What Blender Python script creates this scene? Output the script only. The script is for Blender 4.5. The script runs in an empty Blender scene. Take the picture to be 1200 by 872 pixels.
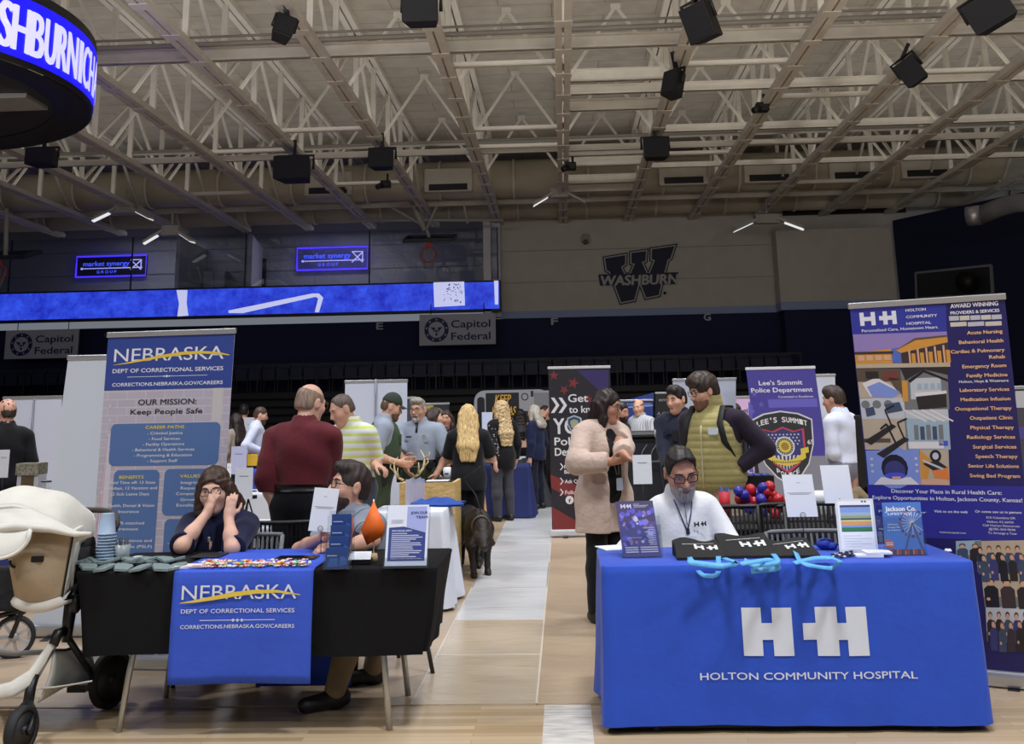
import bpy, math, random
import numpy as np
from mathutils import Vector, Matrix
random.seed(7)
S = bpy.context.scene
COL = S.collection
PI = math.pi
# ---------------------------------------------------------------- camera
F, CX, CY, YAW, PIT, ROL, HC = 1222., 600., 218., .0437, .2139, .0198, 1.52
_fw = Vector((-math.sin(YAW)*math.cos(PIT), math.cos(YAW)*math.cos(PIT), math.sin(PIT)))
_r0 = _fw.cross(Vector((0, 0, 1))).normalized(); _u0 = _r0.cross(_fw)
_r = _r0*math.cos(ROL) - _u0*math.sin(ROL); _u = _r0*math.sin(ROL) + _u0*math.cos(ROL)
cam = bpy.data.objects.new('camera', bpy.data.cameras.new('camera')); COL.objects.link(cam)
cam.matrix_world = Matrix(((_r.x, _u.x, -_fw.x, 0), (_r.y, _u.y, -_fw.y, 0), (_r.z, _u.z, -_fw.z, HC), (0, 0, 0, 1)))
cam.data.sensor_fit = 'HORIZONTAL'; cam.data.sensor_width = 36
cam.data.lens = F/1200*36; cam.data.shift_y = -(436-CY)/1200
cam.data.clip_start = .1; cam.data.clip_end = 200
S.camera = cam
# ---------------------------------------------------------------- light
S.view_settings.view_transform = 'Standard'; S.view_settings.look = 'None'
S.view_settings.exposure = 0.0; S.view_settings.gamma = 1; S.view_settings.use_curve_mapping = False
W = bpy.data.worlds.new('arena'); S.world = W; W.use_nodes = True
W.node_tree.nodes['Background'].inputs[0].default_value = (.80, .87, 1, 1)
W.node_tree.nodes['Background'].inputs[1].default_value = .2
def area(x, y, z, e, sx=1.2, sy=1.2, tilt=0, spread=150, col=(1, .96, .9)):
    l = bpy.data.lights.new('arena_or_fill_light', 'AREA'); l.energy = e; l.shape = 'RECTANGLE'
    l.size = sx; l.size_y = sy; l.color = col; l.spread = math.radians(spread)
    o = bpy.data.objects.new('arena_or_fill_light', l); COL.objects.link(o)
    o.location = (x, y, z); o.rotation_euler = (tilt, 0, 0)
    return o
for lx in (-5.2, 1.2, 6.5):
    for ly, le in ((-2.5, 150), (3.2, 170), (8.5, 150), (13.6, 175)):
        area(lx, ly, 7.2, le, 1.0, .6, tilt=.15 if ly < 8 else .3, spread=125, col=(.95, .97, 1))
for lx in (-9, -3, 3, 9):                               # added uplights with no fixture, they brighten the roof
    for ly, le in ((3, 95), (10, 95)): area(lx, ly, 6.0, le, 2, 1, tilt=PI-.6, spread=160, col=(1, .98, .95))
for lx in (-16.6, -7.7, 1.3, 10.3):                     # added fill lights at truss height, unseen, to brighten the deck
    for ly, le in ((15.5, 42), (20.2, 43), (24.2, 39), (28.2, 30)): area(lx, ly, 8.1, le, 8.6, 3.4, tilt=PI, spread=178, col=(1, .98, .95))
for lx in (-15, -8): area(lx, 37.2, 8.6, 40, 3, .6, tilt=.1, spread=160, col=(1, .97, .98))    # added unseen lamps that lift the dark suite wall
# ---------------------------------------------------------------- pixel to place
def ray(x, y): return _fw*F + _r*(x-CX) + _u*(CY-y)
def at(x, y, Y): d = ray(x, y); return Vector((0, 0, HC)) + d*(Y/d.y)
def atz(x, y, z): d = ray(x, y); return Vector((0, 0, HC)) + d*((z-HC)/d.z)
# ---------------------------------------------------------------- materials
def s2l(c):
    c = c/255.
    return c/12.92 if c <= .04045 else ((c+.055)/1.055)**2.4
_M = {}
def mat(r, g, b, rough=.6, metal=0, var=0, scale=8, bump=0, bscale=40, emit=0, alpha=1, spec=.5, stretch=None, sheen=0):
    key = (r, g, b, rough, metal, var, scale, bump, bscale, emit, alpha, spec, stretch, sheen)
    if key in _M: return _M[key]
    m = bpy.data.materials.new('material_%d_%d_%d' % (r, g, b)); m.use_nodes = True
    nt = m.node_tree; B = nt.nodes['Principled BSDF']
    c = (s2l(r), s2l(g), s2l(b), 1)
    B.inputs['Base Color'].default_value = c; B.inputs['Roughness'].default_value = rough
    B.inputs['Metallic'].default_value = metal; B.inputs['Specular IOR Level'].default_value = spec
    if sheen: B.inputs['Sheen Weight'].default_value = sheen
    if alpha < 1: B.inputs['Alpha'].default_value = alpha
    if emit: B.inputs['Emission Color'].default_value = c; B.inputs['Emission Strength'].default_value = emit
    if var or bump:
        tc = nt.nodes.new('ShaderNodeTexCoord'); co = tc.outputs['Object']
        if stretch:
            mp = nt.nodes.new('ShaderNodeMapping'); mp.inputs['Scale'].default_value = stretch
            nt.links.new(co, mp.inputs[0]); co = mp.outputs[0]
    if var:
        n = nt.nodes.new('ShaderNodeTexNoise'); n.inputs['Scale'].default_value = scale; n.inputs['Detail'].default_value = 4
        nt.links.new(co, n.inputs['Vector'])
        rp = nt.nodes.new('ShaderNodeValToRGB'); e = rp.color_ramp.elements
        e[0].position = .3; e[1].position = .7
        e[0].color = tuple(x*(1-var) for x in c[:3]) + (1,); e[1].color = tuple(min(1, x*(1+var)) for x in c[:3]) + (1,)
        nt.links.new(n.outputs[0], rp.inputs[0]); nt.links.new(rp.outputs[0], B.inputs['Base Color'])
    if bump:
        n = nt.nodes.new('ShaderNodeTexNoise'); n.inputs['Scale'].default_value = bscale; n.inputs['Detail'].default_value = 3
        nt.links.new(co, n.inputs['Vector'])
        bp = nt.nodes.new('ShaderNodeBump'); bp.inputs['Strength'].default_value = bump; bp.inputs['Distance'].default_value = .02
        nt.links.new(n.outputs[0], bp.inputs['Height']); nt.links.new(bp.outputs[0], B.inputs['Normal'])
    _M[key] = m; return m
def glassy(name, tint=(1, 1, 1), gloss=.07, rough=.02):
    m = bpy.data.materials.new(name); m.use_nodes = True; nt = m.node_tree; nt.nodes.clear()
    o = nt.nodes.new('ShaderNodeOutputMaterial'); t = nt.nodes.new('ShaderNodeBsdfTransparent'); g = nt.nodes.new('ShaderNodeBsdfGlossy')
    t.inputs[0].default_value = (*tint, 1); g.inputs['Roughness'].default_value = rough
    mx = nt.nodes.new('ShaderNodeMixShader'); mx.inputs[0].default_value = gloss
    nt.links.new(t.outputs[0], mx.inputs[1]); nt.links.new(g.outputs[0], mx.inputs[2]); nt.links.new(mx.outputs[0], o.inputs[0])
    return m
def stripes(name, cols, axis, freq, rough=.8):
    # bands of colour across one axis of the object: cols = [(position, (r,g,b)), ...] repeating freq times a metre
    m = bpy.data.materials.new(name); m.use_nodes = True; nt = m.node_tree; B = nt.nodes['Principled BSDF']
    B.inputs['Roughness'].default_value = rough; B.inputs['Specular IOR Level'].default_value = .2
    tc = nt.nodes.new('ShaderNodeTexCoord'); sp = nt.nodes.new('ShaderNodeSeparateXYZ'); nt.links.new(tc.outputs['Object'], sp.inputs[0])
    a = nt.nodes.new('ShaderNodeMath'); a.operation = 'MULTIPLY'; a.inputs[1].default_value = freq
    f = nt.nodes.new('ShaderNodeMath'); f.operation = 'FRACT'
    nt.links.new(sp.outputs[axis], a.inputs[0]); nt.links.new(a.outputs[0], f.inputs[0])
    rp = nt.nodes.new('ShaderNodeValToRGB'); rp.color_ramp.interpolation = 'CONSTANT'
    el = rp.color_ramp.elements
    while len(el) < len(cols): el.new(.5)
    for e, (p, c) in zip(el, cols): e.position = p; e.color = (*[s2l(x) for x in c], 1)
    nt.links.new(f.outputs[0], rp.inputs[0]); nt.links.new(rp.outputs[0], B.inputs['Base Color'])
    return m
# ---------------------------------------------------------------- scene graph helpers
def wm(o):
    m = o.matrix_basis.copy()
    if o.parent: m = wm(o.parent) @ o.matrix_parent_inverse @ m
    return m
def tag(o, label=None, cat=None, group=None, kind=None):
    if label: o['label'] = label
    if cat: o['category'] = cat
    if group: o['group'] = group
    if kind: o['kind'] = kind
    return o
def thing(name, label, cat, loc=(0, 0, 0), rz=0, group=None):
    o = bpy.data.objects.new(name, None); COL.objects.link(o); o.empty_display_size = .1
    o.location = loc; o.rotation_euler = (0, 0, rz)
    o.matrix_basis = Matrix.Translation(loc) @ Matrix.Rotation(rz, 4, 'Z')
    return tag(o, label, cat, group)
def link(name, me, parent=None, local=False):
    o = bpy.data.objects.new(name, me); COL.objects.link(o)
    if parent:
        o.parent = parent
        if not local: o.matrix_parent_inverse = wm(parent).inverted()
    return o
def dup(o, loc=None, rz=None, parent=None, label=None):
    c = o.copy(); COL.objects.link(c)
    if parent:
        pi = o.matrix_parent_inverse.copy(); c.parent = parent; c.matrix_parent_inverse = pi
    if loc is not None or rz is not None:
        l = Vector(loc) if loc is not None else o.matrix_basis.translation
        a = rz if rz is not None else o.matrix_basis.to_euler().z
        c.matrix_basis = Matrix.Translation(l) @ Matrix.Rotation(a, 4, 'Z')
    if label: c['label'] = label
    for ch in list(o.children): dup(ch, parent=c)
    return c
class MB:
    """collects shapes, builds ONE mesh object"""
    def __init__(s): s.v = []; s.f = []; s.m = []; s.sm = []
    def add(s, vs, fs, m=0, smooth=False):
        b = len(s.v); s.v += [tuple(p) for p in vs]
        for f in fs: s.f.append([b+i for i in f]); s.m.append(m); s.sm.append(smooth)
        return s
    def box(s, lo, hi, m=0, M=None):
        x0, y0, z0 = lo; x1, y1, z1 = hi
        vs = [(x0, y0, z0), (x1, y0, z0), (x1, y1, z0), (x0, y1, z0), (x0, y0, z1), (x1, y0, z1), (x1, y1, z1), (x0, y1, z1)]
        if M: vs = [M @ Vector(p) for p in vs]
        return s.add(vs, [(3, 2, 1, 0), (4, 5, 6, 7), (0, 1, 5, 4), (1, 2, 6, 5), (2, 3, 7, 6), (3, 0, 4, 7)], m)
    def bar(s, a, b, w, h=None, m=0, up=(0, 0, 1)):
        a = Vector(a); b = Vector(b); d = (b-a); L = d.length; d.normalize(); h = h or w
        x = d.cross(Vector(up))
        if x.length < 1e-4: x = d.cross(Vector((1, 0, 0)))
        x.normalize(); z = x.cross(d)
        M = Matrix(((x.x, d.x, z.x, a.x), (x.y, d.y, z.y, a.y), (x.z, d.z, z.z, a.z), (0, 0, 0, 1)))
        return s.box((-w/2, 0, -h/2), (w/2, L, h/2), m, M)
    def tube(s, pts, r, n=8, m=0, closed=False, flat=1, smooth=True):
        P = [Vector(p) for p in pts]; N = len(P); rs = r if isinstance(r, (list, tuple)) else [r]*N
        vs = []; x = None
        for i, p in enumerate(P):
            if closed: t = P[(i+1) % N]-P[i-1]
            else: t = P[min(i+1, N-1)]-P[max(i-1, 0)]
            t.normalize()
            if x is None:
                x = t.cross(Vector((0, 0, 1)))
                if x.length < 1e-3: x = t.cross(Vector((0, 1, 0)))
            else: x = x - t*x.dot(t)
            x.normalize(); y = t.cross(x)
            for k in range(n):
                a = 2*PI*k/n; vs.append(p + x*math.cos(a)*rs[i] + y*math.sin(a)*rs[i]*flat)
        fs = []
        for i in range(N if closed else N-1):
            j = (i+1) % N
            for k in range(n): fs.append((i*n+k, i*n+(k+1) % n, j*n+(k+1) % n, j*n+k))
        if not closed: fs += [tuple(range(n))[::-1], tuple((N-1)*n+k for k in range(n))]
        return s.add(vs, fs, m, smooth)
    def cyl(s, a, b, r, r2=None, n=16, m=0, smooth=True): return s.tube([a, b], [r, r if r2 is None else r2], n, m, smooth=smooth)
    def lathe(s, prof, c=(0, 0, 0), n=20, m=0, M=None, smooth=True):
        vs = []
        for rr, z in prof:
            for k in range(n):
                a = 2*PI*k/n; p = Vector((rr*math.cos(a), rr*math.sin(a), z))
                vs.append((M @ p if M else p) + Vector(c))
        fs = []
        for i in range(len(prof)-1):
            for k in range(n): fs.append((i*n+k, i*n+(k+1) % n, (i+1)*n+(k+1) % n, (i+1)*n+k))
        return s.add(vs, fs, m, smooth)
    def ball(s, c, r, n=12, m=0, M=None):
        rx, ry, rz = r if isinstance(r, (list, tuple)) else (r, r, r)
        vs = []; k = n//2
        for i in range(k+1):
            t = PI*i/k
            for j in range(n):
                a = 2*PI*j/n; p = Vector((rx*math.sin(t)*math.cos(a), ry*math.sin(t)*math.sin(a), rz*math.cos(t)))
                vs.append((M @ p if M else p)+Vector(c))
        fs = [(i*n+j, (i+1)*n+j, (i+1)*n+(j+1) % n, i*n+(j+1) % n) for i in range(k) for j in range(n)]
        return s.add(vs, fs, m, True)
    def prism(s, poly, fn, d0, d1, m=0):
        n = len(poly)
        vs = [fn(x, y, d0) for x, y in poly] + [fn(x, y, d1) for x, y in poly]
        fs = [tuple(range(n))[::-1], tuple(range(n, 2*n))] + [(i, (i+1) % n, n+(i+1) % n, n+i) for i in range(n)]
        return s.add(vs, fs, m)
    def grid(s, fn, nu, nv, m=0, smooth=True):
        vs = [fn(i/nu, j/nv) for j in range(nv+1) for i in range(nu+1)]; w = nu+1
        return s.add(vs, [(j*w+i, j*w+i+1, (j+1)*w+i+1, (j+1)*w+i) for j in range(nv) for i in range(nu)], m, smooth)
    def build(s, name, mats, parent=None, bevel=0, thick=0, local=False, kind=None, sub=0):
        me = bpy.data.meshes.new(name); me.from_pydata([tuple(p) for p in s.v], [], s.f)
        for mm in (mats if isinstance(mats, (list, tuple)) else [mats]): me.materials.append(mm)
        me.polygons.foreach_set('material_index', s.m); me.polygons.foreach_set('use_smooth', s.sm); me.update()
        o = link(name, me, parent, local)
        if thick: md = o.modifiers.new('thick', 'SOLIDIFY'); md.thickness = thick; md.offset = 0
        if bevel: md = o.modifiers.new('bevel', 'BEVEL'); md.width = bevel; md.segments = 2; md.limit_method = 'ANGLE'
        if sub: md = o.modifiers.new('sub', 'SUBSURF'); md.levels = sub; md.render_levels = sub
        if kind: o['kind'] = kind
        return o
# ---------------------------------------------------------------- lettering
_T = {}
def glyphs(s):
    if s not in _T:
        c = bpy.data.curves.new('t', 'FONT'); c.body = s; c.size = 1; c.resolution_u = 3; c.fill_mode = 'FRONT'
        o = bpy.data.objects.new('t', c); COL.objects.link(o)
        dg = bpy.context.evaluated_depsgraph_get(); me = bpy.data.meshes.new_from_object(o.evaluated_get(dg))
        _T[s] = ([(p.co.x, p.co.y) for p in me.vertices], [tuple(p.vertices) for p in me.polygons])
        bpy.data.objects.remove(o); bpy.data.curves.remove(c); bpy.data.meshes.remove(me)
    return _T[s]
CAP = .73
def put(mb, s, x0, y, h, fn, x1=None, align='l', m=0, bold=.012, d=.0015, slant=0):
    """text with its baseline at y, capitals h tall, from x0 (to x1 if given); fn maps (u, v, depth) to a place"""
    v, f = glyphs(s)
    if not v: return
    a = min(p[0] for p in v); b = max(p[0] for p in v); sc = h/CAP
    sx = (x1-x0)/(b-a) if x1 is not None else sc
    for k, (ox, oy) in enumerate(((0, 0),) if bold <= 0 else ((-1, 0), (1, 0), (0, -.7), (0, .7))):
        mb.add([fn(x0+(p[0]-a)*sx + slant*p[1]*sc + ox*bold*sc, y+p[1]*sc + oy*bold*sc, d+k*.00008) for p in v], f, m)
class Board:
    """a flat printed face: origin at its lower left, u to the right, v up; pixel places turn into u, v"""
    def __init__(s, O, BR, TL):
        s.O = Vector(O); a = Vector(BR)-s.O; b = Vector(TL)-s.O
        s.W = a.length; s.H = b.length; s.U = a/s.W; s.V = b/s.H; s.N = s.U.cross(s.V).normalized()
        if s.N.y > 0 and abs(s.N.y) > .05: s.N = -s.N
    def fn(s, u, v, d=0): return s.O + s.U*u + s.V*v + s.N*d
    def uv(s, px, py):
        d = ray(px, py); o = Vector((0, 0, HC)); t = (s.O-o).dot(s.N)/d.dot(s.N); p = o+d*t-s.O
        c = s.U.dot(s.V); a, b = p.dot(s.U), p.dot(s.V); k = 1-c*c
        return (a-b*c)/k, (b-a*c)/k
    def text(s, mb, t, xa, xb, y, cap, m=0, bold=.012, d=.0015, slant=0, yb=None):
        a = s.uv(xa, y); b = s.uv(xb, y if yb is None else yb)
        h = s.uv((xa+xb)/2, y-cap)[1]-s.uv((xa+xb)/2, y)[1]
        put(mb, t, a[0], (a[1]+b[1])/2, h, s.fn, x1=b[0], m=m, bold=bold, d=d, slant=slant)
    def rect(s, mb, u0, v0, u1, v1, m=0, d=.001): mb.add([s.fn(u0, v0, d), s.fn(u1, v0, d), s.fn(u1, v1, d), s.fn(u0, v1, d)], [(0, 1, 2, 3)], m)
    def prect(s, mb, x0, y0, x1, y1, m=0, d=.001):
        a = s.uv(x0, y1); b = s.uv(x1, y0); s.rect(mb, a[0], a[1], b[0], b[1], m, d)
    def poly(s, mb, pts, m=0, d=.001): mb.add([s.fn(u, v, d) for u, v in pts], [tuple(range(len(pts)))], m)
    def ppoly(s, mb, pts, m=0, d=.001): s.poly(mb, [s.uv(*p) for p in pts], m, d)
    def disc(s, mb, u, v, r, m=0, d=.001, n=20, ry=None, a0=0, a1=2*PI):
        ry = ry or r
        s.poly(mb, [(u+r*math.cos(a0+(a1-a0)*k/n), v+ry*math.sin(a0+(a1-a0)*k/n)) for k in range(n)], m, d)
    def ring(s, mb, u, v, r0, r1, m=0, d=.001, n=28):
        vs = []
        for k in range(n):
            c, q = math.cos(2*PI*k/n), math.sin(2*PI*k/n); vs += [s.fn(u+r0*c, v+r0*q, d), s.fn(u+r1*c, v+r1*q, d)]
        mb.add(vs, [(2*k, 2*k+1, (2*k+3) % (2*n), (2*k+2) % (2*n)) for k in range(n)], m)
def rrect(u0, v0, u1, v1, r, n=5):
    o = []
    for cx, cy, a in ((u1-r, v0+r, -PI/2), (u1-r, v1-r, 0), (u0+r, v1-r, PI/2), (u0+r, v0+r, PI)):
        o += [(cx+r*math.cos(a+PI/2*k/n), cy+r*math.sin(a+PI/2*k/n)) for k in range(n+1)]
    return o
def star(u, v, r, rot=0): return [(u+(r if k % 2 == 0 else r*.4)*math.sin(rot+PI*k/5), v+(r if k % 2 == 0 else r*.4)*math.cos(rot+PI*k/5)) for k in range(10)]
BLACK = mat(12, 12, 14, .5); DARK = mat(22, 23, 28, .55); NAVY = mat(14, 20, 58, .7); WHITE = mat(225, 228, 235, .55)
PAPER = mat(232, 236, 246, .7); STEEL = mat(150, 150, 150, .35, 1); ALU = mat(190, 192, 195, .35, .8); PLASTIC = glassy('clear_plastic', (.93, .95, .97), .09)
# ================================================================ the hall
def wood_floor():
    m = bpy.data.materials.new('maple_boards'); m.use_nodes = True; nt = m.node_tree; B = nt.nodes['Principled BSDF']
    tc = nt.nodes.new('ShaderNodeTexCoord'); br = nt.nodes.new('ShaderNodeTexBrick')
    br.inputs['Scale'].default_value = 1; br.inputs['Brick Width'].default_value = 1.3; br.inputs['Row Height'].default_value = .058
    br.inputs['Mortar Size'].default_value = .0012; br.offset = .37
    br.inputs['Color1'].default_value = (s2l(196), s2l(175), s2l(144), 1); br.inputs['Color2'].default_value = (s2l(166), s2l(142), s2l(110), 1)
    br.inputs['Mortar'].default_value = (s2l(150), s2l(128), s2l(98), 1)
    nt.links.new(tc.outputs['Object'], br.inputs['Vector']); nt.links.new(br.outputs[0], B.inputs['Base Color'])
    B.inputs['Roughness'].default_value = .22
    return m
def tarp_mat(r, g, b, rough):
    m = mat(r, g, b, rough, 0, .07, 1.2, .0).copy(); nt = m.node_tree; B = nt.nodes['Principled BSDF']
    tc = nt.nodes.new('ShaderNodeTexCoord'); mp = nt.nodes.new('ShaderNodeMapping'); mp.inputs['Scale'].default_value = (1.2, 3.2, 1)
    n = nt.nodes.new('ShaderNodeTexNoise'); n.inputs['Scale'].default_value = 2.2; n.inputs['Detail'].default_value = 3; n.inputs['Distortion'].default_value = .8
    bp = nt.nodes.new('ShaderNodeBump'); bp.inputs['Strength'].default_value = .35; bp.inputs['Distance'].default_value = .02
    nt.links.new(tc.outputs['Object'], mp.inputs[0]); nt.links.new(mp.outputs[0], n.inputs['Vector']); nt.links.new(n.outputs[0], bp.inputs['Height'])
    nt.links.new(bp.outputs[0], B.inputs['Normal']); return m
mb = MB().box((-22, -6, -.2), (18, 6.0, 0)); tag(mb.build('floor', wood_floor()), kind='structure')
TAN = tarp_mat(176, 156, 132, .28); GREYT = tarp_mat(204, 205, 208, .24)
mb = MB().box((-22, 6.0, -.2), (-.857, 36, .004)).box((-.185, 6.0, -.2), (18, 36, .004))
tag(mb.build('floor_cover', TAN), kind='structure')
tag(MB().box((-.853, 6.0, -.2), (-.189, 7.15, .006)).box((-.853, 7.158, -.2), (-.189, 8.3, .006)).build('floor_runner', tarp_mat(188, 173, 152, .22)), kind='structure')
b0, b1 = atz(637, 845, 0).x, atz(694, 845, 0).x
tag(MB().box((b0, -6, -.1), (b1, 5.99, .0015)).build('floor_marking', mat(204, 200, 194, .25, 0, .25, 5, stretch=(1.5, 7, 1))), kind='structure')
mb = MB()
for k, y in enumerate((8.3, 9.75, 11.3, 13.0, 14.6, 16.6, 19.2, 22, 26)): mb.box((-.855, y+.008, -.19), (-.187, (9.75, 11.3, 13, 14.6, 16.6, 19.2, 22, 26, 33)[k], .007+.0015*(k % 2)))
tag(mb.build('floor_runner', GREYT), kind='structure')
mb = MB()
for y in (7.15, 8.3): mb.box((-.853, y-.012, .006), (-.189, y+.012, .0075))
mb.box((-.862, 6.0, .004), (-.85, 33, .0085)).box((-.192, 6.0, .004), (-.18, 33, .0085))
tag(mb.build('floor_seam_tape', mat(205, 196, 182, .35)), kind='structure')
# ---- ceiling deck of pale panels
def panels():
    m = bpy.data.materials.new('deck_panels'); m.use_nodes = True; nt = m.node_tree; B = nt.nodes['Principled BSDF']
    tc = nt.nodes.new('ShaderNodeTexCoord'); br = nt.nodes.new('ShaderNodeTexBrick')
    br.inputs['Scale'].default_value = 1; br.inputs['Brick Width'].default_value = 2.2; br.inputs['Row Height'].default_value = .75; br.inputs['Mortar Size'].default_value = .012
    for k, c in (('Color1', (190, 182, 168)), ('Color2', (178, 170, 157)), ('Mortar', (146, 139, 128))): br.inputs[k].default_value = (*[s2l(x) for x in c], 1)
    n = nt.nodes.new('ShaderNodeTexNoise'); n.inputs['Scale'].default_value = 3
    mx = nt.nodes.new('ShaderNodeMixRGB'); mx.blend_type = 'MULTIPLY'; mx.inputs[0].default_value = .35
    nt.links.new(tc.outputs['Object'], br.inputs['Vector']); nt.links.new(tc.outputs['Object'], n.inputs['Vector'])
    nt.links.new(br.outputs[0], mx.inputs[1]); nt.links.new(n.outputs[0], mx.inputs[2]); nt.links.new(mx.outputs[0], B.inputs['Base Color'])
    B.inputs['Roughness'].default_value = .9; return m
tag(MB().box((-24, -6, 9.75), (20, 40.5, 9.9)).build('ceiling', panels()), kind='structure')
BEIGE = mat(196, 190, 180, .75, var=.05, scale=2); BEIGE2 = mat(200, 194, 184, .7); CREAM = mat(206, 200, 188, .6, var=.06, scale=3)
# ---- far wall: pale above, navy below, stripe between
WALLN = mat(20, 28, 70, .8); STRIPE = mat(150, 168, 205, .7); GREYW = mat(150, 152, 162, .8)
mb = MB().box((-2.0, 36, 4.92), (18, 36.3, 9.75), 0).box((-2.0, 35.97, 4.68), (8.2, 36.3, 4.92), 1).box((-24, 36, -.1), (18, 36.3, 4.68), 2)
for z in (5.9, 7.0): mb.box((-2, 35.985, z), (7.6, 36, z+.02), 3)
tag(mb.build('wall_far', [BEIGE, STRIPE, WALLN, mat(150, 146, 138, .8)]), kind='structure')
# the block standing out of the far wall, and its white corner post on the left
xb0, xb1 = at(911, 300, 35.2).x, at(1047, 300, 35.2).x
mb = MB().box((xb0, 35.2, 4.95), (xb1, 36, at(980, 268, 35.2).z), 0).box((xb0-.01, 35.17, 4.68), (xb1, 36, 4.95), 1).box((xb0+.1, 35.22, 0), (xb1, 36, 4.68), 2)
tag(mb.build('wall_block', [BEIGE, STRIPE, WALLN]), kind='structure')
tag(MB().box((-2.35, 35.6, 4.7), (-2.0, 36.1, 9.0)).box((-2.55, 35.0, 4.6), (-2.3, 35.5, 9.0)).build('trim_1', mat(205, 205, 210, .7)), kind='structure')
# the navy wall that slants towards the court on the right
A = at(1046, 262, 35.1); Bq = (17.5, 22.0)
sl = (Bq[1]-35.1)/(Bq[0]-A.x)
mb = MB(); ztop = A.z+.1
mb.add([(A.x, 35.1, 0), (Bq[0], Bq[1], 0), (Bq[0], Bq[1], ztop-.25), (A.x, 35.1, ztop), (A.x+.2, 35.4, 0), (Bq[0]+.2, Bq[1]+.3, 0), (Bq[0]+.2, Bq[1]+.3, ztop-.25), (A.x+.2, 35.4, ztop)],
       [(0, 1, 2, 3), (7, 6, 5, 4), (3, 2, 6, 7), (0, 3, 7, 4), (1, 5, 6, 2)], 0)
tag(mb.build('wall_right', mat(17, 24, 60, .8)), kind='structure')
def onright(px, py, d=.05):                     # a place on the slanting wall
    n = Vector((sl, -1, 0)).normalized() * (1 if sl < 0 else 1); o = Vector((0, 0, HC)); r_ = ray(px, py); p0 = Vector((A.x, 35.1, 0))
    n = Vector((35.1-Bq[1], Bq[0]-A.x, 0)).normalized(); n = -n
    t = (p0-o).dot(n)/r_.dot(n); return o + r_*t + n*d
q = [onright(1076, 350), onright(1165, 345), onright(1163, 311), onright(1075, 320)]
t = thing('louvre_vent', 'dark louvred vent in a thin pale frame on the slanting navy wall', 'vent', q[0])
mb = MB(); mb.add(q, [(0, 1, 2, 3)]); mb.build('backing', mat(16, 17, 20, .8), t)
mb = MB()
for i in range(4): mb.bar(q[i], q[(i+1) % 4], .07)
mb.build('frame', mat(130, 132, 140, .6), t)
mb = MB()
for k in range(1, 9): mb.bar(q[0].lerp(q[3], k/9), q[1].lerp(q[2], k/9), .03, .1)
mb.build('louvres', mat(40, 40, 46, .6), t)
t = thing('wall_horn', 'dark round horn loudspeaker on the louvred vent', 'speaker', onright(1140, 330, .1))
p = onright(1140, 330, .1); mb = MB().cyl(p, p+Vector((-.3, -.5, -.08)), .12, .34, 14); mb.build('horn', BLACK, t)
MB().box(p+Vector((-.12, -.1, -.12)), p+Vector((.12, .15, .12))).build('driver', DARK, t)
tag(MB().box((-24.3, -6, -.2), (-24, 40, 9.75)).build('wall_left', mat(120, 122, 136, .85)), kind='structure')
tag(MB().box((17.6, -6, -.2), (17.9, 22.2, 9.75)).build('wall_court_right', mat(60, 66, 100, .85)), kind='structure')
# ---- suite behind glass at the upper left
tag(MB().box((-24, 35.35, 5.62), (-2.3, 39.4, 5.75)).build('floor_suite', GREYW), kind='structure')
mb = MB().box((-24, 39.4, 5.9), (-2.0, 39.7, 9.75), 0)
for z in (7.0, 7.9): mb.box((-24, 39.37, z), (-2, 39.4, z+.03), 1)
tag(mb.build('wall_suite', [GREYW, mat(120, 122, 132, .8)]), kind='structure')
for nm, xa, xb in (('partition', 205, 234), ('partition', 290, 300)):
    a = at(xa, 320, 36.2); b = at(xb, 320, 39)
    tag(MB().add([(a.x, 36.2, 5.75), (a.x+.14, 36.2, 5.75), (b.x+.14, 39.4, 5.75), (b.x, 39.4, 5.75), (a.x, 36.2, 7.9), (a.x+.14, 36.2, 7.9), (b.x+.14, 39.4, 7.9), (b.x, 39.4, 7.9)],
        [(0, 1, 5, 4), (1, 2, 6, 5), (4, 5, 6, 7), (0, 4, 7, 3)]).build('wall_suite_partition', mat(185, 186, 194, .7)), kind='structure')
a, b = at(303, 337, 39.3), at(312, 303, 39.3); t = thing('suite_door', 'narrow black door in the grey suite wall above the screen', 'door', a)
MB().box((a.x, 39.25, 5.76), (b.x, 39.36, b.z)).build('door_leaf', mat(14, 16, 26, .6), t); MB().box((b.x-.1, 39.2, 6.5), (b.x-.05, 39.26, 6.7)).build('handle', ALU, t)
a, b = at(240, 337, 39.0), at(266, 318, 39.0)
t = thing('locker_cabinet', 'pale grey two-door cabinet in the suite beside the purple sign', 'cabinet', (a.x, 39, 5.75))
MB().box((a.x, 38.8, 5.75), (b.x, 39.35, b.z)).build('body', mat(140, 142, 152, .7), t, bevel=.01)
for k in (0, 1):
    w = (b.x-a.x)/2; d = MB().box((a.x+w*k+.02, 38.77, 5.8), (a.x+w*(k+1)-.02, 38.81, b.z-.04)).build('door', mat(152, 154, 164, .7), t)
    MB().box((a.x+w*(1-k)+(-.08 if k else .05)+(w if k else -w+w-.0), 38.74, 6.1), (a.x+w*(1-k)+(-.08 if k else .05)+(w if k else 0)+.03, 38.78, 6.3)).build('handle', ALU, d)
xs = [at(p_, 300, 35.25).x for p_ in (-60, 13, 155, 288, 433, 583)]
SG = glassy('suite_glass', (.86, .88, .95), .05)
t = thing('suite_glazing', 'long frameless glass front of the suite above the ribbon screen', 'glazing', (xs[0], 35.25, 5.75))
for i in range(5): MB().box((xs[i]+.02, 35.24, 5.75), (xs[i+1]-.02, 35.26, 7.75)).build('pane', SG, t)
mb = MB()
for x in xs[1:]: mb.box((x-.02, 35.22, 5.75), (x+.02, 35.28, 7.75))
mb.build('joint', mat(28, 30, 44, .5), t)
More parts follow.
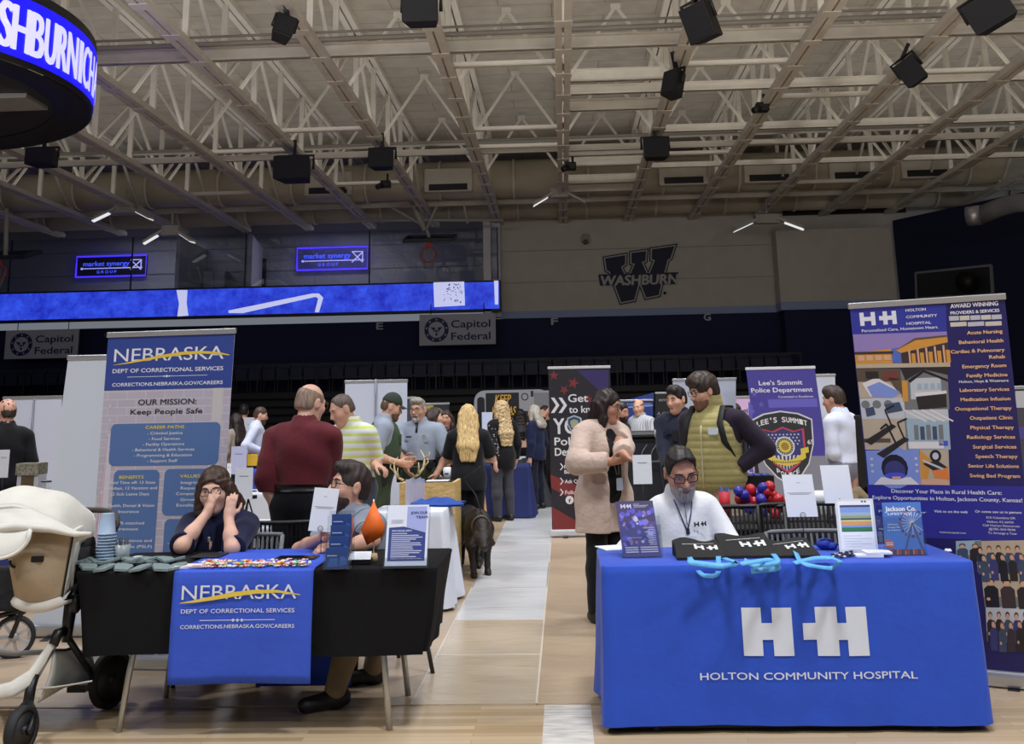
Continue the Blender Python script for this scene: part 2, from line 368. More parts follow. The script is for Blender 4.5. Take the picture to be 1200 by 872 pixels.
# lit signs on the suite wall
NEON = mat(70, 50, 235, .4, emit=1.6); NEONB = mat(70, 90, 250, .4, emit=1.2); LITW = mat(190, 190, 250, .4, emit=.8)
for (x0, y0, x1, y1), lb in (((89, 299, 172, 325), 'dark lit company sign glowing purple, left one behind the suite glass'), ((348, 289, 431, 317), 'pale lit company sign glowing purple, right one behind the suite glass')):
    a, b = at(x0, y1, 39.25), at(x1, y0, 39.25)
    t = thing('neon_sign', lb, 'sign', a)
    Bd = Board((a.x, 39.25, a.z), (b.x, 39.25, a.z), (a.x, 39.25, b.z))
    MB().box((a.x, 39.25, a.z), (b.x, 39.34, b.z)).build('panel', mat(26, 26, 52, .5) if x0 < 200 else mat(84, 84, 150, .5), t)
    mb = MB(); c = [Bd.fn(0, 0, .03), Bd.fn(Bd.W, 0, .03), Bd.fn(Bd.W, Bd.H, .03), Bd.fn(0, Bd.H, .03)]; mb.tube(c+[c[0]], .035, 6); mb.build('glow_tube', NEON, t)
    mb = MB(); put(mb, 'market synergy', Bd.W*.1, Bd.H*.52, Bd.H*.24, Bd.fn, x1=Bd.W*.76, d=.03, bold=.02); put(mb, 'G R O U P', Bd.W*.3, Bd.H*.16, Bd.H*.14, Bd.fn, x1=Bd.W*.58, d=.03, bold=.03)
    mb.build('lettering', NEONB, t)
    mb = MB(); e = [Bd.fn(Bd.W*u, Bd.H*v, .03) for u, v in ((.08, .4), (.95, .4), (.78, .78), (.93, .78), (.93, .3), (.78, .3), (.93, .75))]
    mb.tube(e[:2], .02, 5).tube([e[2], e[3], e[4]], .025, 5).tube([e[5], e[6]], .025, 5).tube([e[2], e[4]], .02, 5).ball(e[0], .05, 8); mb.build('emblem', LITW, t)
# ---- ribbon screen
def led_mat():
    m = bpy.data.materials.new('led_blue'); m.use_nodes = True; nt = m.node_tree; B = nt.nodes['Principled BSDF']
    tc = nt.nodes.new('ShaderNodeTexCoord'); n = nt.nodes.new('ShaderNodeTexNoise'); n.inputs['Scale'].default_value = 1.6; n.inputs['Detail'].default_value = 6; n.inputs['Roughness'].default_value = .75
    rp = nt.nodes.new('ShaderNodeValToRGB'); e = rp.color_ramp.elements
    e[0].position = .36; e[1].position = .68; e[0].color = (.012, .022, .45, 1); e[1].color = (.04, .10, .88, 1)
    nt.links.new(tc.outputs['Object'], n.inputs['Vector']); nt.links.new(n.outputs[0], rp.inputs[0]); nt.links.new(rp.outputs[0], B.inputs['Emission Color'])
    B.inputs['Emission Strength'].default_value = 1.0; B.inputs['Base Color'].default_value = (.01, .01, .03, 1); return m
xl, xr = -22.0, at(585, 340, 35).x; z0, z1 = at(300, 368.6, 35).z, at(300, 337.5, 35).z
R = Board((xl, 34.98, z0), (xr, 34.98, z0), (xl, 34.98, z1))
t = thing('ribbon_screen', 'long blue ribbon LED screen under the suite glass', 'screen', (xl, 35, z0))
MB().box((xl, 35.0, z0-.08), (xr+.05, 35.3, z1+.06)).build('housing', mat(12, 12, 18, .5), t)
mb = MB(); R.rect(mb, 0, 0, R.W, R.H, 0, .012); mb.build('screen', led_mat(), t)
mb = MB()
R.ppoly(mb, [(207, 340), (220, 340), (219, 355), (221, 370), (208, 371), (210, 356)], 0, .02)
R.ppoly(mb, [(508, 331), (544, 330), (545, 358), (509, 360)], 0, .02); R.ppoly(mb, [(579, 329), (584, 329), (584, 357), (580, 357)], 0, .02)
R.ppoly(mb, [(268, 367), (268, 364), (366, 344), (374, 344), (379, 349), (374, 366), (369, 366), (373, 350), (370, 348), (285, 367)], 0, .02)
mb.build('picture', mat(200, 205, 245, .5, emit=.8), t)
mb = MB(); rr = random.Random(3)
for _ in range(46):
    x, y = rr.uniform(519, 542), rr.uniform(332, 354); R.prect(mb, x, y, x+rr.uniform(.6, 2), y+rr.uniform(.5, 1.8), 0, .026)
mb.build('speckle', mat(90, 95, 160, .5, emit=.5), t)
# ---- bank signs
def seal(Bd, mb, u, v, r, m1, m2):
    Bd.ring(mb, u, v, r*.66, r, m1, .012)
    for k in range(9): a = 2*PI*k/9; Bd.poly(mb, star(u+r*.83*math.sin(a), v+r*.83*math.cos(a), r*.12), m2, .016)
    Bd.poly(mb, [(u-r*.52, v+r*.22), (u-r*.3, v+r*.02), (u, v-r*.55), (u+r*.3, v+r*.02), (u+r*.52, v+r*.22), (u+r*.2, v+r*.2), (u, v+r*.12), (u-r*.2, v+r*.2)], m1, .012)
    Bd.poly(mb, [(u-r*.16, v-r*.28), (u+r*.16, v-r*.28), (u+r*.16, v-r*.02), (u, v+r*.3), (u-r*.16, v-r*.02)], m2, .016)
    Bd.poly(mb, [(u-r*.09, v-r*.2), (u+r*.09, v-r*.2), (u+r*.09, v), (u-r*.09, v)], m1, .018)
for (x0, y0, x1, y1), lb in (((4.5, 385.5, 92.5, 421), 'white bank sign hung under the ribbon screen, the one by the far left edge'), ((491.5, 367, 580.5, 405), 'white bank sign hung under the right end of the ribbon screen')):
    a, b = at(x0, y1, 34.9), at(x1, y0, 34.9); w = b.x-a.x
    zc = at((x0+x1)/2, (y0+y1)/2, 34.9).z; hh = at((x0+x1)/2, (y0+y1)/2-(y1-y0)/2+1, 34.9).z-zc
    t = thing('bank_sign', lb, 'sign', (a.x, 34.9, zc-hh))
    Bd = Board((a.x, 34.9, zc-hh), (b.x, 34.9, zc-hh), (a.x, 34.9, zc+hh)); h = Bd.H
    MB().box((a.x, 34.9, zc-hh), (b.x, 34.97, zc+hh)).build('panel', mat(176, 178, 190, .6), t)
    mb = MB(); put(mb, 'Capitol', w*.42, h*.56, h*.25, Bd.fn, x1=w*.93, bold=.02, d=.012); put(mb, 'Federal', w*.42, h*.16, h*.25, Bd.fn, x1=w*.93, bold=.02, d=.012)
    mb.build('lettering', mat(20, 26, 74, .6), t)
    mb = MB(); seal(Bd, mb, w*.225, h*.5, h*.4, 0, 1); mb.build('emblem', [mat(22, 30, 84, .6), mat(176, 178, 190, .6)], t)
    mb = MB()
    for u in (.15, .85): mb.cyl(Bd.fn(w*u, h, -.04), Bd.fn(w*u, h+.35, -.04), .015, n=6)
    mb.build('hanger', DARK, t)
# section letters on the navy wall
for ch, px, py in (('E', 445, 382), ('F', 650, 376.5), ('G', 829, 371.5), ('D', 266, 387), ('C', 126, 392)):
    p = at(px, py+4, 35.985); Bd = Board(p, p+Vector((1, 0, 0)), p+Vector((0, 0, 1)))
    dim = ch in 'DC'  # D and C get a darker copy, dimness put into the colour
    mb = MB(); put(mb, ch, -.11, 0, .24, Bd.fn, x1=.11, bold=.03, d=.02); o = mb.build('section_letter', mat(190, 192, 205, .6) if not dim else mat(90, 92, 105, .6))
    tag(o, 'pale block letter %s on the navy far wall' % ch, 'letter')
    md = o.modifiers.new('thick', 'SOLIDIFY'); md.thickness = .03
# ---- the big wall logo
Lg = Board(at(680, 370, 35.97), at(680, 370, 35.97)+Vector((1, 0, 0)), at(680, 370, 35.97)+Vector((0, 0, 1)))
def lp(x, y): return Lg.uv(680+x*140/1200, 270+y*100/857)
Wp = [(230, 270), (470, 230), (465, 350), (430, 375), (455, 430), (490, 430), (525, 350), (497, 345), (497, 215), (680, 190), (668, 320), (640, 330), (682, 425), (727, 312), (700, 305), (703, 178), (967, 140), (920, 290), (890, 310), (800, 665), (650, 695), (597, 560), (555, 712), (400, 742), (285, 430), (250, 410)]
def inset(P, k):
    n = len(P); o = []
    for i in range(n):
        a, b, c = Vector(P[i-1]), Vector(P[i]), Vector(P[(i+1) % n]); e1 = (b-a).normalized(); e2 = (c-b).normalized()
        n1 = Vector((-e1.y, e1.x)); n2 = Vector((-e2.y, e2.x)); m_ = (n1+n2); m_ = m_/max(.35, m_.length_squared)*2
        o.append(tuple(b+m_*k))
    return o
t = thing('wall_logo', 'big navy slanted W emblem with the school name on the pale far wall', 'logo', at(748, 322, 35.9))
def logo(P, name, m, d):
    mb = MB(); mb.prism([lp(*p) for p in P][::-1], Lg.fn, .01, d); return mb.build(name, m, t)
LN = mat(16, 20, 52, .6); LW = mat(175, 174, 172, .6)
logo(inset(Wp, -7), 'outline', LN, .02); logo(inset(Wp, 4), 'white_edge', LW, .03); logo(inset(Wp, 17), 'letter_body', LN, .04)
P2 = [(182, 445), (985, 422), (965, 540), (200, 556)]
logo(P2, 'name_backing', LN, .055)
mb = MB(); a = lp(200, 548); b = lp(968, 534)
put(mb, 'WASHBURN', a[0], (a[1]+b[1])/2-.02, lp(600, 440)[1]-lp(600, 541)[1], Lg.fn, x1=b[0]+.02, bold=.045, d=.07, slant=.12); mb.build('lettering', LW, t)
p = at(779, 343.5, 35.95); t = thing('wall_sensor', 'small dark round mark on the wall by the big W emblem', 'sensor', p); MB().cyl(p, p+Vector((0, -.04, 0)), .05).build('disc', DARK, t)
p = at(686, 281, 35.9); t = thing('camera_dome', 'small pale wall device high on the pale far wall', 'device', p)
MB().box(p+Vector((-.12, -.2, -.12)), p+Vector((.12, .1, .16))).build('housing', mat(150, 146, 140, .6), t, bevel=.03); MB().ball(p+Vector((0, -.15, -.1)), .1).build('lens', mat(90, 88, 86, .4), t)
# ---- folded bleachers and the seat row in the dark
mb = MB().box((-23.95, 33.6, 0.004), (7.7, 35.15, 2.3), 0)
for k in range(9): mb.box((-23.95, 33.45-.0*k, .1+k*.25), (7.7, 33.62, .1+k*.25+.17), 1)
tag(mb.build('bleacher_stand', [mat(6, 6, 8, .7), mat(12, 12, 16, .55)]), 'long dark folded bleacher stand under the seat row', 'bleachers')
mb = MB()
for x in np.linspace(-23.5, 7.6, 17): mb.bar((x, 34.05, 2.3), (x, 34.05, 3.2), .05)
mb.bar((-23.9, 34.05, 3.2), (7.6, 34.05, 3.2), .05); mb.bar((-23.9, 34.05, 2.75), (7.6, 34.05, 2.75), .04)
tag(mb.build('guard_rail', mat(14, 14, 18, .5)), 'thin dark guard rail along the front of the seat row', 'railing')
SEAT = mat(18, 24, 62, .5)
r0_ = thing('stadium_seat', 'small navy flip-up seat in the dark row under the far wall', 'seat', (0, 34.9, 2.3), group='navy stadium seats under the far wall')
mb = MB(); mb.prism(rrect(-.21, .45, .21, .95, .06), lambda u, v, d: Vector((u, 34.9+d+.12*(v-.45), 2.3+v)), -.03, .03); mb.build('backrest', SEAT, r0_)
mb = MB(); mb.prism(rrect(-.2, .42, .2, .8, .05), lambda u, v, d: Vector((u, 34.78+d, 2.3+v)), -.03, .03); mb.build('seat', SEAT, r0_)
MB().box((-.2, 34.9, 2.3), (-.16, 35.0, 2.8)).box((.16, 34.9, 2.3), (.2, 35.0, 2.8)).build('leg', BLACK, r0_)
k = 0
for x in np.arange(-19.4, 7.4, .46):
    if k: dup(r0_, (x, 34.9, 2.3))
    else: r0_.matrix_basis = Matrix.Translation((x, 34.9, 2.3))
    k += 1
# ================================================================ roof steel
ZB = 7.95; ZT = 9.62
def truss(x, lb):
    t = thing('roof_truss', lb, 'truss', (x, 24, ZB), group='roof trusses')
    mb = MB().box((x-.145, 10.5, ZB), (x-.02, 36, ZB+.13)).box((x+.02, 10.5, ZB), (x+.145, 36, ZB+.13))
    for y in np.arange(11, 36, 1.4): mb.box((x-.16, y, ZB-.012), (x+.16, y+.25, ZB))
    mb.build('bottom_chord', CREAM, t)
    MB().box((x-.14, 10.5, ZT), (x-.02, 36, ZT+.13)).box((x+.02, 10.5, ZT), (x+.14, 36, ZT+.13)).build('top_chord', CREAM, t)
    v0 = MB().bar((x, 11, ZB+.1), (x, 11, ZT+.05), .09, .11).build('vertical', CREAM, t)
    d0 = MB().bar((x, 11, ZB+.08), (x, 13.1, ZT+.06), .07, .07).build('diagonal', CREAM, t)
    d1 = MB().bar((x, 11, ZT+.06), (x, 13.1, ZB+.08), .07, .07).build('diagonal', CREAM, t)
    for k in range(1, 12):
        for o in ((v0, d0) if k % 2 == 0 else (v0, d1)):
            c = o.copy(); COL.objects.link(c); c.parent = t; c.matrix_parent_inverse = o.matrix_parent_inverse.copy(); c.location = (0, 2.1*k, 0)
    d1.location.y = 2.1*11
    return t
TX = [.193+2.24*k for k in range(-8, 7)]
ordw = ['first', 'second', 'third', 'fourth', 'fifth', 'sixth', 'seventh', 'eighth']
for k, x in zip(range(-8, 7), TX):
    if k == 0: lb = 'cream roof truss that runs straight ahead above the aisle'
    elif k < 0: lb = 'cream roof truss, %s to the left of the one above the aisle' % ordw[-k-1]
    else: lb = 'cream roof truss, %s to the right of the one above the aisle' % ordw[k-1]
    truss(x, lb)
def beam(y, xa, xb, z, lb, w=.2, h=.3, grp=None):
    mb = MB().box((xa, y-w/2, z), (xb, y+w/2, z+.03)).box((xa, y-w/2, z+h-.03), (xb, y+w/2, z+h)).box((xa, y-.02, z), (xb, y+.02, z+h))
    tag(mb.build('cross_beam', CREAM), lb, 'beam', grp)
for y, w, bw, bh in ((18.4, 'nearest the camera', .18, .26), (26.2, 'by the far hanging speakers', .1, .16), (33.0, 'closest to the far wall', .12, .18)):
    beam(y, -22, 18, ZB+.14, 'long cream I-beam across all the roof trusses, ' + w, bw, bh)
beam(21.3, TX[8], 18, ZB+.14, 'cream I-beam across the right-hand trusses, beside the cluster of short beams', .14, .2)
beam(24.6, TX[9], 18, ZB+.14, 'cream I-beam across the right-hand trusses, farther of the two', .12, .18)
beam(28.4, TX[9], 18, ZB+.14, 'thin cream I-beam across the right-hand trusses near the ducts', .1, .14)
for i, y in enumerate((20.3, 22.4, 26.6, 27.8, 30.0, 31.2)):
    beam(y, TX[8], TX[9], ZB+.1, 'short cream beam bridging the bay right of the aisle truss, %s from the front' % ordw[i], .16, .26)
for i, (y, ka) in enumerate(((19.2, 7), (23.9, 7), (25.6, 7), (23.5, 5), (25.3, 4), (29.4, 5), (30.2, 3), (19.6, 9), (22.0, 10), (20.6, 11), (26, 10), (26.9, 9), (31, 11))):
    mb = MB().box((TX[ka], y-.05, ZB+.12), (TX[ka+1], y+.05, ZB+.22))
    n = ka-8
    tag(mb.build('strut', CREAM), 'thin cream strut, %s bay %s of the aisle truss, %s' % (ordw[abs(n)-1 if n < 0 else n], 'left' if n < 0 else 'right', 'close behind the near beam' if y < 20.5 else 'a third back' if y < 23 else 'halfway back' if y < 25.4 else 'two thirds back' if y < 27.5 else 'near the ducts'), 'strut')
# sway braces between the trusses: an upturned V in each bay
mb = MB(); w = 2.24
v = thing('sway_brace', 'cream upturned V brace between two roof trusses', 'brace', (0, 0, 0), group='V braces between the roof trusses')
MB().bar((.1, 0, ZB+.15), (w/2, 0, ZT), .06).build('strut', CREAM, v); MB().bar((w-.1, 0, ZB+.15), (w/2, 0, ZT), .06).build('strut', CREAM, v)
MB().bar((w/2-.1, 0, ZT-.0), (w/2+.1, 0, ZT-.0), .06, .1).build('gusset', CREAM, v)
first = True
for j, y in enumerate((20.2, 24.3, 28.2)):
    for x in TX[:-1]:
        if first: v.matrix_basis = Matrix.Translation((x, y, 0)); first = False
        else: dup(v, (x, y, 0))
# pipes and cables across
for i, (y, z, r_, lb) in enumerate(((18.0, 8.35, .05, 'grey conduit pipe across the trusses just behind the nearest beam'), (25.7, 8.3, .045, 'grey conduit pipe across the trusses by the far hanging speakers'), (26.0, 8.45, .03, 'thin cable run beside the far conduit pipe'), (18.15, 8.55, .025, 'thin cable run beside the near conduit pipe'))):
    tag(MB().tube([(-22, y, z), (-8, y+.05, z-.06), (4, y-.03, z-.02), (18, y, z)], r_, 6).build('conduit', mat(135, 130, 122, .5)), lb, 'pipe')
# far ducts
def duct(xa, xb, y, z, r_, lb, vents=()):
    t = thing('air_duct', lb, 'duct', ((xa+xb)/2, y, z))
    mb = MB(); n = int((xb-xa)/2.2)
    for i in range(n): mb.cyl((xa+(xb-xa)*i/n, y, z), (xa+(xb-xa)*(i+1)/n-.02, y, z), r_, n=20)
    mb.build('duct_body', mat(190, 182, 162, .7, var=.06, scale=1.5), t)
    mb = MB()
    for i in range(n+1): mb.cyl((xa+(xb-xa)*i/n-.04, y, z), (xa+(xb-xa)*i/n+.03, y, z), r_+.035, n=20)
    mb.build('seam_ring', CREAM, t)
    for vx in vents:
        vt = MB().box((vx-.75, y-r_-.12, z-.5), (vx+.75, y-r_*.4, z+.25)).build('vent', CREAM, t, bevel=.04)
        MB().box((vx-.6, y-r_-.14, z-.46), (vx+.6, y-r_-.1, z-.26)).build('slot', BLACK, vt)
duct(-20, 15, 32.2, 8.75, .6, 'big cream round air duct running along the far end of the roof', [at(p_, 190, 31.5).x for p_ in (385, 525, 800, 900, 1000, 1085)])
duct(-20, 15, 35.0, 8.55, .55, 'cream round air duct tight against the far wall')
t = thing('corner_duct', 'pale elbow of duct above the slanting navy wall', 'duct', at(1180, 240, 27))
a = at(1150, 252, 28); MB().tube([a, at(1172, 243, 27.5), at(1190, 238, 27), at(1230, 236, 26)], .24, 16).build('duct_body', mat(120, 120, 122, .6), t)
MB().cyl(a, a+Vector((-.3, .2, .0)), .27, n=16).build('collar', ALU, t)
t = thing('dark_wall_panel', 'flat dark panel painted as a shaded recess behind the pale wall block', 'recess', at(1000, 260, 35.9)); MB().box((7.8, 35.9, 8.0), (12, 35.98, 9.7)).build('back_panel', mat(40, 40, 42, .9), t)  # flat panel, its dark colour paints the shade of a recess
# ---- hanging loudspeakers
def hang_speaker(px, py, wpx, hpx, lb, z=7.45, yaw=0, tilt=0, roll=0):
    c = atz(px, py, z); sc = c.y/F; w, h = wpx*sc, hpx*sc; d = w*.75
    t = thing('hanging_speaker', lb, 'speaker', c)
    M = Matrix.Translation(c) @ Matrix.Rotation(yaw, 4, 'Z') @ Matrix.Rotation(tilt, 4, 'X') @ Matrix.Rotation(roll, 4, 'Y')
    mb = MB(); q = [(-w/2, -d/2), (w/2, -d/2), (w*.36, d/2), (-w*.36, d/2)]
    mb.prism(q, lambda u, v, k: M @ Vector((u, v, k)), -h/2, h/2); mb.build('cabinet', mat(16, 16, 19, .6), t, bevel=.015)
    MB().box((-w*.46, -d/2-.012, -h*.44), (w*.46, -d/2-.002, h*.44), M=M).build('grille', mat(24, 25, 32, .75), t)
    mb = MB()
    for sx in (-1, 1): mb.tube([M @ Vector((sx*w*.53, 0, 0)), M @ Vector((sx*w*.53, 0, h*.62)), M @ Vector((0, 0, h*.62))], .03, 6)
    mb.bar(M @ Vector((0, 0, h*.6)), (c.x, c.y, ZB+.2), .07); mb.build('bracket', BLACK, t)
hang_speaker(332, 34, 26, 34, 'black loudspeaker tilted under the trusses left of the near beam', yaw=.5, tilt=-.35, roll=.3, z=7.6)
hang_speaker(494, 14, 46, 33, 'black loudspeaker at the top edge left of the aisle truss', tilt=.1, z=7.5)
hang_speaker(823, 26, 38, 46, 'black loudspeaker high right of the aisle truss, seen from a corner', yaw=-.7, tilt=.3, roll=-.15, z=7.4)
hang_speaker(790, 99, 24, 34, 'black loudspeaker turned edge on, below the corner-on one', yaw=-.8, tilt=-.3, z=7.5)
hang_speaker(768, 175, 31, 24, 'black square-faced loudspeaker right of the aisle truss', z=7.5)
hang_speaker(345, 199, 44, 28, 'black wide loudspeaker right of the scoreboard ring', z=7.4)
hang_speaker(448, 187, 31, 23, 'black loudspeaker left of the folded basketball goal frame', z=7.5)
hang_speaker(51, 185, 35, 21, 'black loudspeaker just below the scoreboard ring', z=7.3)
hang_speaker(1160, 14, 52, 40, 'black loudspeaker cut by the upper right corner', yaw=-.5, tilt=.2, roll=-.4, z=7.5)
hang_speaker(1068, 84, 28, 32, 'black loudspeaker on a bent yoke on the right-hand trusses', yaw=-.5, tilt=.2, roll=-.5, z=7.6)
for px, py, z, lb in ((893, 126, 7.9, 'small dark camera clamped under a right-hand truss'), (669, 195, 7.8, 'small dark hoist hanging beside the aisle truss'), (452, 216, 7.8, 'small dark winch motor on the goal frame pipe')):
    c = atz(px, py, z); t = thing('ceiling_camera' if 'camera' in lb else 'hoist', lb, 'camera' if 'camera' in lb else 'hoist', c)
    MB().box(c+Vector((-.14, -.12, -.1)), c+Vector((.14, .12, .1))).build('body', BLACK, t, bevel=.03); MB().cyl(c+Vector((-.1, -.1, -.05)), c+Vector((-.22, -.2, -.12)), .09, .07).build('lens', DARK, t)
    MB().cyl(c+Vector((.05, 0, .05)), c+Vector((.05, 0, .3)), .03).build('mount', DARK, t)
# ---- twin-head strip lights by the far wall
LAMP = mat(235, 238, 240, .4, emit=.9)
def strip_light(px, py, Y, span, lb, lit=(1, 1)):
    c = at(px, py, Y); t = thing('roof_lamp', lb, 'lamp', c); s_ = span*Y/F/2
    MB().box(c+Vector((-s_*.35, -.15, 0)), c+Vector((s_*.35, .15, .28))).cyl(c, c+Vector((0, 0, .7)), .03, n=6).build('ballast_box', mat(170, 166, 158, .6), t)
    for sx, l_ in zip((-1, 1), lit):
        a = c+Vector((sx*s_*.3, -.1, .12)); b = c+Vector((sx*s_, -.2, -.22))
        hd = MB().bar(a, b, .34, .07).build('lamp_head', mat(180, 178, 172, .5), t)
        o = Vector((0, -.02, -.05))
        if l_: MB().bar(a.lerp(b, .25)+o, b+o, .26, .02).build('diffuser', LAMP, hd)
strip_light(147, 250, 31, 72, 'pale twin-head roof lamp left, below the scoreboard ring', (1, 1))
strip_light(201, 276, 30, 60, 'bright twin-head roof lamp close above the suite glass', (1, 1))
strip_light(656, 232, 31, 62, 'pale twin-head roof lamp on the aisle truss', (1, 0))
strip_light(899, 262, 33, 80, 'pale twin-head roof lamp above the pale wall block', (1, 1))
# ---- folded basketball goals
def goal(px, py, Y, lb, wpx=58):
    c = at(px, py, Y); t = thing('basketball_goal', lb, 'basketball goal', c); w = wpx*Y/F/2
    M = Matrix.Translation(c) @ Matrix.Rotation(.28, 4, 'X')
    MB().box((-w+.08, -.0, -.02), (w-.08, 1.1, .02), M=M).build('backboard', glassy('board_glass', (.75, .77, .8), .1), t)
    mb = MB()
    for a, b in (((-w, 0), (w, 0)), ((w, 0), (w, 1.15)), ((w, 1.15), (-w, 1.15)), ((-w, 1.15), (-w, 0))): mb.bar(M @ Vector((*a, 0)), M @ Vector((*b, 0)), .1, .12)
    mb.build('board_frame', mat(30, 30, 34, .5), t)
    rc = M @ Vector((0, -.1, -.45)); Mr = Matrix.Translation(rc) @ Matrix.Rotation(1.25, 4, 'X')
    mb = MB(); mb.tube([Mr @ Vector((.26*math.cos(2*PI*k/20), .26*math.sin(2*PI*k/20), 0)) for k in range(20)], .025, 6, closed=True)
    mb.bar(M @ Vector((0, 0, 0)), Mr @ Vector((0, .26, 0)), .14, .06); mb.build('rim', mat(190, 72, 40, .5), t)
    mb = MB()
    for k in range(10): a = 2*PI*k/10; mb.tube([Mr @ Vector((.25*math.cos(a), .25*math.sin(a), 0)), rc+Vector((.12*math.cos(a+.3), .1*math.sin(a), -.45))], .012, 4)
    mb.build('net', mat(150, 150, 150, .8), t)
    return t, c
t, c = goal(502, 282, 33.0, 'folded basketball goal hanging under the roof left of the aisle')
PIPE = mat(170, 166, 158, .5); top = at(480, 222, 33.0)
mb = MB(); mb.tube([at(400, 218, 33), at(570, 217, 33)], .06, 8).tube([at(540, 222, 33), at(548, 262, 33.2)], .05, 8).tube([at(410, 258, 33.2), at(590, 258, 33.2)], .05, 8); mb.build('cross_pipe', PIPE, t)
mb = MB(); mb.tube([at(478, 228, 33), at(498, 270, 33.1)], .09, 8).tube([at(518, 228, 33), at(500, 268, 33.1)], .05, 8).tube([at(436, 230, 33), at(495, 264, 33.1)], .045, 8).tube([at(482, 222, 33.4), c+Vector((0, .2, .15))], .06, 8); mb.build('mast', PIPE, t)
t, c = goal(-2, 302, 30.0, 'folded basketball goal cut by the far left edge')
MB().tube([c+Vector((0, .4, .1)), c+Vector((-.2, .6, 1.6))], .07, 8).build('mast', PIPE, t)
# ---- scoreboard ring
RZ, RCX, RCY, RR = 6.5, -10.877, 14.892, 3.53
t = thing('scoreboard_ring', 'round hanging scoreboard with a blue LED band of white letters', 'scoreboard', (RCX, RCY, RZ))
def rp(a, z, r_=RR): return Vector((RCX+r_*math.sin(a), RCY-r_*math.cos(a), z))
hb = .98
mb = MB().lathe([(RR-.05, RZ-.02), (RR-.01, RZ+.0), (RR-.01, RZ+hb+.16), (RR-.3, RZ+hb+.2)], (RCX, RCY, 0), 72); mb.build('housing', mat(14, 14, 24, .5), t)
mb = MB().lathe([(RR-.62, RZ+.02), (RR-.55, RZ-.03), (RR-.05, RZ-.03)], (RCX, RCY, 0), 72); mb.build('lower_rim', mat(10, 11, 22, .45), t)
mb = MB().lathe([(1.2, RZ+.1), (RR-.6, RZ+.04)], (RCX, RCY, 0), 72); mb.build('underside', mat(30, 31, 46, .5), t)
mb = MB()
for k in range(72):
    a, b = 2*PI*k/72, 2*PI*(k+1)/72; mb.add([rp(a, RZ+.06), rp(b, RZ+.06), rp(b, RZ+hb), rp(a, RZ+hb)], [(0, 1, 2, 3)])
mb.build('led_band', mat(20, 14, 235, .5, emit=1.0), t)
def ra(px, py):
    # angle on the ring of the point seen at this pixel
    best = None
    for k in range(3600):
        a = -1.0+k*.0011
        p = rp(a, RZ+.5); d = p-Vector((0, 0, HC)); zz = d.dot(_fw); x = CX+F*d.dot(_r)/zz; y = CY-F*d.dot(_u)/zz
        e = (x-px)**2
        if d.dot(Vector((math.sin(a), -math.cos(a), 0))) < 0 and (best is None or e < best[0]): best = (e, a)
    return best[1]
mb = MB()
for ch, x0, x1 in (('A', -25, -3), ('S', -1, 13.5), ('H', 15, 34.5), ('B', 36, 50.5), ('U', 53, 65), ('R', 67.5, 78), ('N', 79, 90), ('I', 92.5, 95.5), ('C', 97, 103.5), ('H', 104.3, 108.7), ('A', 109.2, 111.6)):
    a0, a1 = (ra(x0, 0), ra(x1, 0)) if x0 > -20 else (.0, 0)
    if x0 < -20: a0, a1 = ra(-25, 0), ra(-3, 0)
    put(mb, ch, a0, RZ+.16, hb*.72, lambda u, v, d: rp(u, v, RR+.012+d), x1=a1, bold=.008)
mb.build('lettering', mat(205, 205, 250, .5, emit=.85), t)
mb = MB()
for k in range(6): a = 2*PI*k/6; mb.cyl(rp(a, RZ+hb+.15, RR-.4), rp(a, 9.7, RR-1.2), .02, n=6)
mb.build('suspension_cable', STEEL, t)
a = atz(8, 118, RZ+.05); MB().box((a.x-.6, a.y-.35, RZ-.02), (a.x+.5, a.y+.35, RZ+.06)).build('inner_screen', mat(130, 128, 128, .5), t)
# ================================================================ pull-up banners and printed boards
def banner(name, label, BL, BR, TL, face, rail=ALU, base=True, back=None, cat='banner', pole=True):
    Bd = Board(BL, BR, TL); t = thing(name, label, cat, tuple(Bd.fn(Bd.W/2, 0)))
    f = lambda u, v, d: Bd.fn(u, v, d)
    mb = MB(); z0 = .085 if base else .02
    mb.prism([(0, z0), (Bd.W, z0), (Bd.W, Bd.H), (0, Bd.H)], f, -.004, 0); mb.build('panel', face, t)
    MB().prism([(-.008, Bd.H-.012), (Bd.W+.008, Bd.H-.012), (Bd.W+.008, Bd.H+.022), (-.008, Bd.H+.022)], f, -.012, .01).build('top_rail', rail, t, bevel=.004)
    if base:
        mb = MB(); mb.prism([(-.02, .012), (Bd.W+.02, .012), (Bd.W+.02, .095), (-.02, .095)], f, -.09, .035); mb.build('base_cassette', rail, t, bevel=.02)
        mb = MB()
        for u in (.16, Bd.W-.16):
            mb.prism([(u-.03, .0), (u+.03, .0), (u+.03, .014), (u-.03, .014)], f, -.2, .14)
        mb.build('foot', DARK, t)
    if pole: MB().cyl(Bd.fn(Bd.W/2, .08, -.03), Bd.fn(Bd.W/2, Bd.H, -.02), .01, n=8).build('support_pole', STEEL, t)
    return t, Bd
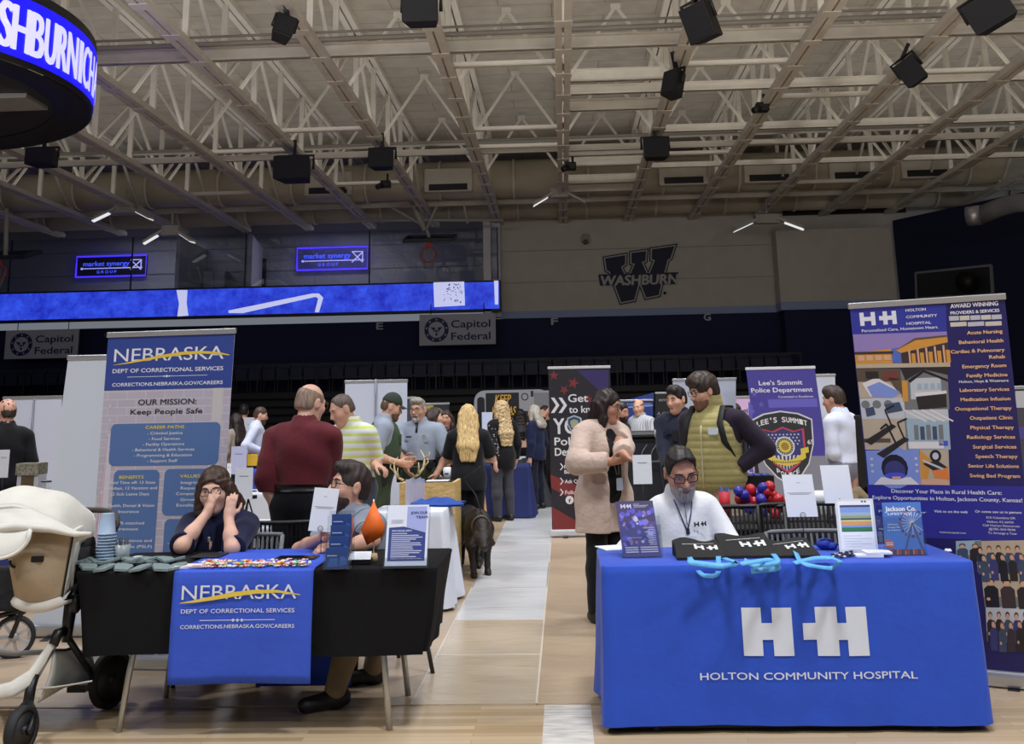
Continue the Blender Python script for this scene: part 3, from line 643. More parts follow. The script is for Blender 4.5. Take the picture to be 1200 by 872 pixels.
class Pic:
    def __init__(s, Bd, tl, tr, bl, d=.0016):
        s.B, s.d = Bd, d; s.o = Vector(Bd.uv(*tl)); s.a = Vector(Bd.uv(*tr))-s.o; s.b = Vector(Bd.uv(*bl))-s.o
    def p(s, mb, pts, m, k=1): s.B.poly(mb, [tuple(s.o+s.a*x+s.b*y) for x, y in pts], m, s.d+.0004*k)
    def r(s, mb, x0, y0, x1, y1, m, k=1): s.p(mb, [(x0, y0), (x1, y0), (x1, y1), (x0, y1)], m, k)
    def e(s, mb, x, y, rx, ry, m, k=1, n=14): s.p(mb, [(x+rx*math.cos(2*PI*i/n), y+ry*math.sin(2*PI*i/n)) for i in range(n)], m, k)
    def l(s, mb, pts, w, m, k=2):
        for (x0, y0), (x1, y1) in zip(pts, pts[1:]):
            d = Vector((x1-x0, y1-y0)).normalized()*w; n = Vector((-d.y, d.x))
            s.p(mb, [(x0+n.x, y0+n.y), (x1+n.x, y1+n.y), (x1-n.x, y1-n.y), (x0-n.x, y0-n.y)], m, k)
def C(*c): return mat(*c, .55)
def hplus(mb, fn, u, v, h, m=0, d=.002, gap=.32):
    """the hospital mark: an H, then an H with a plus through its left post; u, v lower left, h tall"""
    w = h*.30; H1 = h*1.14
    def r(x0, y0, x1, y1): mb.add([fn(u+x0, v+y0, d), fn(u+x1, v+y0, d), fn(u+x1, v+y1, d), fn(u+x0, v+y1, d)], [(0, 1, 2, 3)], m)
    r(0, 0, w*1.05, h); r(H1-w*1.05, 0, H1, h); r(w*1.05, h*.34, H1-w*1.05, h*.66)
    x = H1+h*gap
    r(x+w*.95, 0, x+w*2, h); r(x, h*.34, x+w*.95, h*.66); r(x+w*2, h*.34, x+w*2+h*.34, h*.66); r(x+w*2+h*.34, 0, x+w*3.05+h*.34, h)
    return x+w*3.05+h*.34
# ---------------------------------------------------------------- the corrections department's banner
def brick_print():
    m = bpy.data.materials.new('faint_brick_print'); m.use_nodes = True; nt = m.node_tree; B = nt.nodes['Principled BSDF']
    tc = nt.nodes.new('ShaderNodeTexCoord'); mp = nt.nodes.new('ShaderNodeMapping'); mp.inputs['Rotation'].default_value = (PI/2, 0, 0)
    br = nt.nodes.new('ShaderNodeTexBrick'); br.inputs['Scale'].default_value = 1; br.inputs['Brick Width'].default_value = .13; br.inputs['Row Height'].default_value = .05; br.inputs['Mortar Size'].default_value = .003
    for k, c in (('Color1', (186, 180, 196)), ('Color2', (180, 173, 190)), ('Mortar', (200, 196, 208))): br.inputs[k].default_value = (*[s2l(x) for x in c], 1)
    nt.links.new(tc.outputs['Object'], mp.inputs[0]); nt.links.new(mp.outputs[0], br.inputs['Vector']); nt.links.new(br.outputs[0], B.inputs['Base Color']); B.inputs['Roughness'].default_value = .55
    return m
t, N = banner('pull_up_banner', 'tall blue and lilac recruiting banner listing a prison service mission behind the left table', (-3.057, 6.898, 0), (-2.194, 6.795, 0), (-2.931, 6.682, 2.057), brick_print())
vb = N.uv(200, 456)[1]; mb = MB(); N.rect(mb, 0, vb, N.W, N.H-.01, 0); N.rect(mb, 0, .09, N.W, N.uv(200, 690)[1], 0); mb.build('blue_field', C(44, 68, 148), t)
mb = MB()
for k in range(4): u = .0+.012*k; v0 = .45; N.poly(mb, [(u+.0, v0), (u+.05, v0), (u+.085-.01*k, v0+1.0), (u+.05-.01*k, v0+1.0)], k % 2, .0008+.0002*k)
N.rect(mb, N.W-.12, .45, N.W-.05, vb, 2, .0008); N.rect(mb, N.W-.075, .45, N.W-.07, vb, 1, .0012)
rr = random.Random(5)
for k in range(7): N.poly(mb, star(.035+rr.uniform(0, .03), vb-.1-.09*k, .018), 1, .002)
mb.build('printed_flag', [C(196, 150, 166), C(206, 202, 216), C(200, 196, 196)], t)
mb = MB()
for x0, y0, x1, y1 in ((127, 494.5, 259, 546), (123, 550.5, 187.5, 700), (189.5, 549, 257, 604), (187, 608, 257, 700)):
    a, b = N.uv(x0, y1), N.uv(x1, y0)
    N.poly(mb, rrect(a[0], a[1], b[0], b[1], .035), 0, .002)
mb.build('text_panel', C(82, 114, 170), t)
mb = MB(); put(mb, 'NEBRASKA', N.uv(133.5, 424)[0], N.uv(196, 422.3)[1], N.uv(196, 406.4)[1]-N.uv(196, 422.3)[1], N.fn, x1=N.uv(262, 420)[0], bold=-.008)
N.text(mb, 'DEPT OF CORRECTIONAL SERVICES', 132, 261.5, 437, 4.8, bold=.02, yb=434); N.text(mb, 'CORRECTIONS.NEBRASKA.GOV/CAREERS', 131.5, 261, 453.2, 4.2, bold=.02, yb=449.8)
a, b = N.uv(149, 442), N.uv(243, 440); N.rect(mb, a[0], a[1]-.0015, b[0], a[1]+.0015, 0, .0015)
c = N.uv(195.5, 441)
for k in (-1, 0, 1): N.disc(mb, c[0]+.018*k, a[1], .005 if k else .008, 0, .002)
N.text(mb, 'REQUIRED. APPLY TODAY', 181, 232, 769, 4, bold=.02)
for s_, x0, x1, y in (('- Criminal Justice', 173, 214, 509), ('- Food Services', 174.5, 211, 515.7), ('- Facility Operations', 167.5, 216, 522), ('- Behavioral & Health Services', 155, 228, 528.4), ('- Programming & Education', 157, 225, 535), ('- Support Staff', 172.5, 208, 541.5),
        ('- Paid Time off: 13 State', 126, 182, 567), ('Holidays, 12 Vacation and', 123.5, 184, 573.5), ('12 Sick Leave Days', 130, 175, 580.5), ('- Health, Dental & Vision', 122.5, 181, 594), ('Insurance', 139, 163, 601), ('- 2% matched', 134, 169, 614.5), ('retirement', 130, 162, 621.5),
        ('- Loan assistance and', 122, 178, 635), ('forgiveness (PSLF)', 126, 178, 642), ('Integrity', 212, 233, 567), ('Respect', 212, 232, 573.5), ('Compassion', 206.5, 238, 580), ('Growth', 211.5, 234, 587), ('Excellence', 207, 237, 593.5), ('Apply', 210, 226, 624), ('Today', 209, 227, 632), ('Training', 196, 232, 640)):
    N.text(mb, s_, x0, x1, y, 3.5 if s_[-1] not in ',.' else 3.5, bold=.012, d=.003)
mb.build('white_lettering', C(226, 228, 236), t)
mb = MB()
for s_, x0, x1, y in (('CAREER PATHS', 171, 216, 502.2), ('BENEFITS', 140, 168.5, 561), ('VALUES', 211, 234.5, 559.6)): N.text(mb, s_, x0, x1, y, 3.8, bold=.03, d=.003)
mb.build('yellow_lettering', C(226, 204, 70), t)
mb = MB(); N.text(mb, 'OUR MISSION:', 162, 230, 474, 6.8, bold=.022); N.text(mb, 'Keep People Safe', 153, 237, 485.6, 6.2, bold=.022, yb=484.5); mb.build('dark_lettering', C(40, 38, 50), t)
def swoosh(Bd, mb, pts, w, m=0, d=.003):
    q = [Vector(Bd.uv(*p)) for p in pts]; k = len(q)
    for i in range(k-1):
        e = (q[i+1]-q[i]).normalized(); n = Vector((-e.y, e.x)); w0 = w*math.sin(PI*(i+.15)/k); w1 = w*math.sin(PI*min(k-.15, i+1.15)/k)
        Bd.poly(mb, [tuple(q[i]-n*w0), tuple(q[i+1]-n*w1), tuple(q[i+1]+n*w1), tuple(q[i]+n*w0)], m, d)
mb = MB(); swoosh(N, mb, [(133, 428), (150, 425.5), (170, 421.5), (190, 417.5), (215, 414), (235, 412.8), (255, 413.5), (269, 416)], .010)
mb.build('yellow_swoosh', C(232, 196, 60), t)
# ---------------------------------------------------------------- the hospital's banner
t, Hb = banner('pull_up_banner', 'tall navy hospital banner with photos and a list of services behind the right table', (1.804, 6.529, 0), (2.544, 6.154, 0), (1.697, 6.219, 2.086), mat(30, 26, 96, .5))
mb = MB(); Hb.ppoly(mb, [(996, 362), (1108.5, 357), (1109.5, 388.5), (999, 392.5)], 0, .001); mb.build('logo_field', C(46, 54, 158), t)
mb = MB(); v1, v0 = Hb.uv(1100, 568.5)[1], Hb.uv(1100, 631)[1]; Hb.rect(mb, 0, v0, Hb.W, v1, 0, .001); mb.build('invitation_field', C(44, 44, 150), t)
mb = MB(); a = Hb.uv(1008.5, 382); h = Hb.uv(1016, 366)[1]-Hb.uv(1016, 381.5)[1]; hplus(mb, Hb.fn, a[0], a[1], h, d=.003, gap=.28)
for s_, x0, x1, y, c_, b_ in (('HOLTON', 1061.5, 1085, 364.5, 3.2, .03), ('COMMUNITY', 1062, 1098.5, 372, 3.2, .03), ('HOSPITAL', 1062.5, 1091.5, 380, 3.2, .03), ('Personalised Care, Hometown Heart.', 1010, 1100, 387, 3.4, .02),
        ('AWARD WINNING', 1114, 1170, 359.5, 5.2, .03), ('PROVIDERS & SERVICES', 1114, 1171.5, 367, 3.8, .03), ('Holton, Hoyt & Wetmore', 1124, 1182, 448, 3.2, .02),
        ('Discover Your Place in Rural Health Care:', 1045, 1174, 578.5, 4.8, .018), ('Explore Opportunities in Holton, Jackson County, Kansas!', 1023, 1198, 586.5, 4.6, .018), ('Visit us on the web', 1095, 1134, 600.8, 3, .025), ('Or come see us in person', 1143, 1197, 601.2, 3, .025),
        ('holtonhospital.com', 1102, 1132, 625, 2.2, .01), ('510 Columbine DR', 1156, 1190, 608, 2.6, .01), ('Holton, KS 66436', 1157, 1188, 612.8, 2.6, .01), ('Call Human Resources', 1152, 1195, 617.2, 2.6, .01), ('@785-364-9646', 1159, 1190, 621.5, 2.6, .01), ('To Arrange a Tour', 1158, 1192, 626, 2.6, .01), ('Follow us for', 1030, 1086, 601, 3, .02), ('more', 1030, 1042, 621, 3, .02)):
    Hb.text(mb, s_, x0, x1, y, c_, bold=b_, d=.003)
mb.build('white_lettering', C(230, 230, 240), t)
mb = MB()
for s_, x0, y in (('Acute Nursing', 1133.5, 391), ('Behavioral Health', 1124, 402), ('Cardiac & Pulmonary', 1114.5, 413), ('Rehab', 1159.5, 420), ('Emergency Room', 1128, 430.8), ('Family Medicine', 1133, 441.5), ('Laboratory Services', 1125, 458.5), ('Medication Infusion', 1126, 469.5), ('Occupational Therapy', 1119.5, 480.5), ('Outpatient Clinic', 1137, 491.5), ('Physical Therapy', 1137.5, 502.8), ('Radiology Services', 1133.5, 514), ('Surgical Services', 1140.5, 525.5), ('Speech Therapy', 1143.5, 536.7), ('Senior Life Solutions', 1135, 548), ('Swing Bed Program', 1137, 559.5)):
    x1 = {391: 1175, 402: 1176, 413: 1177.5, 420: 1178}.get(y, 1179.3+(y-430)*.125); Hb.text(mb, s_, x0, x1, y, 4.3, bold=.028, d=.003)
mb.build('gold_lettering', C(238, 190, 140), t)
mb = MB()
for k in range(5): Hb.prect(mb, 1112.5+k*12.5, 370-k*.4, 1123.5+k*12.5, 376-k*.4, k % 2, .0015)
for k in range(3): Hb.prect(mb, 1114+k*20.5, 377-k*.4, 1132.5+k*20.5, 383-k*.4, (k+1) % 2, .0015)
mb.build('award_badges', [C(190, 190, 200), C(206, 200, 190)], t)
cols = [C(84, 110, 190), C(150, 130, 190), C(214, 150, 60), C(60, 46, 50), C(190, 174, 150), C(130, 150, 215), C(40, 34, 34), C(226, 222, 220), C(92, 78, 62), C(160, 182, 196), C(120, 122, 122), C(76, 84, 200), C(226, 130, 60), C(22, 22, 34), C(196, 200, 205), C(64, 78, 104), C(216, 170, 140), C(120, 60, 56), C(60, 60, 120), C(206, 90, 110)]
def photo(name, tl, tr, bl, bg, fn_):
    P = Pic(Hb, tl, tr, bl); mb = MB(); P.r(mb, 0, 0, 1, 1, bg, 0); fn_(P, mb); mb.build(name, cols, t)
def f_build(P, mb):
    P.p(mb, [(0, .0), (1, 0), (1, .3), (0, .55)], 1); P.p(mb, [(0, .55), (.4, .45), (.4, .9), (0, .9)], 2, 2); P.r(mb, 0, .52, .42, .6, 3, 3); P.p(mb, [(.45, .5), (.66, .18), (1, .12), (1, .3), (.5, .58)], 2, 4); P.p(mb, [(.45, .5), (.66, .16), (1, .1), (1, .15), (.67, .22)], 8, 5)
    P.p(mb, [(.5, .58), (1, .32), (1, .95), (.5, .9)], 3, 3)
    for k in range(5): P.r(mb, .58+.09*k, .5-.03*k, .6+.09*k, .92, 16, 6); P.r(mb, .61+.09*k, .6-.02*k, .65+.09*k, .88, 2, 6)
    for k in range(4): P.r(mb, .03+.095*k, .63, .1+.095*k, .78, 16, 5)
    P.r(mb, 0, .88, 1, 1, 4, 6)
photo('photo_print', (999.5, 392), (1109.5, 388.5), (1003.5, 431.5), 0, f_build)
def f_bed(P, mb):
    P.r(mb, 0, 0, 1, .45, 8); P.p(mb, [(.1, .5), (.45, .3), (.95, .75), (.75, 1), (.25, .95)], 7, 2); P.p(mb, [(.2, .62), (.5, .45), (.95, .8), (.75, 1), (.3, .95)], 5, 3); P.r(mb, .2, .1, .5, .35, 6, 2); P.r(mb, .6, .1, .95, .4, 17, 2); P.p(mb, [(.7, .3), (1, .35), (1, .9), (.85, .7)], 8, 2)
photo('photo_print', (1003.5, 432), (1054.5, 431.5), (1007.5, 466.5), 4, f_bed)
def f_desk(P, mb):
    P.p(mb, [(0, 0), (1, 0), (1, .2), (.5, .05), (.1, .3)], 6, 1); P.r(mb, .2, .25, .85, .75, 14, 1); P.p(mb, [(.15, .3), (.5, .05), (1, .3), (1, .36), (.5, .12), (.2, .36)], 13, 2); P.p(mb, [(.3, .65), (.95, .6), (.95, .95), (.35, 1)], 6, 3); P.p(mb, [(.28, .6), (.96, .56), (.96, .63), (.3, .69)], 7, 4)
    for k in range(4): P.r(mb, .35+.14*k, .38, .44+.14*k, .52, 9, 4)
    P.r(mb, .02, .3, .14, .8, 2, 3)
photo('photo_print', (1055, 431.5), (1110, 429.5), (1057.5, 480.5), 10, f_desk)
def f_tread(P, mb):
    P.r(mb, 0, 0, 1, .4, 14, 1)
    for k in range(3): P.e(mb, .12+.26*k, .12, .1, .08, 10, 2)
    for x, y in ((.05, .55), (.3, .8)): P.p(mb, [(x-.05, y+.28), (x+.62, y-.05), (x+.72, y), (x+.1, y+.36)], 6, 3); P.l(mb, [(x+.62, y), (x+.5, y-.32), (x+.72, y-.4)], .018, 13, 5)
    P.p(mb, [(.55, .12), (.9, .08), (.95, .25), (.6, .3)], 15, 4); P.p(mb, [(.1, .2), (.3, .16), (.33, .32), (.12, .36)], 15, 4)
    P.l(mb, [(.4, .6), (.55, .5), (.75, .95)], .02, 13, 6); P.r(mb, 0, .78, .6, .86, 8, 2)
photo('photo_print', (1007.5, 467), (1059, 466), (1014, 527), 4, f_tread)
def f_gym(P, mb):
    P.p(mb, [(0, 0), (1, 0), (1, .3), (0, .2)], 14, 1)
    for k in range(4): P.l(mb, [(.0+.2*k, .0), (.5+.2*k, .3)], .018, 7, 2)
    for k in range(5): P.r(mb, .2+.14*k, .38+.04*(k % 2), .3+.14*k, .75, 15 if k % 2 else 10, 3)
    P.r(mb, .05, .8, .85, .97, 7, 4); P.r(mb, .75, .78, .95, .9, 11, 4)
photo('photo_print', (1059.5, 480.5), (1111, 479.5), (1062.5, 527), 9, f_gym)
def f_mri(P, mb):
    P.e(mb, .5, .5, .42, .62, 5, 1); P.e(mb, .52, .52, .25, .4, 13, 2); P.e(mb, .52, .6, .2, .3, 18, 3); P.p(mb, [(.25, .78), (.8, .78), (.95, 1), (.1, 1)], 7, 4); P.e(mb, .52, .74, .2, .1, 11, 5); P.r(mb, .46, .76, .62, .84, 16, 6)
    for k in range(3): P.e(mb, .1, .25+.18*k, .03, .04, 14, 3); P.e(mb, .93, .25+.18*k, .03, .04, 14, 3)
photo('photo_print', (1014.5, 528), (1077, 527), (1018, 568), 5, f_mri)
def f_ortho(P, mb):
    P.p(mb, [(0, 0), (.4, .3), (.2, 1), (0, 1)], 2, 1); P.e(mb, .55, .18, .2, .18, 13, 2); P.e(mb, .55, .18, .11, .1, 14, 3); P.p(mb, [(.1, .4), (.6, .3), (.95, .5), (.5, .62)], 6, 3); P.p(mb, [(.4, .6), (.95, .5), (1, .85), (.5, .8)], 12, 4); P.l(mb, [(.1, .3), (.8, .55)], .03, 14, 5); P.p(mb, [(.05, .85), (.9, .8), (1, 1), (0, 1)], 16, 2)
photo('photo_print', (1077.5, 527), (1111.5, 527), (1079, 568), 4, f_ortho)
def f_team(P, mb, n, rows, seed):
    rr = random.Random(seed); P.r(mb, 0, .7, 1, 1, 10, 1)
    for j in range(rows):
        for i in range(n):
            x = (i+.5+.3*(j % 2))/n; y = .28+.24*j+rr.uniform(-.03, .03); w = .42/n; cl = rr.choice((6, 15, 18, 6, 13, 3, 19 if seed == 3 else 15))
            P.p(mb, [(x-w, y+.75), (x-w*1.05, y+.2), (x-w*.5, y+.1), (x+w*.5, y+.1), (x+w*1.05, y+.2), (x+w, y+.75)], cl, 2+2*j); P.e(mb, x, y-.03, w*.62, .10, rr.choice((6, 3, 17, 8)), 2+2*j, 9); P.e(mb, x, y+.01, w*.48, .085, 16, 3+2*j, 9)
            if rr.random() < .5: P.e(mb, x-w*.5, y+.5, w*.3, .05, 16, 3+2*j, 7)
photo('photo_print', (1120, 634), (1150, 633), (1121, 658), 9, lambda P, mb: f_team(P, mb, 2, 1, 1)); photo('photo_print', (1142, 634), (1208, 633), (1146, 671), 4, lambda P, mb: f_team(P, mb, 6, 2, 2))
photo('photo_print', (1150, 672), (1208, 672), (1154, 711), 4, lambda P, mb: f_team(P, mb, 3, 1, 3)); photo('photo_print', (1155, 711), (1206, 711), (1157, 752), 14, lambda P, mb: f_team(P, mb, 5, 2, 4))
# ---------------------------------------------------------------- police recruiting banner in the aisle
t, P = banner('pull_up_banner', 'dark police recruiting banner with white headline and red stars by the aisle', (-.178, 13.515, 0), (.605, 13.547, 0), (-.174, 13.485, 2.061), mat(34, 30, 40, .55), rail=mat(200, 200, 205, .5))
mb = MB()
for k, (x, y, r_) in enumerate(((649, 440, 6), (672, 449, 7), (661, 457, 6), (693, 441, 5), (690, 468, 5))): u, v = P.uv(x, y); P.poly(mb, star(u, v, r_*.011, .3*k), 1 if k == 3 else 0, .0012)
P.ppoly(mb, [(645, 556), (674, 568), (690, 590), (690, 604), (668, 584), (646, 572)], 0, .001); P.ppoly(mb, [(647, 594), (678, 612), (719, 622), (719, 624), (648, 620)], 0, .001); P.ppoly(mb, [(690, 604), (718, 606), (719, 621), (690, 616)], 1, .0008)
P.ppoly(mb, [(676, 434), (713, 434), (713, 462), (700, 456)], 1, .0008)
mb.build('printed_stars', [C(122, 44, 44), C(54, 40, 100)], t)
mb = MB()
for s_, x0, x1, y, c_ in (('Get', 666, 689, 471, 9.5), ('to know', 667, 707, 483.5, 8.5), ('YOUR', 649, 705, 508, 19), ('Police', 650, 686, 521.5, 9.5), ('Department', 650.5, 708, 533.5, 9.5), ('Meet Us', 661.5, 684, 549, 4.5), ('Before', 661.5, 677, 555, 4.5), ('Ask Questions', 662, 696, 566, 4.5), ('Follow us', 662.5, 686, 579, 4.5)): P.text(mb, s_, x0, x1, y, c_, bold=.02, d=.002)
for x in (645.5, 654.5):
    P.ppoly(mb, [(x, 466), (x+4, 466), (x+10, 475), (x+4, 484), (x, 484), (x+6, 475)], 0, .002)
for y in (547, 564, 577): P.ppoly(mb, [(656, y-4), (657.5, y-4), (660.5, y), (657.5, y+4), (656, y+4), (659, y)], 0, .002)
u, v = P.uv(667.5, 586); P.ring(mb, u, v, .033, .05, 0, .002); P.disc(mb, u, v, .034, 0, .002); u, v = P.uv(679, 586); P.disc(mb, u, v, .05, 0, .002)
mb.build('white_lettering', C(222, 222, 228), t)
mb = MB(); u, v = P.uv(673, 497); s_ = .11
sh = [(-.8, .7), (-.4, .85), (0, 1), (.4, .85), (.8, .7), (.85, .1), (.5, -.65), (0, -1), (-.5, -.65), (-.85, .1)]
for k, (q_, m_) in enumerate(((1, 0), (.84, 1), (.55, 2))): P.poly(mb, [(u+x*s_*q_, v+y*s_*q_) for x, y in sh], m_, .0026+.0006*k)
for k in range(-2, 3): P.rect(mb, u+.018*k-.005, v-.045, u+.018*k+.005, v+.03-.008*abs(k), 3, .005)
mb.build('badge', [C(180, 186, 190), C(46, 66, 110), C(150, 166, 160), C(190, 176, 80)], t)
u, v = P.uv(667.5, 586); mb = MB(); put(mb, 'f', u-.012, v-.03, .045, P.fn, x1=u+.014, bold=.04, d=.004); mb.build('dark_letter', DARK, t)
# ---------------------------------------------------------------- second police banner with the big shield
t, L = banner('pull_up_banner', 'violet police department banner with a big shield badge behind the red and blue balloons', (2.393, 13.207, 0), (3.238, 13.201, 0), (2.293, 13.317, 1.991), mat(66, 58, 146, .55), rail=mat(205, 205, 210, .5))
mb = MB(); L.rect(mb, 0, .1, L.W, L.uv(920, 535)[1], 0, .0008); L.ppoly(mb, [(877, 470), (882, 476), (881, 535), (884, 560), (878, 560)], 1, .001)
for k, (x, y) in enumerate(((884, 462), (892, 474), (882, 482), (890, 493))): u, v = L.uv(x, y); L.poly(mb, star(u, v, .04), 2, .0012)
L.prect(mb, 901, 467, 957, 478, 2, .0012)
mb.build('lower_field', [C(126, 126, 140), C(92, 86, 176), C(96, 90, 184)], t)
mb = MB(); L.text(mb, "Lee's Summit", 889.5, 940.5, 451, 5.5, bold=.02, d=.002); L.text(mb, 'Police Department', 880.5, 952.5, 459.5, 5.5, bold=.02, d=.002); L.text(mb, 'Committed to Excellence', 912, 953, 466, 2.6, bold=.005, d=.002); mb.build('white_lettering', C(220, 220, 230), t)
c = L.uv(919.5, 521); SH = [(-35, 28), (-20, 35), (0, 38), (20, 35), (35, 28), (33, 0), (25, -22), (13, -37), (0, -45), (-13, -37), (-25, -22), (-33, 0)]
k1 = L.W/79.
def shp(pts, q_, dy=0): return [(c[0]+x*q_*k1, c[1]+(y*q_+dy)*k1) for x, y in pts]
mb = MB(); L.poly(mb, shp(SH, 1.0), 0, .002); L.poly(mb, shp(SH, .955), 1, .003)
IN = [(-23, 15), (-22, 9), (-10, 16), (0, 21), (10, 16), (22, 9), (23, 15), (22, -8), (14, -22), (0, -32), (-14, -22), (-22, -8)]
IN = [(-24, 18), (-12, 15), (0, 20), (12, 15), (24, 18), (23, -6), (15, -21), (0, -32), (-15, -21), (-23, -6)]
L.poly(mb, shp(IN, 1), 2, .004); L.poly(mb, shp(IN, .9), 3, .005)
for j, yy in enumerate((11, 7.5, 4, .5)):
    for i in range(-4, 5):
        if j % 2 == 0 or i < 4: L.poly(mb, star(c[0]+(i*4.2+(2.1 if j % 2 else 0))*k1, c[1]+yy*k1, 1.4*k1), 0, .006)
for i in range(-3, 4): L.poly(mb, shp([(i*4.5-1.1, -12), (i*4.5+1.1, -12), (i*3-.8, -29+abs(i)*2.2), (i*3-1.6, -29+abs(i)*2.2)], 1), 0, .0058)
for r_, m_, d_ in ((11, 0, .0065), (9.3, 1, .007), (7, 4, .0075), (4.5, 5, .008)): L.disc(mb, c[0], c[1]-2*k1, r_*k1, m_, d_)
for k in range(20): a_ = 2*PI*k/20; L.poly(mb, star(c[0]+8.1*k1*math.cos(a_), c[1]+(-2+8.1*math.sin(a_))*k1, 1*k1), 0, .0078)
L.poly(mb, shp([(-26, -3), (-17, -5), (-17, -11), (-9, -16), (0, -18), (9, -16), (17, -11), (17, -5), (26, -3), (26, -9), (22, -10), (22, -15), (12, -21), (0, -24), (-12, -21), (-22, -15), (-22, -10), (-26, -9)], 1), 4, .0085)
for i in range(-8, 9): L.poly(mb, shp([(i*2-.5, -20.6+.021*i*i*1.2), (i*2+.5, -20.6+.021*i*i*1.2), (i*2+.5, -18.9+.021*i*i*1.2), (i*2-.5, -18.9+.021*i*i*1.2)], 1), 1, .009)
mb.build('shield_badge', [C(200, 200, 205), C(38, 36, 44), C(176, 60, 84), C(46, 48, 110), C(206, 186, 70), C(150, 120, 50)], t)
mb = MB()
def arc(s_, x0, x1, cy0, bulge, cap):
    for i, ch in enumerate(s_):
        if ch == ' ': continue
        f_ = (i+.5)/len(s_)*2-1; x = (x0+x1)/2+(x1-x0)/2*f_; w_ = (x1-x0)/len(s_)*.38; y = cy0-bulge*f_*f_; sl_ = -2*bulge*f_/((x1-x0)/2)
        if ch == "'" : w_ *= .3
        put(mb, ch, -w_, 0, cap*k1/k1, lambda u, v, d: L.fn(c[0]+(x+u)*k1, c[1]+(y+v+sl_*u)*k1, d), x1=w_, bold=.03, d=.006)
arc("LEE'S SUMMIT", -29, 29, 25, 5, 6); arc('POLICE', -13, 13, -36, -6, 5.2)
for s_, x in (('18', -29.5), ('65', 29.5)): put(mb, s_, -3.4, 0, 5, lambda u, v, d: L.fn(c[0]+(x+u)*k1, c[1]+v*k1, d), x1=3.4, bold=.02, d=.006)
mb.build('shield_lettering', C(214, 214, 218), t)
# ---------------------------------------------------------------- plain banners and boards seen from behind or far off
PALE = mat(206, 214, 228, .55); PALE2 = mat(190, 196, 208, .6)
def px_banner(name, lb, bl, br, tl, Y, Yt, face, **k):
    a, b, c_ = at(*bl, Y), at(*br, Y), at(*tl, Yt); a.z = b.z = 0
    return banner(name, lb, a, b, c_, face, **k)
px_banner('pull_up_banner', 'plain white back of a tall banner just left of the blue prison service banner', (36, 748), (168, 748), (80, 420), 7.85, 7.75, PALE, pole=False)
t, b_ = px_banner('pull_up_banner', 'plain white back of a banner with a centre pole at the far left edge', (-4, 640), (66, 640), (4, 467), 12.6, 12.5, mat(206, 212, 232, .5), pole=False)
mb = MB().cyl(b_.fn(b_.W*.5, .1, .02), b_.fn(b_.W*.54, b_.H, .02), .008, n=6).cyl(b_.fn(b_.W*.44, .5, .015), b_.fn(b_.W*.53, b_.H, .015), .004, n=6); mb.build('support_pole', mat(120, 124, 134, .4, .5), t)
t, b_ = px_banner('pull_up_banner', 'plain white back of a banner with a pole, behind the officer in the cap', (401, 630), (476, 630), (404.5, 448), 12.9, 12.9, mat(206, 212, 230, .5), pole=False)
MB().cyl(b_.fn(b_.W*.5, .1, .02), b_.fn(b_.W*.5, b_.H+.03, .02), .009, n=6).build('support_pole', mat(120, 124, 134, .4, .5), t)
px_banner('pull_up_banner', 'pale grey plain banner behind the man in the olive vest', (786, 620), (862, 619), (788.5, 446), 13.6, 13.6, mat(176, 184, 204, .55))
px_banner('pull_up_banner', 'narrow white back of a banner right of the violet police banner', (935, 632), (985, 631), (930, 441), 13.9, 13.9, PALE)
t, K = px_banner('pull_up_banner', 'mauve banner far off, half hidden behind the vest man', (850, 600), (884, 600), (852, 466), 17, 17, mat(190, 160, 196, .6)); mb = MB(); K.text(mb, 'gic', 870, 881, 484, 6, bold=.02, d=.003); mb.build('lettering', mat(40, 40, 60, .6), t)
t, K = px_banner('pull_up_banner', 'slate grey banner edge far off, right of the officer in the cap', (466, 610), (486, 610), (467, 467), 15.5, 15.5, mat(52, 56, 70, .6))
t, K = px_banner('display_board', 'dark display board with a pale and yellow wildlife print, far off', (494, 610), (526, 610), (495, 474), 17.5, 17.5, mat(30, 30, 32, .6))
mb = MB(); K.ppoly(mb, [(497, 482), (506, 477), (515, 478), (522, 484), (514, 488), (502, 489)], 0, .003); K.ppoly(mb, [(496, 492), (508, 486), (518, 490), (521, 498), (504, 499)], 1, .004); K.prect(mb, 500, 475, 508, 479, 2, .003); mb.build('print', [C(120, 116, 96), C(84, 84, 78), C(170, 150, 60)], t)
t, K = px_banner('display_board', 'royal blue display board with a slanted top, far off behind the cardigan woman', (727, 600), (766, 600), (727, 470), 19, 19, mat(26, 52, 122, .6), base=False)
mb = MB(); K.ppoly(mb, [(727, 471), (766, 460), (766, 471)], 1, .0); K.ppoly(mb, [(728, 477), (765, 474), (765, 476), (728, 479)], 0, .003); K.text(mb, 'innovation', 729, 762, 475, 4, bold=.01, d=.003); K.text(mb, 'il', 741, 751, 499, 14, bold=.04, d=.003); mb.build('print', [C(120, 140, 196), C(30, 56, 130)], t)
t, K = px_banner('display_board', 'black display board with faint white words, far off beside the royal blue one', (767, 600), (800, 600), (768, 461), 19.5, 19.5, mat(16, 16, 20, .6), base=False)
mb = MB(); K.text(mb, 'envision', 772, 799, 470, 4, d=.003); K.text(mb, 'A CAREER', 770, 798, 486, 3.5, d=.003); K.text(mb, 'TO SEE', 770, 790, 492, 3.5, d=.003); mb.build('lettering', C(150, 150, 156), t)
t, K = px_banner('pull_up_banner', 'small navy banner far off between the white banner and the man in white', (963, 590), (979, 590), (963, 455), 18, 18, mat(24, 30, 92, .6)); mb = MB(); K.text(mb, 'H', 969, 976, 465, 7, d=.003, bold=.01); K.text(mb, 'H & G', 967, 977, 473, 3, d=.003); mb.build('lettering', C(150, 156, 190), t)
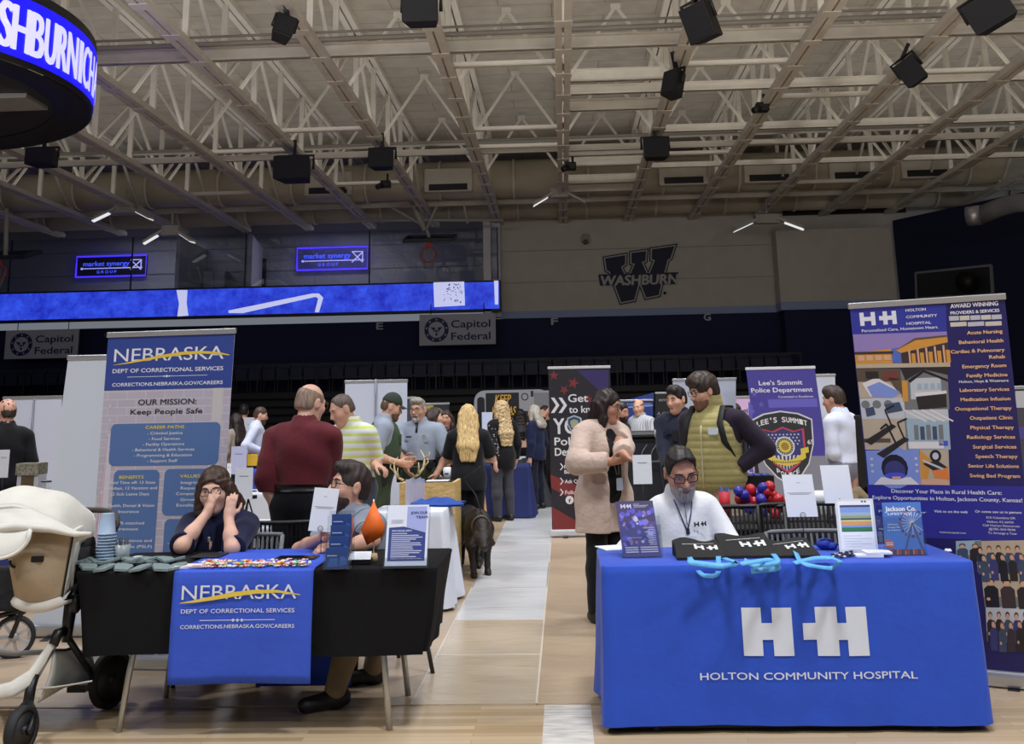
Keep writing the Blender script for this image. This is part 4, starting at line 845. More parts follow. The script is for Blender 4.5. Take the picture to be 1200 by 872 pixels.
t, K = px_banner('pull_up_banner', 'black narrow banner seen edge on left of the hospital banner', (1008, 640), (1021, 640), (1002, 490), 9.2, 9.0, BLACK, rail=DARK)
t, K = px_banner('pull_up_banner', 'dark banner at the right edge beyond the hospital banner', (1186, 640), (1230, 640), (1184, 455), 11, 11, mat(60, 60, 66, .6)); mb = MB(); K.prect(mb, 1190, 458, 1204, 478, 0, .003); K.prect(mb, 1190, 500, 1204, 515, 1, .003); mb.build('print', [C(170, 170, 176), C(70, 60, 130)], t)
# the keep kansas booth wall
t = thing('booth_wall', 'curved black and grey booth wall with gold italic headline, far off by the aisle', 'booth', at(600, 590, 19.6))
a, b = at(557, 600, 20), at(648, 600, 20); a.z = b.z = 0
K = Board(a, b, a+Vector((0, 0, at(600, 457, 20).z)))
o = rrect(0, .02, K.W, K.H, .2); MB().prism(o, K.fn, -.18, 0).build('frame', mat(150, 154, 164, .6), t)
mb = MB(); K.poly(mb, rrect(.06, .05, .2, K.H-.12, .06), 0, .004); K.prect(mb, 571, 460, 608, 600, 0, .004); mb.build('black_panel', mat(12, 13, 18, .6), t)
mb = MB(); K.prect(mb, 608.5, 457.5, 648, 480, 0, .004); K.prect(mb, 609, 481, 648, 600, 1, .004); K.prect(mb, 622, 458, 625, 465, 1, .006); K.ring(mb, *K.uv(615, 465), .05, .07, 1, .006); K.prect(mb, 626, 460, 648, 479, 2, .005); mb.build('gym_print', [C(150, 150, 154), C(30, 30, 34), C(120, 120, 124)], t)
mb = MB(); K.text(mb, 'KEEP', 580, 598, 472.5, 10.5, d=.008, slant=.14, bold=.012); K.text(mb, 'KANSAS', 576.5, 604, 486.5, 10.5, d=.008, slant=.14, bold=.012); K.text(mb, 'MOVING', 577, 605, 500, 10.5, d=.008, slant=.14, bold=.012); mb.build('gold_lettering', C(210, 160, 60), t)
# ================================================================ tables and what lies on them
class Cloth:
    def __init__(s, x0, x1, y0, y1, z, hem, flare=.04, amp=.012, wav=9, seed=0, pinch=0, rc=.03):
        s.__dict__.update(x0=x0, x1=x1, y0=y0, y1=y1, z=z, hem=hem, flare=flare, amp=amp, wav=wav, pinch=pinch, rc=rc); rr = random.Random(seed); s.ph = [rr.uniform(0, 6) for _ in range(6)]
    def out(s, q, t):                                    # how far the drop stands out at perimeter place q (metres), t = 0 top .. 1 hem
        w = math.sin(q*s.wav+s.ph[0])*.5+math.sin(q*s.wav*2.3+s.ph[1]+t)*.3+math.sin(q*s.wav*.41+s.ph[2])*.5
        return s.flare*t + s.amp*w*(t**.8) + .0025*math.sin(q*31+t*6+s.ph[3])*t
    def front(s, x, z, d=0): t = max(0, (s.z-z)/(s.z-s.hem)); return Vector((x, s.y0-s.out(x-s.x0, t)-d, z))
    def mesh(s):
        mb = MB(); P = []; W, D, r = s.x1-s.x0, s.y1-s.y0, s.rc
        n = max(12, int(W/.03)); P += [(s.x0+r+(W-2*r)*i/n, s.y0, (0, -1)) for i in range(n+1)]
        P += [(s.x1-r+r*math.sin(a), s.y0+r-r*math.cos(a), (math.sin(a), -math.cos(a))) for a in (PI/8, PI/4, 3*PI/8)]
        n2 = max(8, int(D/.04)); P += [(s.x1, s.y0+r+(D-2*r)*i/n2, (1, 0)) for i in range(n2+1)]
        P += [(s.x1-r+r*math.cos(a), s.y1-r+r*math.sin(a), (math.cos(a), math.sin(a))) for a in (PI/8, PI/4, 3*PI/8)]
        P += [(s.x1-r-(W-2*r)*i/n, s.y1, (0, 1)) for i in range(n+1)]
        P += [(s.x0+r-r*math.sin(a), s.y1-r+r*math.cos(a), (-math.sin(a), math.cos(a))) for a in (PI/8, PI/4, 3*PI/8)]
        P += [(s.x0, s.y1-r-(D-2*r)*i/n2, (-1, 0)) for i in range(n2+1)]
        P += [(s.x0+r-r*math.cos(a), s.y0+r-r*math.sin(a), (-math.cos(a), -math.sin(a))) for a in (PI/8, PI/4, 3*PI/8)]
        N = len(P); rows = 16; vs = []; q = 0; Q = []
        for i, p in enumerate(P):
            Q.append(q if i < n+1 else q); nx = P[(i+1) % N]; q += math.hypot(nx[0]-p[0], nx[1]-p[1])
        vs += [(p[0]-p[2][0]*.006, p[1]-p[2][1]*.006, s.z) for p in P]; vs += [(p[0], p[1], s.z-.006) for p in P]
        for k in range(1, rows+1):
            t = k/rows
            for p, qq in zip(P, Q):
                qf = p[0]-s.x0 if p[2] == (0, -1) else qq+.37
                corner = abs(p[2][0]*p[2][1])*2
                o = s.out(qf, t)*(1 if p[2][1] else 1.9)+corner*(.012*t-s.pinch*t)
                px = p[0]+p[2][0]*o; py = p[1]+p[2][1]*o
                if s.pinch: px = (s.x0+s.x1)/2+(px-(s.x0+s.x1)/2)*(1-s.pinch*t)
                vs.append((px, py, s.z-(s.z-s.hem)*t + .012*math.sin(qf*3+s.ph[4])*t*(1 if s.hem > .1 else .3)))
        fs = [tuple(range(N))]
        for k in range(rows+1):
            for i in range(N): a, b = k*N+i, k*N+(i+1) % N; fs.append((a, a+N, b+N, b))
        mb.add(vs, fs, 0, True); return mb
def fabric(r, g, b, rough=.75, w=0):
    return mat(r, g, b, rough, 0, .05, 6, .25, 9 if not w else w, spec=.25, sheen=.1)
def folding_table(lb, x0, x1, y0, y1, z, group=None, legs=True):
    t = thing('folding_table', lb, 'table', ((x0+x1)/2, (y0+y1)/2, 0), group=group)
    MB().box((x0+.015, y0+.015, z-.045), (x1-.015, y1-.015, z-.005)).build('tabletop', mat(190, 188, 180, .5), t, bevel=.008)
    LG = mat(176, 176, 172, .3, .7)
    if legs:
        for ex, sx in ((x0+.3, -1), (x1-.3, 1)):
            for ey, sy in ((y0+.1, -1), (y1-.1, 1)):
                MB().tube([(ex, ey+sy*-.02, z-.05), (ex+sx*.02, ey, z-.32), (ex+sx*.04, ey+sy*.03, z-.48), (ex+sx*.07, ey+sy*.05, .0)], .0165, 8).build('leg', LG, t)
            MB().tube([(ex+sx*.012, y0+.09, z-.22), (ex+sx*.012, y1-.09, z-.22)], .011, 8).build('crossbar', LG, t)
    return t
# ---- the hospital's table
RT = Cloth(.165, 1.985, 5.47, 6.16, .768, .035, flare=.015, amp=.014, wav=7, seed=4)
folding_table('folding table fully hidden under the bright blue hospital tablecloth', .18, 1.97, 5.485, 6.145, .762)
BLUE = mat(36, 76, 188, .7, 0, .05, 5, .3, 7, spec=.3, sheen=.15)
cl = RT.mesh().build('tablecloth', BLUE); tag(cl, 'bright blue floor-length tablecloth with white H and cross mark on the right table', 'tablecloth')
WPRINT = mat(206, 212, 226, .6)
def tpx(px, py, y=5.44): p = at(px, py, y); return p.x, p.z
mb = MB(); a = tpx(873, 770.5); b = tpx(873, 713); f = lambda u, v, d: RT.front(u, v, d)
h = b[1]-a[1]
def gridrect(x0, z0, x1, z1):
    mb.grid(lambda u, v: RT.front(x0+(x1-x0)*u, z0+(z1-z0)*v, .004), 4, 4, 0)
def pr(x0, y0, x1, y1): p, q = tpx(x0, y1), tpx(x1, y0); gridrect(p[0], p[1], q[0], q[1])
for r_ in ((873, 713, 892, 770), (908.5, 713, 928, 770), (892, 731, 908.5, 751), (960, 712, 981, 770), (996.5, 712, 1016, 770), (943, 731, 960, 751), (981, 731, 996.5, 751)): pr(*r_)
mb.build('hospital_mark', WPRINT, cl)
mb = MB(); a = tpx(821.5, 797.5); b = tpx(1077, 797); put(mb, 'HOLTON COMMUNITY HOSPITAL', a[0], (a[1]+b[1])/2, tpx(950, 788.6)[1]-tpx(950, 797.3)[1], f, x1=b[0], bold=.014, d=.004); mb.build('lettering', WPRINT, cl)
MB().box((.2, 5.52, 0.012), (1.95, 6.1, .035)).build('black_under_slab', BLACK, cl)  # flat black slab behind the gap under the hem
# ---- the corrections department's table
LT = Cloth(-2.51, -.655, 5.49, 6.26, .768, .365, flare=.0, amp=.02, wav=5, seed=9, pinch=.05)
folding_table('folding table with bent steel legs under the short black cloth, on the left', -2.49, -.67, 5.51, 6.24, .762)
BK = mat(15, 15, 18, .85, 0, .1, 6, .3, 8, spec=.2)
tag(LT.mesh().build('tablecloth', BK), 'black short tablecloth with tapered drop on the left table', 'tablecloth')
# blue runner over it, down to the floor at the back
RB = mat(56, 86, 196, .75, 0, .05, 6, .25, 9, spec=.25)
rx0, rx1 = at(203, 700, 5.46).x, at(367, 700, 5.46).x; zh = at(285, 801, 5.45).z
prof = [(5.475, zh), (5.47, .5), (5.478, .74), (5.484, .765), (5.50, .775), (5.8, .776), (6.1, .776), (6.255, .775), (6.285, .765), (6.295, .6), (6.29, .03)]
def runner(u, v):
    k = v*(len(prof)-1); i = min(int(k), len(prof)-2); t_ = k-i; y, z = [prof[i][j]*(1-t_)+prof[i+1][j]*t_ for j in (0, 1)]
    x = rx0+(rx1-rx0)*u
    if y < 5.49: y -= .022*(1-(z-zh)/.5)*(.5+.5*math.sin(u*7+1)) + .022
    if y > 6.26: x += (.16-.0*u)*(1-u)+.03*(z < .7); y += .02
    return (x, y, z)
t = tag(MB().grid(runner, 24, 60).build('table_runner', RB, thick=.003), 'blue table runner with the prison service name hung over the left table', 'table runner')
def rf(u, v, d): # front of the runner
    q = runner((u-rx0)/(rx1-rx0), 0); zz = v; y = 5.475-.022*(1-(zz-zh)/.5)*(.5+.5*math.sin((u-rx0)/(rx1-rx0)*7+1))-.022
    return Vector((u, y-d-.006, zz))
def lpx(px, py): p = at(px, py, 5.44); return p.x, p.z
mb = MB()
for s_, x0, x1, y, c_, b_ in (('NEBRASKA', 212.5, 347, 703, 17.5, -.006), ('DEPT OF CORRECTIONAL SERVICES', 212, 345, 719, 5, .012), ('CORRECTIONS.NEBRASKA.GOV/CAREERS', 211.5, 345, 737, 4.6, .014)):
    a, b = lpx(x0, y), lpx(x1, y-1); put(mb, s_, a[0], a[1], lpx(x0, y-c_)[1]-a[1], rf, x1=b[0], bold=b_, d=.002)
a, b = lpx(234, 727.5), lpx(322, 726.5); mb.add([rf(a[0], a[1], .002), rf(b[0], a[1], .002), rf(b[0], a[1]+.003, .002), rf(a[0], a[1]+.003, .002)], [(0, 1, 2, 3)])
for k in (-1, 0, 1):
    c = ((a[0]+b[0])/2+.022*k, a[1]); mb.add([rf(c[0]+.006*math.cos(i), c[1]+.008*math.sin(i), .003) for i in np.arange(0, 6.2, .8)], [tuple(range(8))])
mb.build('white_lettering', C(216, 220, 232), t)
mb = MB(); q = [lpx(*p) for p in ((211, 707), (230, 704.5), (250, 701), (275, 696.5), (300, 693.5), (325, 693), (352, 697))]
for i in range(6):
    w0, w1 = [.011*math.sin(PI*(j+.3)/6.6) for j in (i, i+1)]; mb.add([rf(q[i][0], q[i][1]-w0, .004), rf(q[i+1][0], q[i+1][1]-w1, .004), rf(q[i+1][0], q[i+1][1]+w1, .004), rf(q[i][0], q[i][1]+w0, .004)], [(0, 1, 2, 3)])
mb.build('yellow_swoosh', C(226, 196, 70), t)
TZ = .7685; RZT = .7765
# ---- foam can sleeves
KZ = mat(112, 128, 130, .8)
k0 = None
spots = [(98, 668.5, 0), (118, 669.5, .2), (139, 669, -.2), (161, 669.5, .1), (184, 669, -.1), (203, 668, .25), (108, 663, -.25), (128, 662.5, .1), (149, 663, .3), (170, 662.5, -.2), (192, 662, .15), (206, 661, -.3), (120, 660, .1), (162, 659.5, -.1), (180, 659, .2), (100, 661, .2)]
for i, (px, py, a) in enumerate(spots):
    p = atz(px, py, TZ+.004); p.y = min(p.y+.05, 5.72)
    zz = TZ+.001+(.012 if i >= 6 else .0); a = a*1.6+.5*(-1)**i; RX = Matrix.Rotation(.16, 4, 'X') @ Matrix.Rotation(.13*(-1)**i, 4, 'Y')
    if k0 is None:
        k0 = thing('can_sleeve', 'flat grey foam can sleeve in the fan spread on the black cloth', 'can sleeve', (0, 0, 0), group='grey foam can sleeves on the left table')
        o = [(-.026, -.05), (.030, -.046), (.040, .02), (.03, .034), (.0, .04), (-.03, .034), (-.038, .015)]
        MB().prism(o, lambda u, v, d: Vector((u*1.2, v*1.15, d)), 0, .007).build('lower_side', KZ, k0, bevel=.002); MB().prism(o, lambda u, v, d: Vector((u*1.18, v*1.13+.003, d+.006+.05*max(0, v+.055)*.2)), .0005, .006).build('upper_side', KZ, k0, bevel=.002)
        o_ = k0
    else: o_ = dup(k0, (0, 0, 0))
    o_.matrix_basis = Matrix.Translation((p.x, p.y, zz+.008)) @ Matrix.Rotation(a, 4, 'Z') @ RX
# ---- upturned stack of cups
CUP = mat(150, 172, 198, .45); c0 = None; pc = atz(123, 662, TZ)
for i in range(11):
    z = TZ+.001+i*.0155
    lb = 'pale blue plastic cup in the upturned stack beside the stroller handle'
    if i == 10: lb = 'topmost pale blue plastic cup of the upturned stack beside the stroller'
    if c0 is None:
        c0 = thing('plastic_cup', lb, 'cup', (0, 0, 0), group='upturned stack of cups')
        MB().lathe([(.049, 0), (.046, .002), (.034, .105), (.0335, .108), (0, .108)], n=24).build('cup_body', CUP, c0)
        MB().tube([(.049*math.cos(2*PI*k/24), .049*math.sin(2*PI*k/24), .003) for k in range(24)], .0035, 6, closed=True).build('rim', CUP, c0)
        c0.matrix_basis = Matrix.Translation((pc.x, pc.y, z))
    else:
        c = dup(c0, (pc.x+.001*math.sin(i), pc.y, z), label=lb)
        if i == 10: del c['group']
# ---- tumbler of pens
pc = atz(142, 661, TZ); t = thing('tumbler', 'clear frosted tumbler with dark lettering holding pens on the black cloth', 'tumbler', pc)
MB().lathe([(0, .003), (.034, .003), (.043, .1), (.0445, .1), (.0355, .0), (0, 0)], pc, 24).build('cup_body', mat(160, 172, 178, .3, alpha=.75), t)
mb = MB(); put(mb, 'NEBRASKA', -.034, .03, .016, lambda u, v, d: Vector((pc.x+.0412*math.sin(u/.041), pc.y-.0412*math.cos(u/.041), pc.z+v)), x1=.034, bold=.02); mb.build('lettering', mat(40, 44, 60, .6), t)
pen0 = None
for i, (dx, dy, tx, ty) in enumerate(((-.02, 0, -.1, .05), (-.01, .01, -.04, .1), (0, -.01, 0, 0), (.008, .01, .04, .06), (.016, 0, .1, -.02), (.02, .012, .08, .1))):
    M = Matrix.Translation((pc.x+dx, pc.y+dy, pc.z+.006)) @ Matrix.Rotation(tx, 4, 'Y') @ Matrix.Rotation(ty, 4, 'X')
    if pen0 is None:
        pen0 = thing('pen', 'dark pen standing in the frosted tumbler', 'pen', (0, 0, 0), group='pens in the tumbler')
        MB().cyl((0, 0, .01), (0, 0, .13), .0045, n=8).build('barrel', mat(46, 50, 58, .4), pen0); MB().cyl((0, 0, 0), (0, 0, .01), .001, .004, n=8).build('tip', STEEL, pen0); MB().box((-.0015, -.007, .09), (.0015, -.0045, .13)).build('clip', STEEL, pen0)
        o = pen0
    else: o = dup(pen0, (0, 0, 0))
    o.matrix_basis = M
p = atz(162, 659, TZ); t = thing('computer_mouse', 'white rounded computer mouse behind the grey can sleeves', 'mouse', p)
MB().ball(p+Vector((0, 0, .012)), (.05, .03, .022), 16).build('shell', WHITE, t); MB().ball(p+Vector((0.025, -.018, .024)), (.008, .005, .007), 8).build('wheel', DARK, t)
# leaflets and candy
p = atz(222, 664, TZ+.012)
for i, (lb, dx, rz, m_) in enumerate((('lower white leaflet in the small heap beside the candy', 0, .1, PAPER), ('upper white leaflet with a red corner beside the candy', .012, -.12, mat(220, 214, 214, .6)))):
    t = thing('leaflet', lb, 'leaflet', (p.x+dx, p.y, RZT+.001+.006*i), rz)
    MB().box((-.075, -.05, 0), (.075, .05, .005)).build('pages', m_, t, local=True); MB().box((.02, -.05, .0051), (.07, -.02, .0056)).build('printed_corner', mat(170, 90, 90, .6), t, local=True)
cc = [mat(214, 60, 80, .4), mat(236, 200, 90, .4), mat(240, 170, 190, .4), mat(90, 170, 110, .4), mat(236, 226, 220, .4), mat(220, 120, 60, .4), mat(246, 220, 200, .4)]
protos = []
rr = random.Random(11)
cn = ['red', 'yellow', 'pink', 'green', 'white', 'orange', 'cream']
spotsc = []
for i in range(118):
    px = rr.uniform(236, 356); py = 661.5+rr.uniform(-4.5, 5) - (px-236)*.012
    if 292 < px < 302 and rr.random() < .5: px += 8
    spotsc.append((px, py))
for i, (px, py) in enumerate(spotsc):
    k = i % 7; lay = 0 if i < 84 else 1; p = atz(px, py, RZT+.008+.012*lay); p.y = max(p.y, 5.515); z = RZT+.0085+.013*lay
    if i < 7:
        t = thing('wrapped_candy', '%s wrapped candy in the long scatter on the blue runner' % cn[k], 'candy', (0, 0, 0), group='%s wrapped candies on the blue runner' % cn[k])
        MB().ball((0, 0, 0), (.014, .009, .008), 8).build('sweet', cc[k], t)
        for s_ in (-1, 1): MB().tube([(s_*.012, 0, 0), (s_*.017, 0, .001), (s_*.026, 0, .001)], [.003, .003, .009], 6, flat=.35).build('twist', mat(236, 230, 226, .35), t)
        protos.append(t); o = t
    else: o = dup(protos[k], (0, 0, 0))
    o.matrix_basis = Matrix.Translation((p.x, p.y, z)) @ Matrix.Rotation(rr.uniform(0, 6.3), 4, 'Z')
# ---- sheets on ring stands (their printed codes are left out)
def ring_stand(lb, px0, py0, px1, py1, Y, ztab, lean=0, tilt=0, lines=True, lb2=None, base_dx=0):
    a, b = at(px0, py1, Y), at(px1, py0, Y); w, h = b.x-a.x, b.z-a.z; cx = (a.x+b.x)/2
    t = thing('sign_holder', lb, 'sign holder', (cx+base_dx, Y+.02, ztab))
    MB().cyl((cx+base_dx, Y+.02, ztab+.001), (cx+base_dx, Y+.02, ztab+.008), .035, n=20).build('base', DARK, t)
    mb = MB().cyl((cx+base_dx, Y+.02, ztab+.006), (cx, Y+.015, a.z+.012), .0022, n=6)
    mb.tube([(cx+.014*math.cos(2*PI*k/16), Y-.006, a.z+.010+.014*math.sin(2*PI*k/16)) for k in range(16)], .0016, 5, closed=True); mb.build('ring_clip', BLACK, t)
    s = thing('paper_sheet', lb2 or lb.replace('ring stand holding', 'sheet held by the ring stand'), 'sheet', (cx, Y, a.z))
    o = Vector((a.x, Y, a.z)); U = Vector((w, 0, w*tilt)); V = Vector((h*lean, h*.06, h))
    MB().prism([(0, 0), (1, 0), (1, 1), (0, 1)], lambda u, v, d: o+U*u+V*v+Vector((0, d, 0)), 0, .0012).build('paper', PAPER, s)
    if lines:
        mb = MB()
        for v, u0, u1 in ((.8, .44, .56), (.56, .1, .9), (.53, .18, .82)): mb.add([o+U*u0+V*v+Vector((0, -.001, 0)), o+U*u1+V*v+Vector((0, -.001, 0)), o+U*u1+V*(v+.008)+Vector((0, -.001, 0)), o+U*u0+V*(v+.008)+Vector((0, -.001, 0))], [(0, 1, 2, 3)])
        mb.build('printed_lines', mat(110, 112, 124, .6), s)
ring_stand('black ring stand on the left table before the bearded man', 361, 571, 391, 622, 5.98, TZ, lean=.13, tilt=-.08, lb2='white leaning sheet clipped in front of the bearded man in grey', base_dx=.0)
ring_stand('black ring stand at the back of the blue hospital table', 923, 556, 955, 606, 6.08, TZ, lean=-.06, tilt=0, lb2='white sheet with a thin line, standing by the silver-grey chair back')
ring_stand('ring stand hidden behind the framed chart on the hospital table', 967, 545, 997, 590, 6.12, TZ, lean=-.05, lb2='plain white sheet standing behind the framed chart', lines=False)
# ---- acrylic holder with blue cards
def acrylic(t, x0, x1, y0, y1, z0, h, lean=.12, pock=.5):
    mb = MB(); th = .003
    mb.prism([(0, 0), (1, 0), (1, 1), (0, 1)], lambda u, v, d: Vector((x0+(x1-x0)*u, y1+lean*h*v+d, z0+h*v)), 0, th)
    mb.prism([(0, 0), (1, 0), (1, 1), (0, 1)], lambda u, v, d: Vector((x0+(x1-x0)*u, y0+lean*h*pock*v+d, z0+h*pock*v)), 0, th)
    for x in (x0, x1): mb.prism([(0, 0), (1, 0), (1+lean*h*pock/(y1-y0), h*pock), (lean*h*pock/(y1-y0), h*pock)], lambda u, v, d: Vector((x+d, y0+(y1-y0)*u, z0+v)), -th/2, th/2)
    mb.box((x0, y0, z0), (x1, y1, z0+.003))
    return mb.build('acrylic_shell', PLASTIC, t)
a, b = atz(378, 668, TZ), atz(409, 668, TZ); p = Vector(((a.x+b.x)/2, a.y, TZ+.001))
t = thing('brochure_holder', 'clear tiered brochure holder full of blue cards on the left table', 'brochure holder', p)
acrylic(t, a.x, b.x, a.y, a.y+.11, TZ+.001, .27, .1, .4)
mb = MB()
for k in range(4): z = TZ+.005+.055*k; mb.box((a.x+.003, a.y+.012+.024*k, z), (a.x+.006, a.y+.03+.024*k, z+.08)).box((b.x-.006, a.y+.012+.024*k, z), (b.x-.003, a.y+.03+.024*k, z+.08))
mb.build('tier', PLASTIC, t)
cb, cb2, cw = mat(26, 62, 130, .5), mat(46, 96, 170, .5), mat(180, 196, 214, .6)
for k in range(4):
    z = TZ+.004+.052*k; y = a.y+.008+.026*k; w = b.x-a.x
    s = thing('card_stack', 'blue card stack in %s of the clear tiered holder' % ['the lowest pocket', 'the second pocket up', 'the third pocket up', 'the top pocket'][k], 'cards', (p.x, y, z))
    MB().box((a.x+.012+.012*(k > 0), y, z), (b.x-.012, y+.018, z+.098)).build('cards', cb, s)
    mb = MB(); x0 = a.x+.02+.012*(k > 0)
    mb.add([(x0, y-.0006, z+.06), (x0+.05, y-.0006, z+.06), (x0+.05, y-.0006, z+.064), (x0, y-.0006, z+.064)], [(0, 1, 2, 3)]).add([(x0+w*.45, y-.0006, z+.01), (b.x-.016, y-.0006, z+.02), (b.x-.016, y-.0006, z+.05), (x0+w*.5, y-.0006, z+.06)], [(0, 1, 2, 3)], 1)
    if k == 0: mb.add([(x0, y-.0008, z+.01), (x0+w*.4, y-.0008, z+.01), (x0+w*.4, y-.0008, z+.05), (x0+w*.1, y-.0008, z+.05)], [(0, 1, 2, 3)], 1)
    mb.build('print', [cw, cb2], s)
# small flags
def flag(lb, px, py0, py1, Y, ztab, poly, col, base=True, dx=0):
    a, b = at(px, py1, Y), at(px+dx, py0, Y); t = thing('table_flag', lb, 'flag', (a.x, Y, ztab))
    MB().cyl((a.x, Y, ztab+.03), b, .004, n=8).build('stick', mat(226, 214, 200, .5), t)
    if base: MB().lathe([(0, 0), (.02, 0), (.022, .02), (.018, .042), (0, .042)], (a.x, Y, ztab+.001), 14).build('cork_base', mat(176, 150, 112, .8), t)
    else: MB().lathe([(0, 0), (.025, 0), (.02, .01), (.006, .035), (0, .035)], (a.x, Y, ztab+.001), 14).build('base', mat(200, 200, 204, .4), t)
    q = [at(x, y, Y-.006) for x, y in poly]; c = sum(q, Vector())/len(q)+Vector((0, -.02, 0)); n = len(q)
    MB().add(q+[c], [(i, (i+1) % n, n) for i in range(n)], 0, True).build('cloth', col, t, thick=.002)
flag('small bright orange flag on a stick in a cork base on the left table', 438, 585, 655, 5.72, TZ, [(438, 587), (451, 616), (449, 628), (430, 639), (422.5, 621), (431, 603)], mat(235, 108, 30, .6))
flag('folded salmon pennant just behind the clear tiered holder', 412, 602, 650, 5.78, TZ, [(413, 602), (415, 620), (410, 640), (404, 644), (407, 620)], mat(206, 112, 98, .6), base=False)
p = atz(423, 662, TZ); t = thing('card_box', 'small black box with a white card on its lid, by the orange flag', 'box', p)
MB().box((p.x-.05, p.y-.0, TZ+.001), (p.x+.05, p.y+.06, TZ+.03)).build('body', BLACK, t, bevel=.003); MB().add([(p.x-.048, p.y-.003, TZ+.026), (p.x+.05, p.y-.003, TZ+.026), (p.x+.05, p.y+.03, TZ+.062), (p.x-.048, p.y+.03, TZ+.062)], [(0, 1, 2, 3)]).build('white_card', PAPER, t, thick=.001)
# slanted sign holder with the team leaflet
a, b = atz(448.5, 667, TZ), atz(501, 667, TZ); w = b.x-a.x; h = .30
t = thing('sign_stand', 'clear slanted holder with a white and navy recruiting sheet on the left table', 'sign', ((a.x+b.x)/2, a.y, TZ))
o = Vector((a.x, a.y, TZ+.002)); S1 = Board(o, o+Vector((w, 0, 0)), o+Vector((w*.02, .085, h)))
MB().prism(rrect(0, 0, S1.W, S1.H, .008), S1.fn, -.004, .0).prism(rrect(0, 0, S1.W, .05, .004), S1.fn, .004, .007).build('acrylic_shell', PLASTIC, t)
mb = MB(); mb.prism([(.15, 0), (.85, 0), (.85, 1), (.15, 1)], lambda u, v, d: Vector((a.x+w*u, a.y+.16-.085*v*.9+d, TZ+.002+h*.9*v)), 0, .003); mb.build('back_leg', PLASTIC, t)
MB().prism([(.008, .012), (S1.W-.008, .012), (S1.W-.008, S1.H-.004), (.008, S1.H-.004)], S1.fn, .0005, .002).build('sheet', mat(214, 220, 238, .6), t)
W1, H1 = S1.W, S1.H
mb = MB(); S1.poly(mb, [(.02, .035), (W1-.02, .035), (W1-.02, H1*.55), (W1*.5, H1*.63), (W1*.42, H1*.645), (.02, H1*.63)], 0, .003); S1.poly(mb, [(W1*.48, H1*.64), (W1-.018, H1*.56), (W1-.018, H1*.96), (W1*.48, H1*.96)], 1, .0028)
mb.build('colour_fields', [C(40, 58, 134), C(156, 166, 222)], t)
mb = MB()
put(mb, 'JOIN OUR', W1*.56, H1*.84, .013, S1.fn, x1=W1*.94, bold=.03, d=.004, m=1); put(mb, 'TEAM', W1*.68, H1*.77, .013, S1.fn, x1=W1*.94, bold=.03, d=.004, m=1)
put(mb, 'WHO SHOULD APPLY?', .035, H1*.565, .009, S1.fn, x1=W1*.6, bold=.03, d=.004)
for k in range(14): v = H1*(.53-.03*k); S1.rect(mb, .035, v, W1*(.5+.35*abs(math.sin(k*2.3))), v+.0035, 0, .004)
for k in range(3): S1.rect(mb, .03, H1*(.70+.022*k), W1*.4, H1*(.705+.022*k), 2, .004)
mb.build('lettering', [C(206, 212, 236), C(36, 44, 110), C(90, 94, 120)], t)
p = atz(345, 657, TZ); t = thing('tablet', 'dark tablet lying near the bearded man on the left table', 'tablet', (p.x, p.y, TZ)); MB().box((p.x-.1, p.y-.05, RZT+.001), (p.x+.12, p.y+.08, RZT+.009)).build('body', BLACK, t, bevel=.003); MB().box((p.x-.09, p.y-.042, RZT+.009), (p.x+.11, p.y+.072, RZT+.0095)).build('screen', mat(20, 22, 30, .1), t)
p = atz(255, 657, TZ); t = thing('notebook', 'black notebook under the woman\'s elbows beside the runner', 'notebook', (p.x, p.y, TZ)); MB().box((p.x-.16, p.y+.02, TZ+.009), (p.x+.0, p.y+.2, TZ+.018)).build('cover', BLACK, t, bevel=.003); MB().box((p.x-.155, p.y+.025, TZ+.010), (p.x-.002, p.y+.195, TZ+.0165)).build('pages', PAPER, t)
# ================================================================ on the hospital table
a, b = atz(731, 654.5, TZ), atz(775, 652.5, TZ)
t = thing('brochure_holder', 'clear holder with violet hospital brochures on the blue table', 'brochure holder', ((a.x+b.x)/2, a.y, TZ))
lean = .30; w = b.x-a.x
acrylic(t, a.x-.006, b.x+.006, a.y, a.y+.05, TZ+.001, .2, lean, .8)
o = Vector((a.x, a.y+.012, TZ+.005)); Mg = Board(o, o+Vector((w, .0, .003)), at(721, 588, a.y+.012+.285*lean))
s = thing('magazine', 'violet hospital brochure with the white H and cross mark, in the clear holder', 'brochure', o)
MB().prism([(0, 0), (Mg.W, 0), (Mg.W, Mg.H), (0, Mg.H)], Mg.fn, -.012, 0).build('pages', mat(74, 66, 140, .35), s)
mb = MB(); rr = random.Random(2)
Mg.rect(mb, 0, Mg.H*.62, Mg.W, Mg.H, 0, .0008)
for k in range(60):
    u, v = rr.uniform(.04, .96)*Mg.W, rr.uniform(.22, .82)*Mg.H; q = rr.uniform(.006, .02); a_ = rr.uniform(0, 3)
    Mg.poly(mb, [(min(Mg.W, max(0, u+q*math.cos(a_+i*1.3)*rr.uniform(.5, 1.3))), v+q*math.sin(a_+i*1.3)) for i in range(5)], rr.choice((1, 1, 2, 2, 3, 4, 5)), .0012+.00002*k)
mb.build('cover_picture', [C(66, 60, 104), C(92, 84, 200), C(120, 116, 224), C(60, 54, 130), C(150, 120, 160), C(190, 190, 230)], s)
mb = MB(); hplus(mb, Mg.fn, Mg.W*.12, Mg.H*.87, Mg.H*.075, d=.003, gap=.2)
for k, (u0, u1) in enumerate(((.46, .62), (.46, .86), (.46, .8))): Mg.rect(mb, Mg.W*u0, Mg.H*(.935-.025*k), Mg.W*u1, Mg.H*(.943-.025*k), 0, .003)
for k in range(9): v = Mg.H*(.5-.037*k); Mg.rect(mb, Mg.W*(.62+.14*abs(math.sin(k*1.7))), v, Mg.W*.93, v+.004, 0, .003)
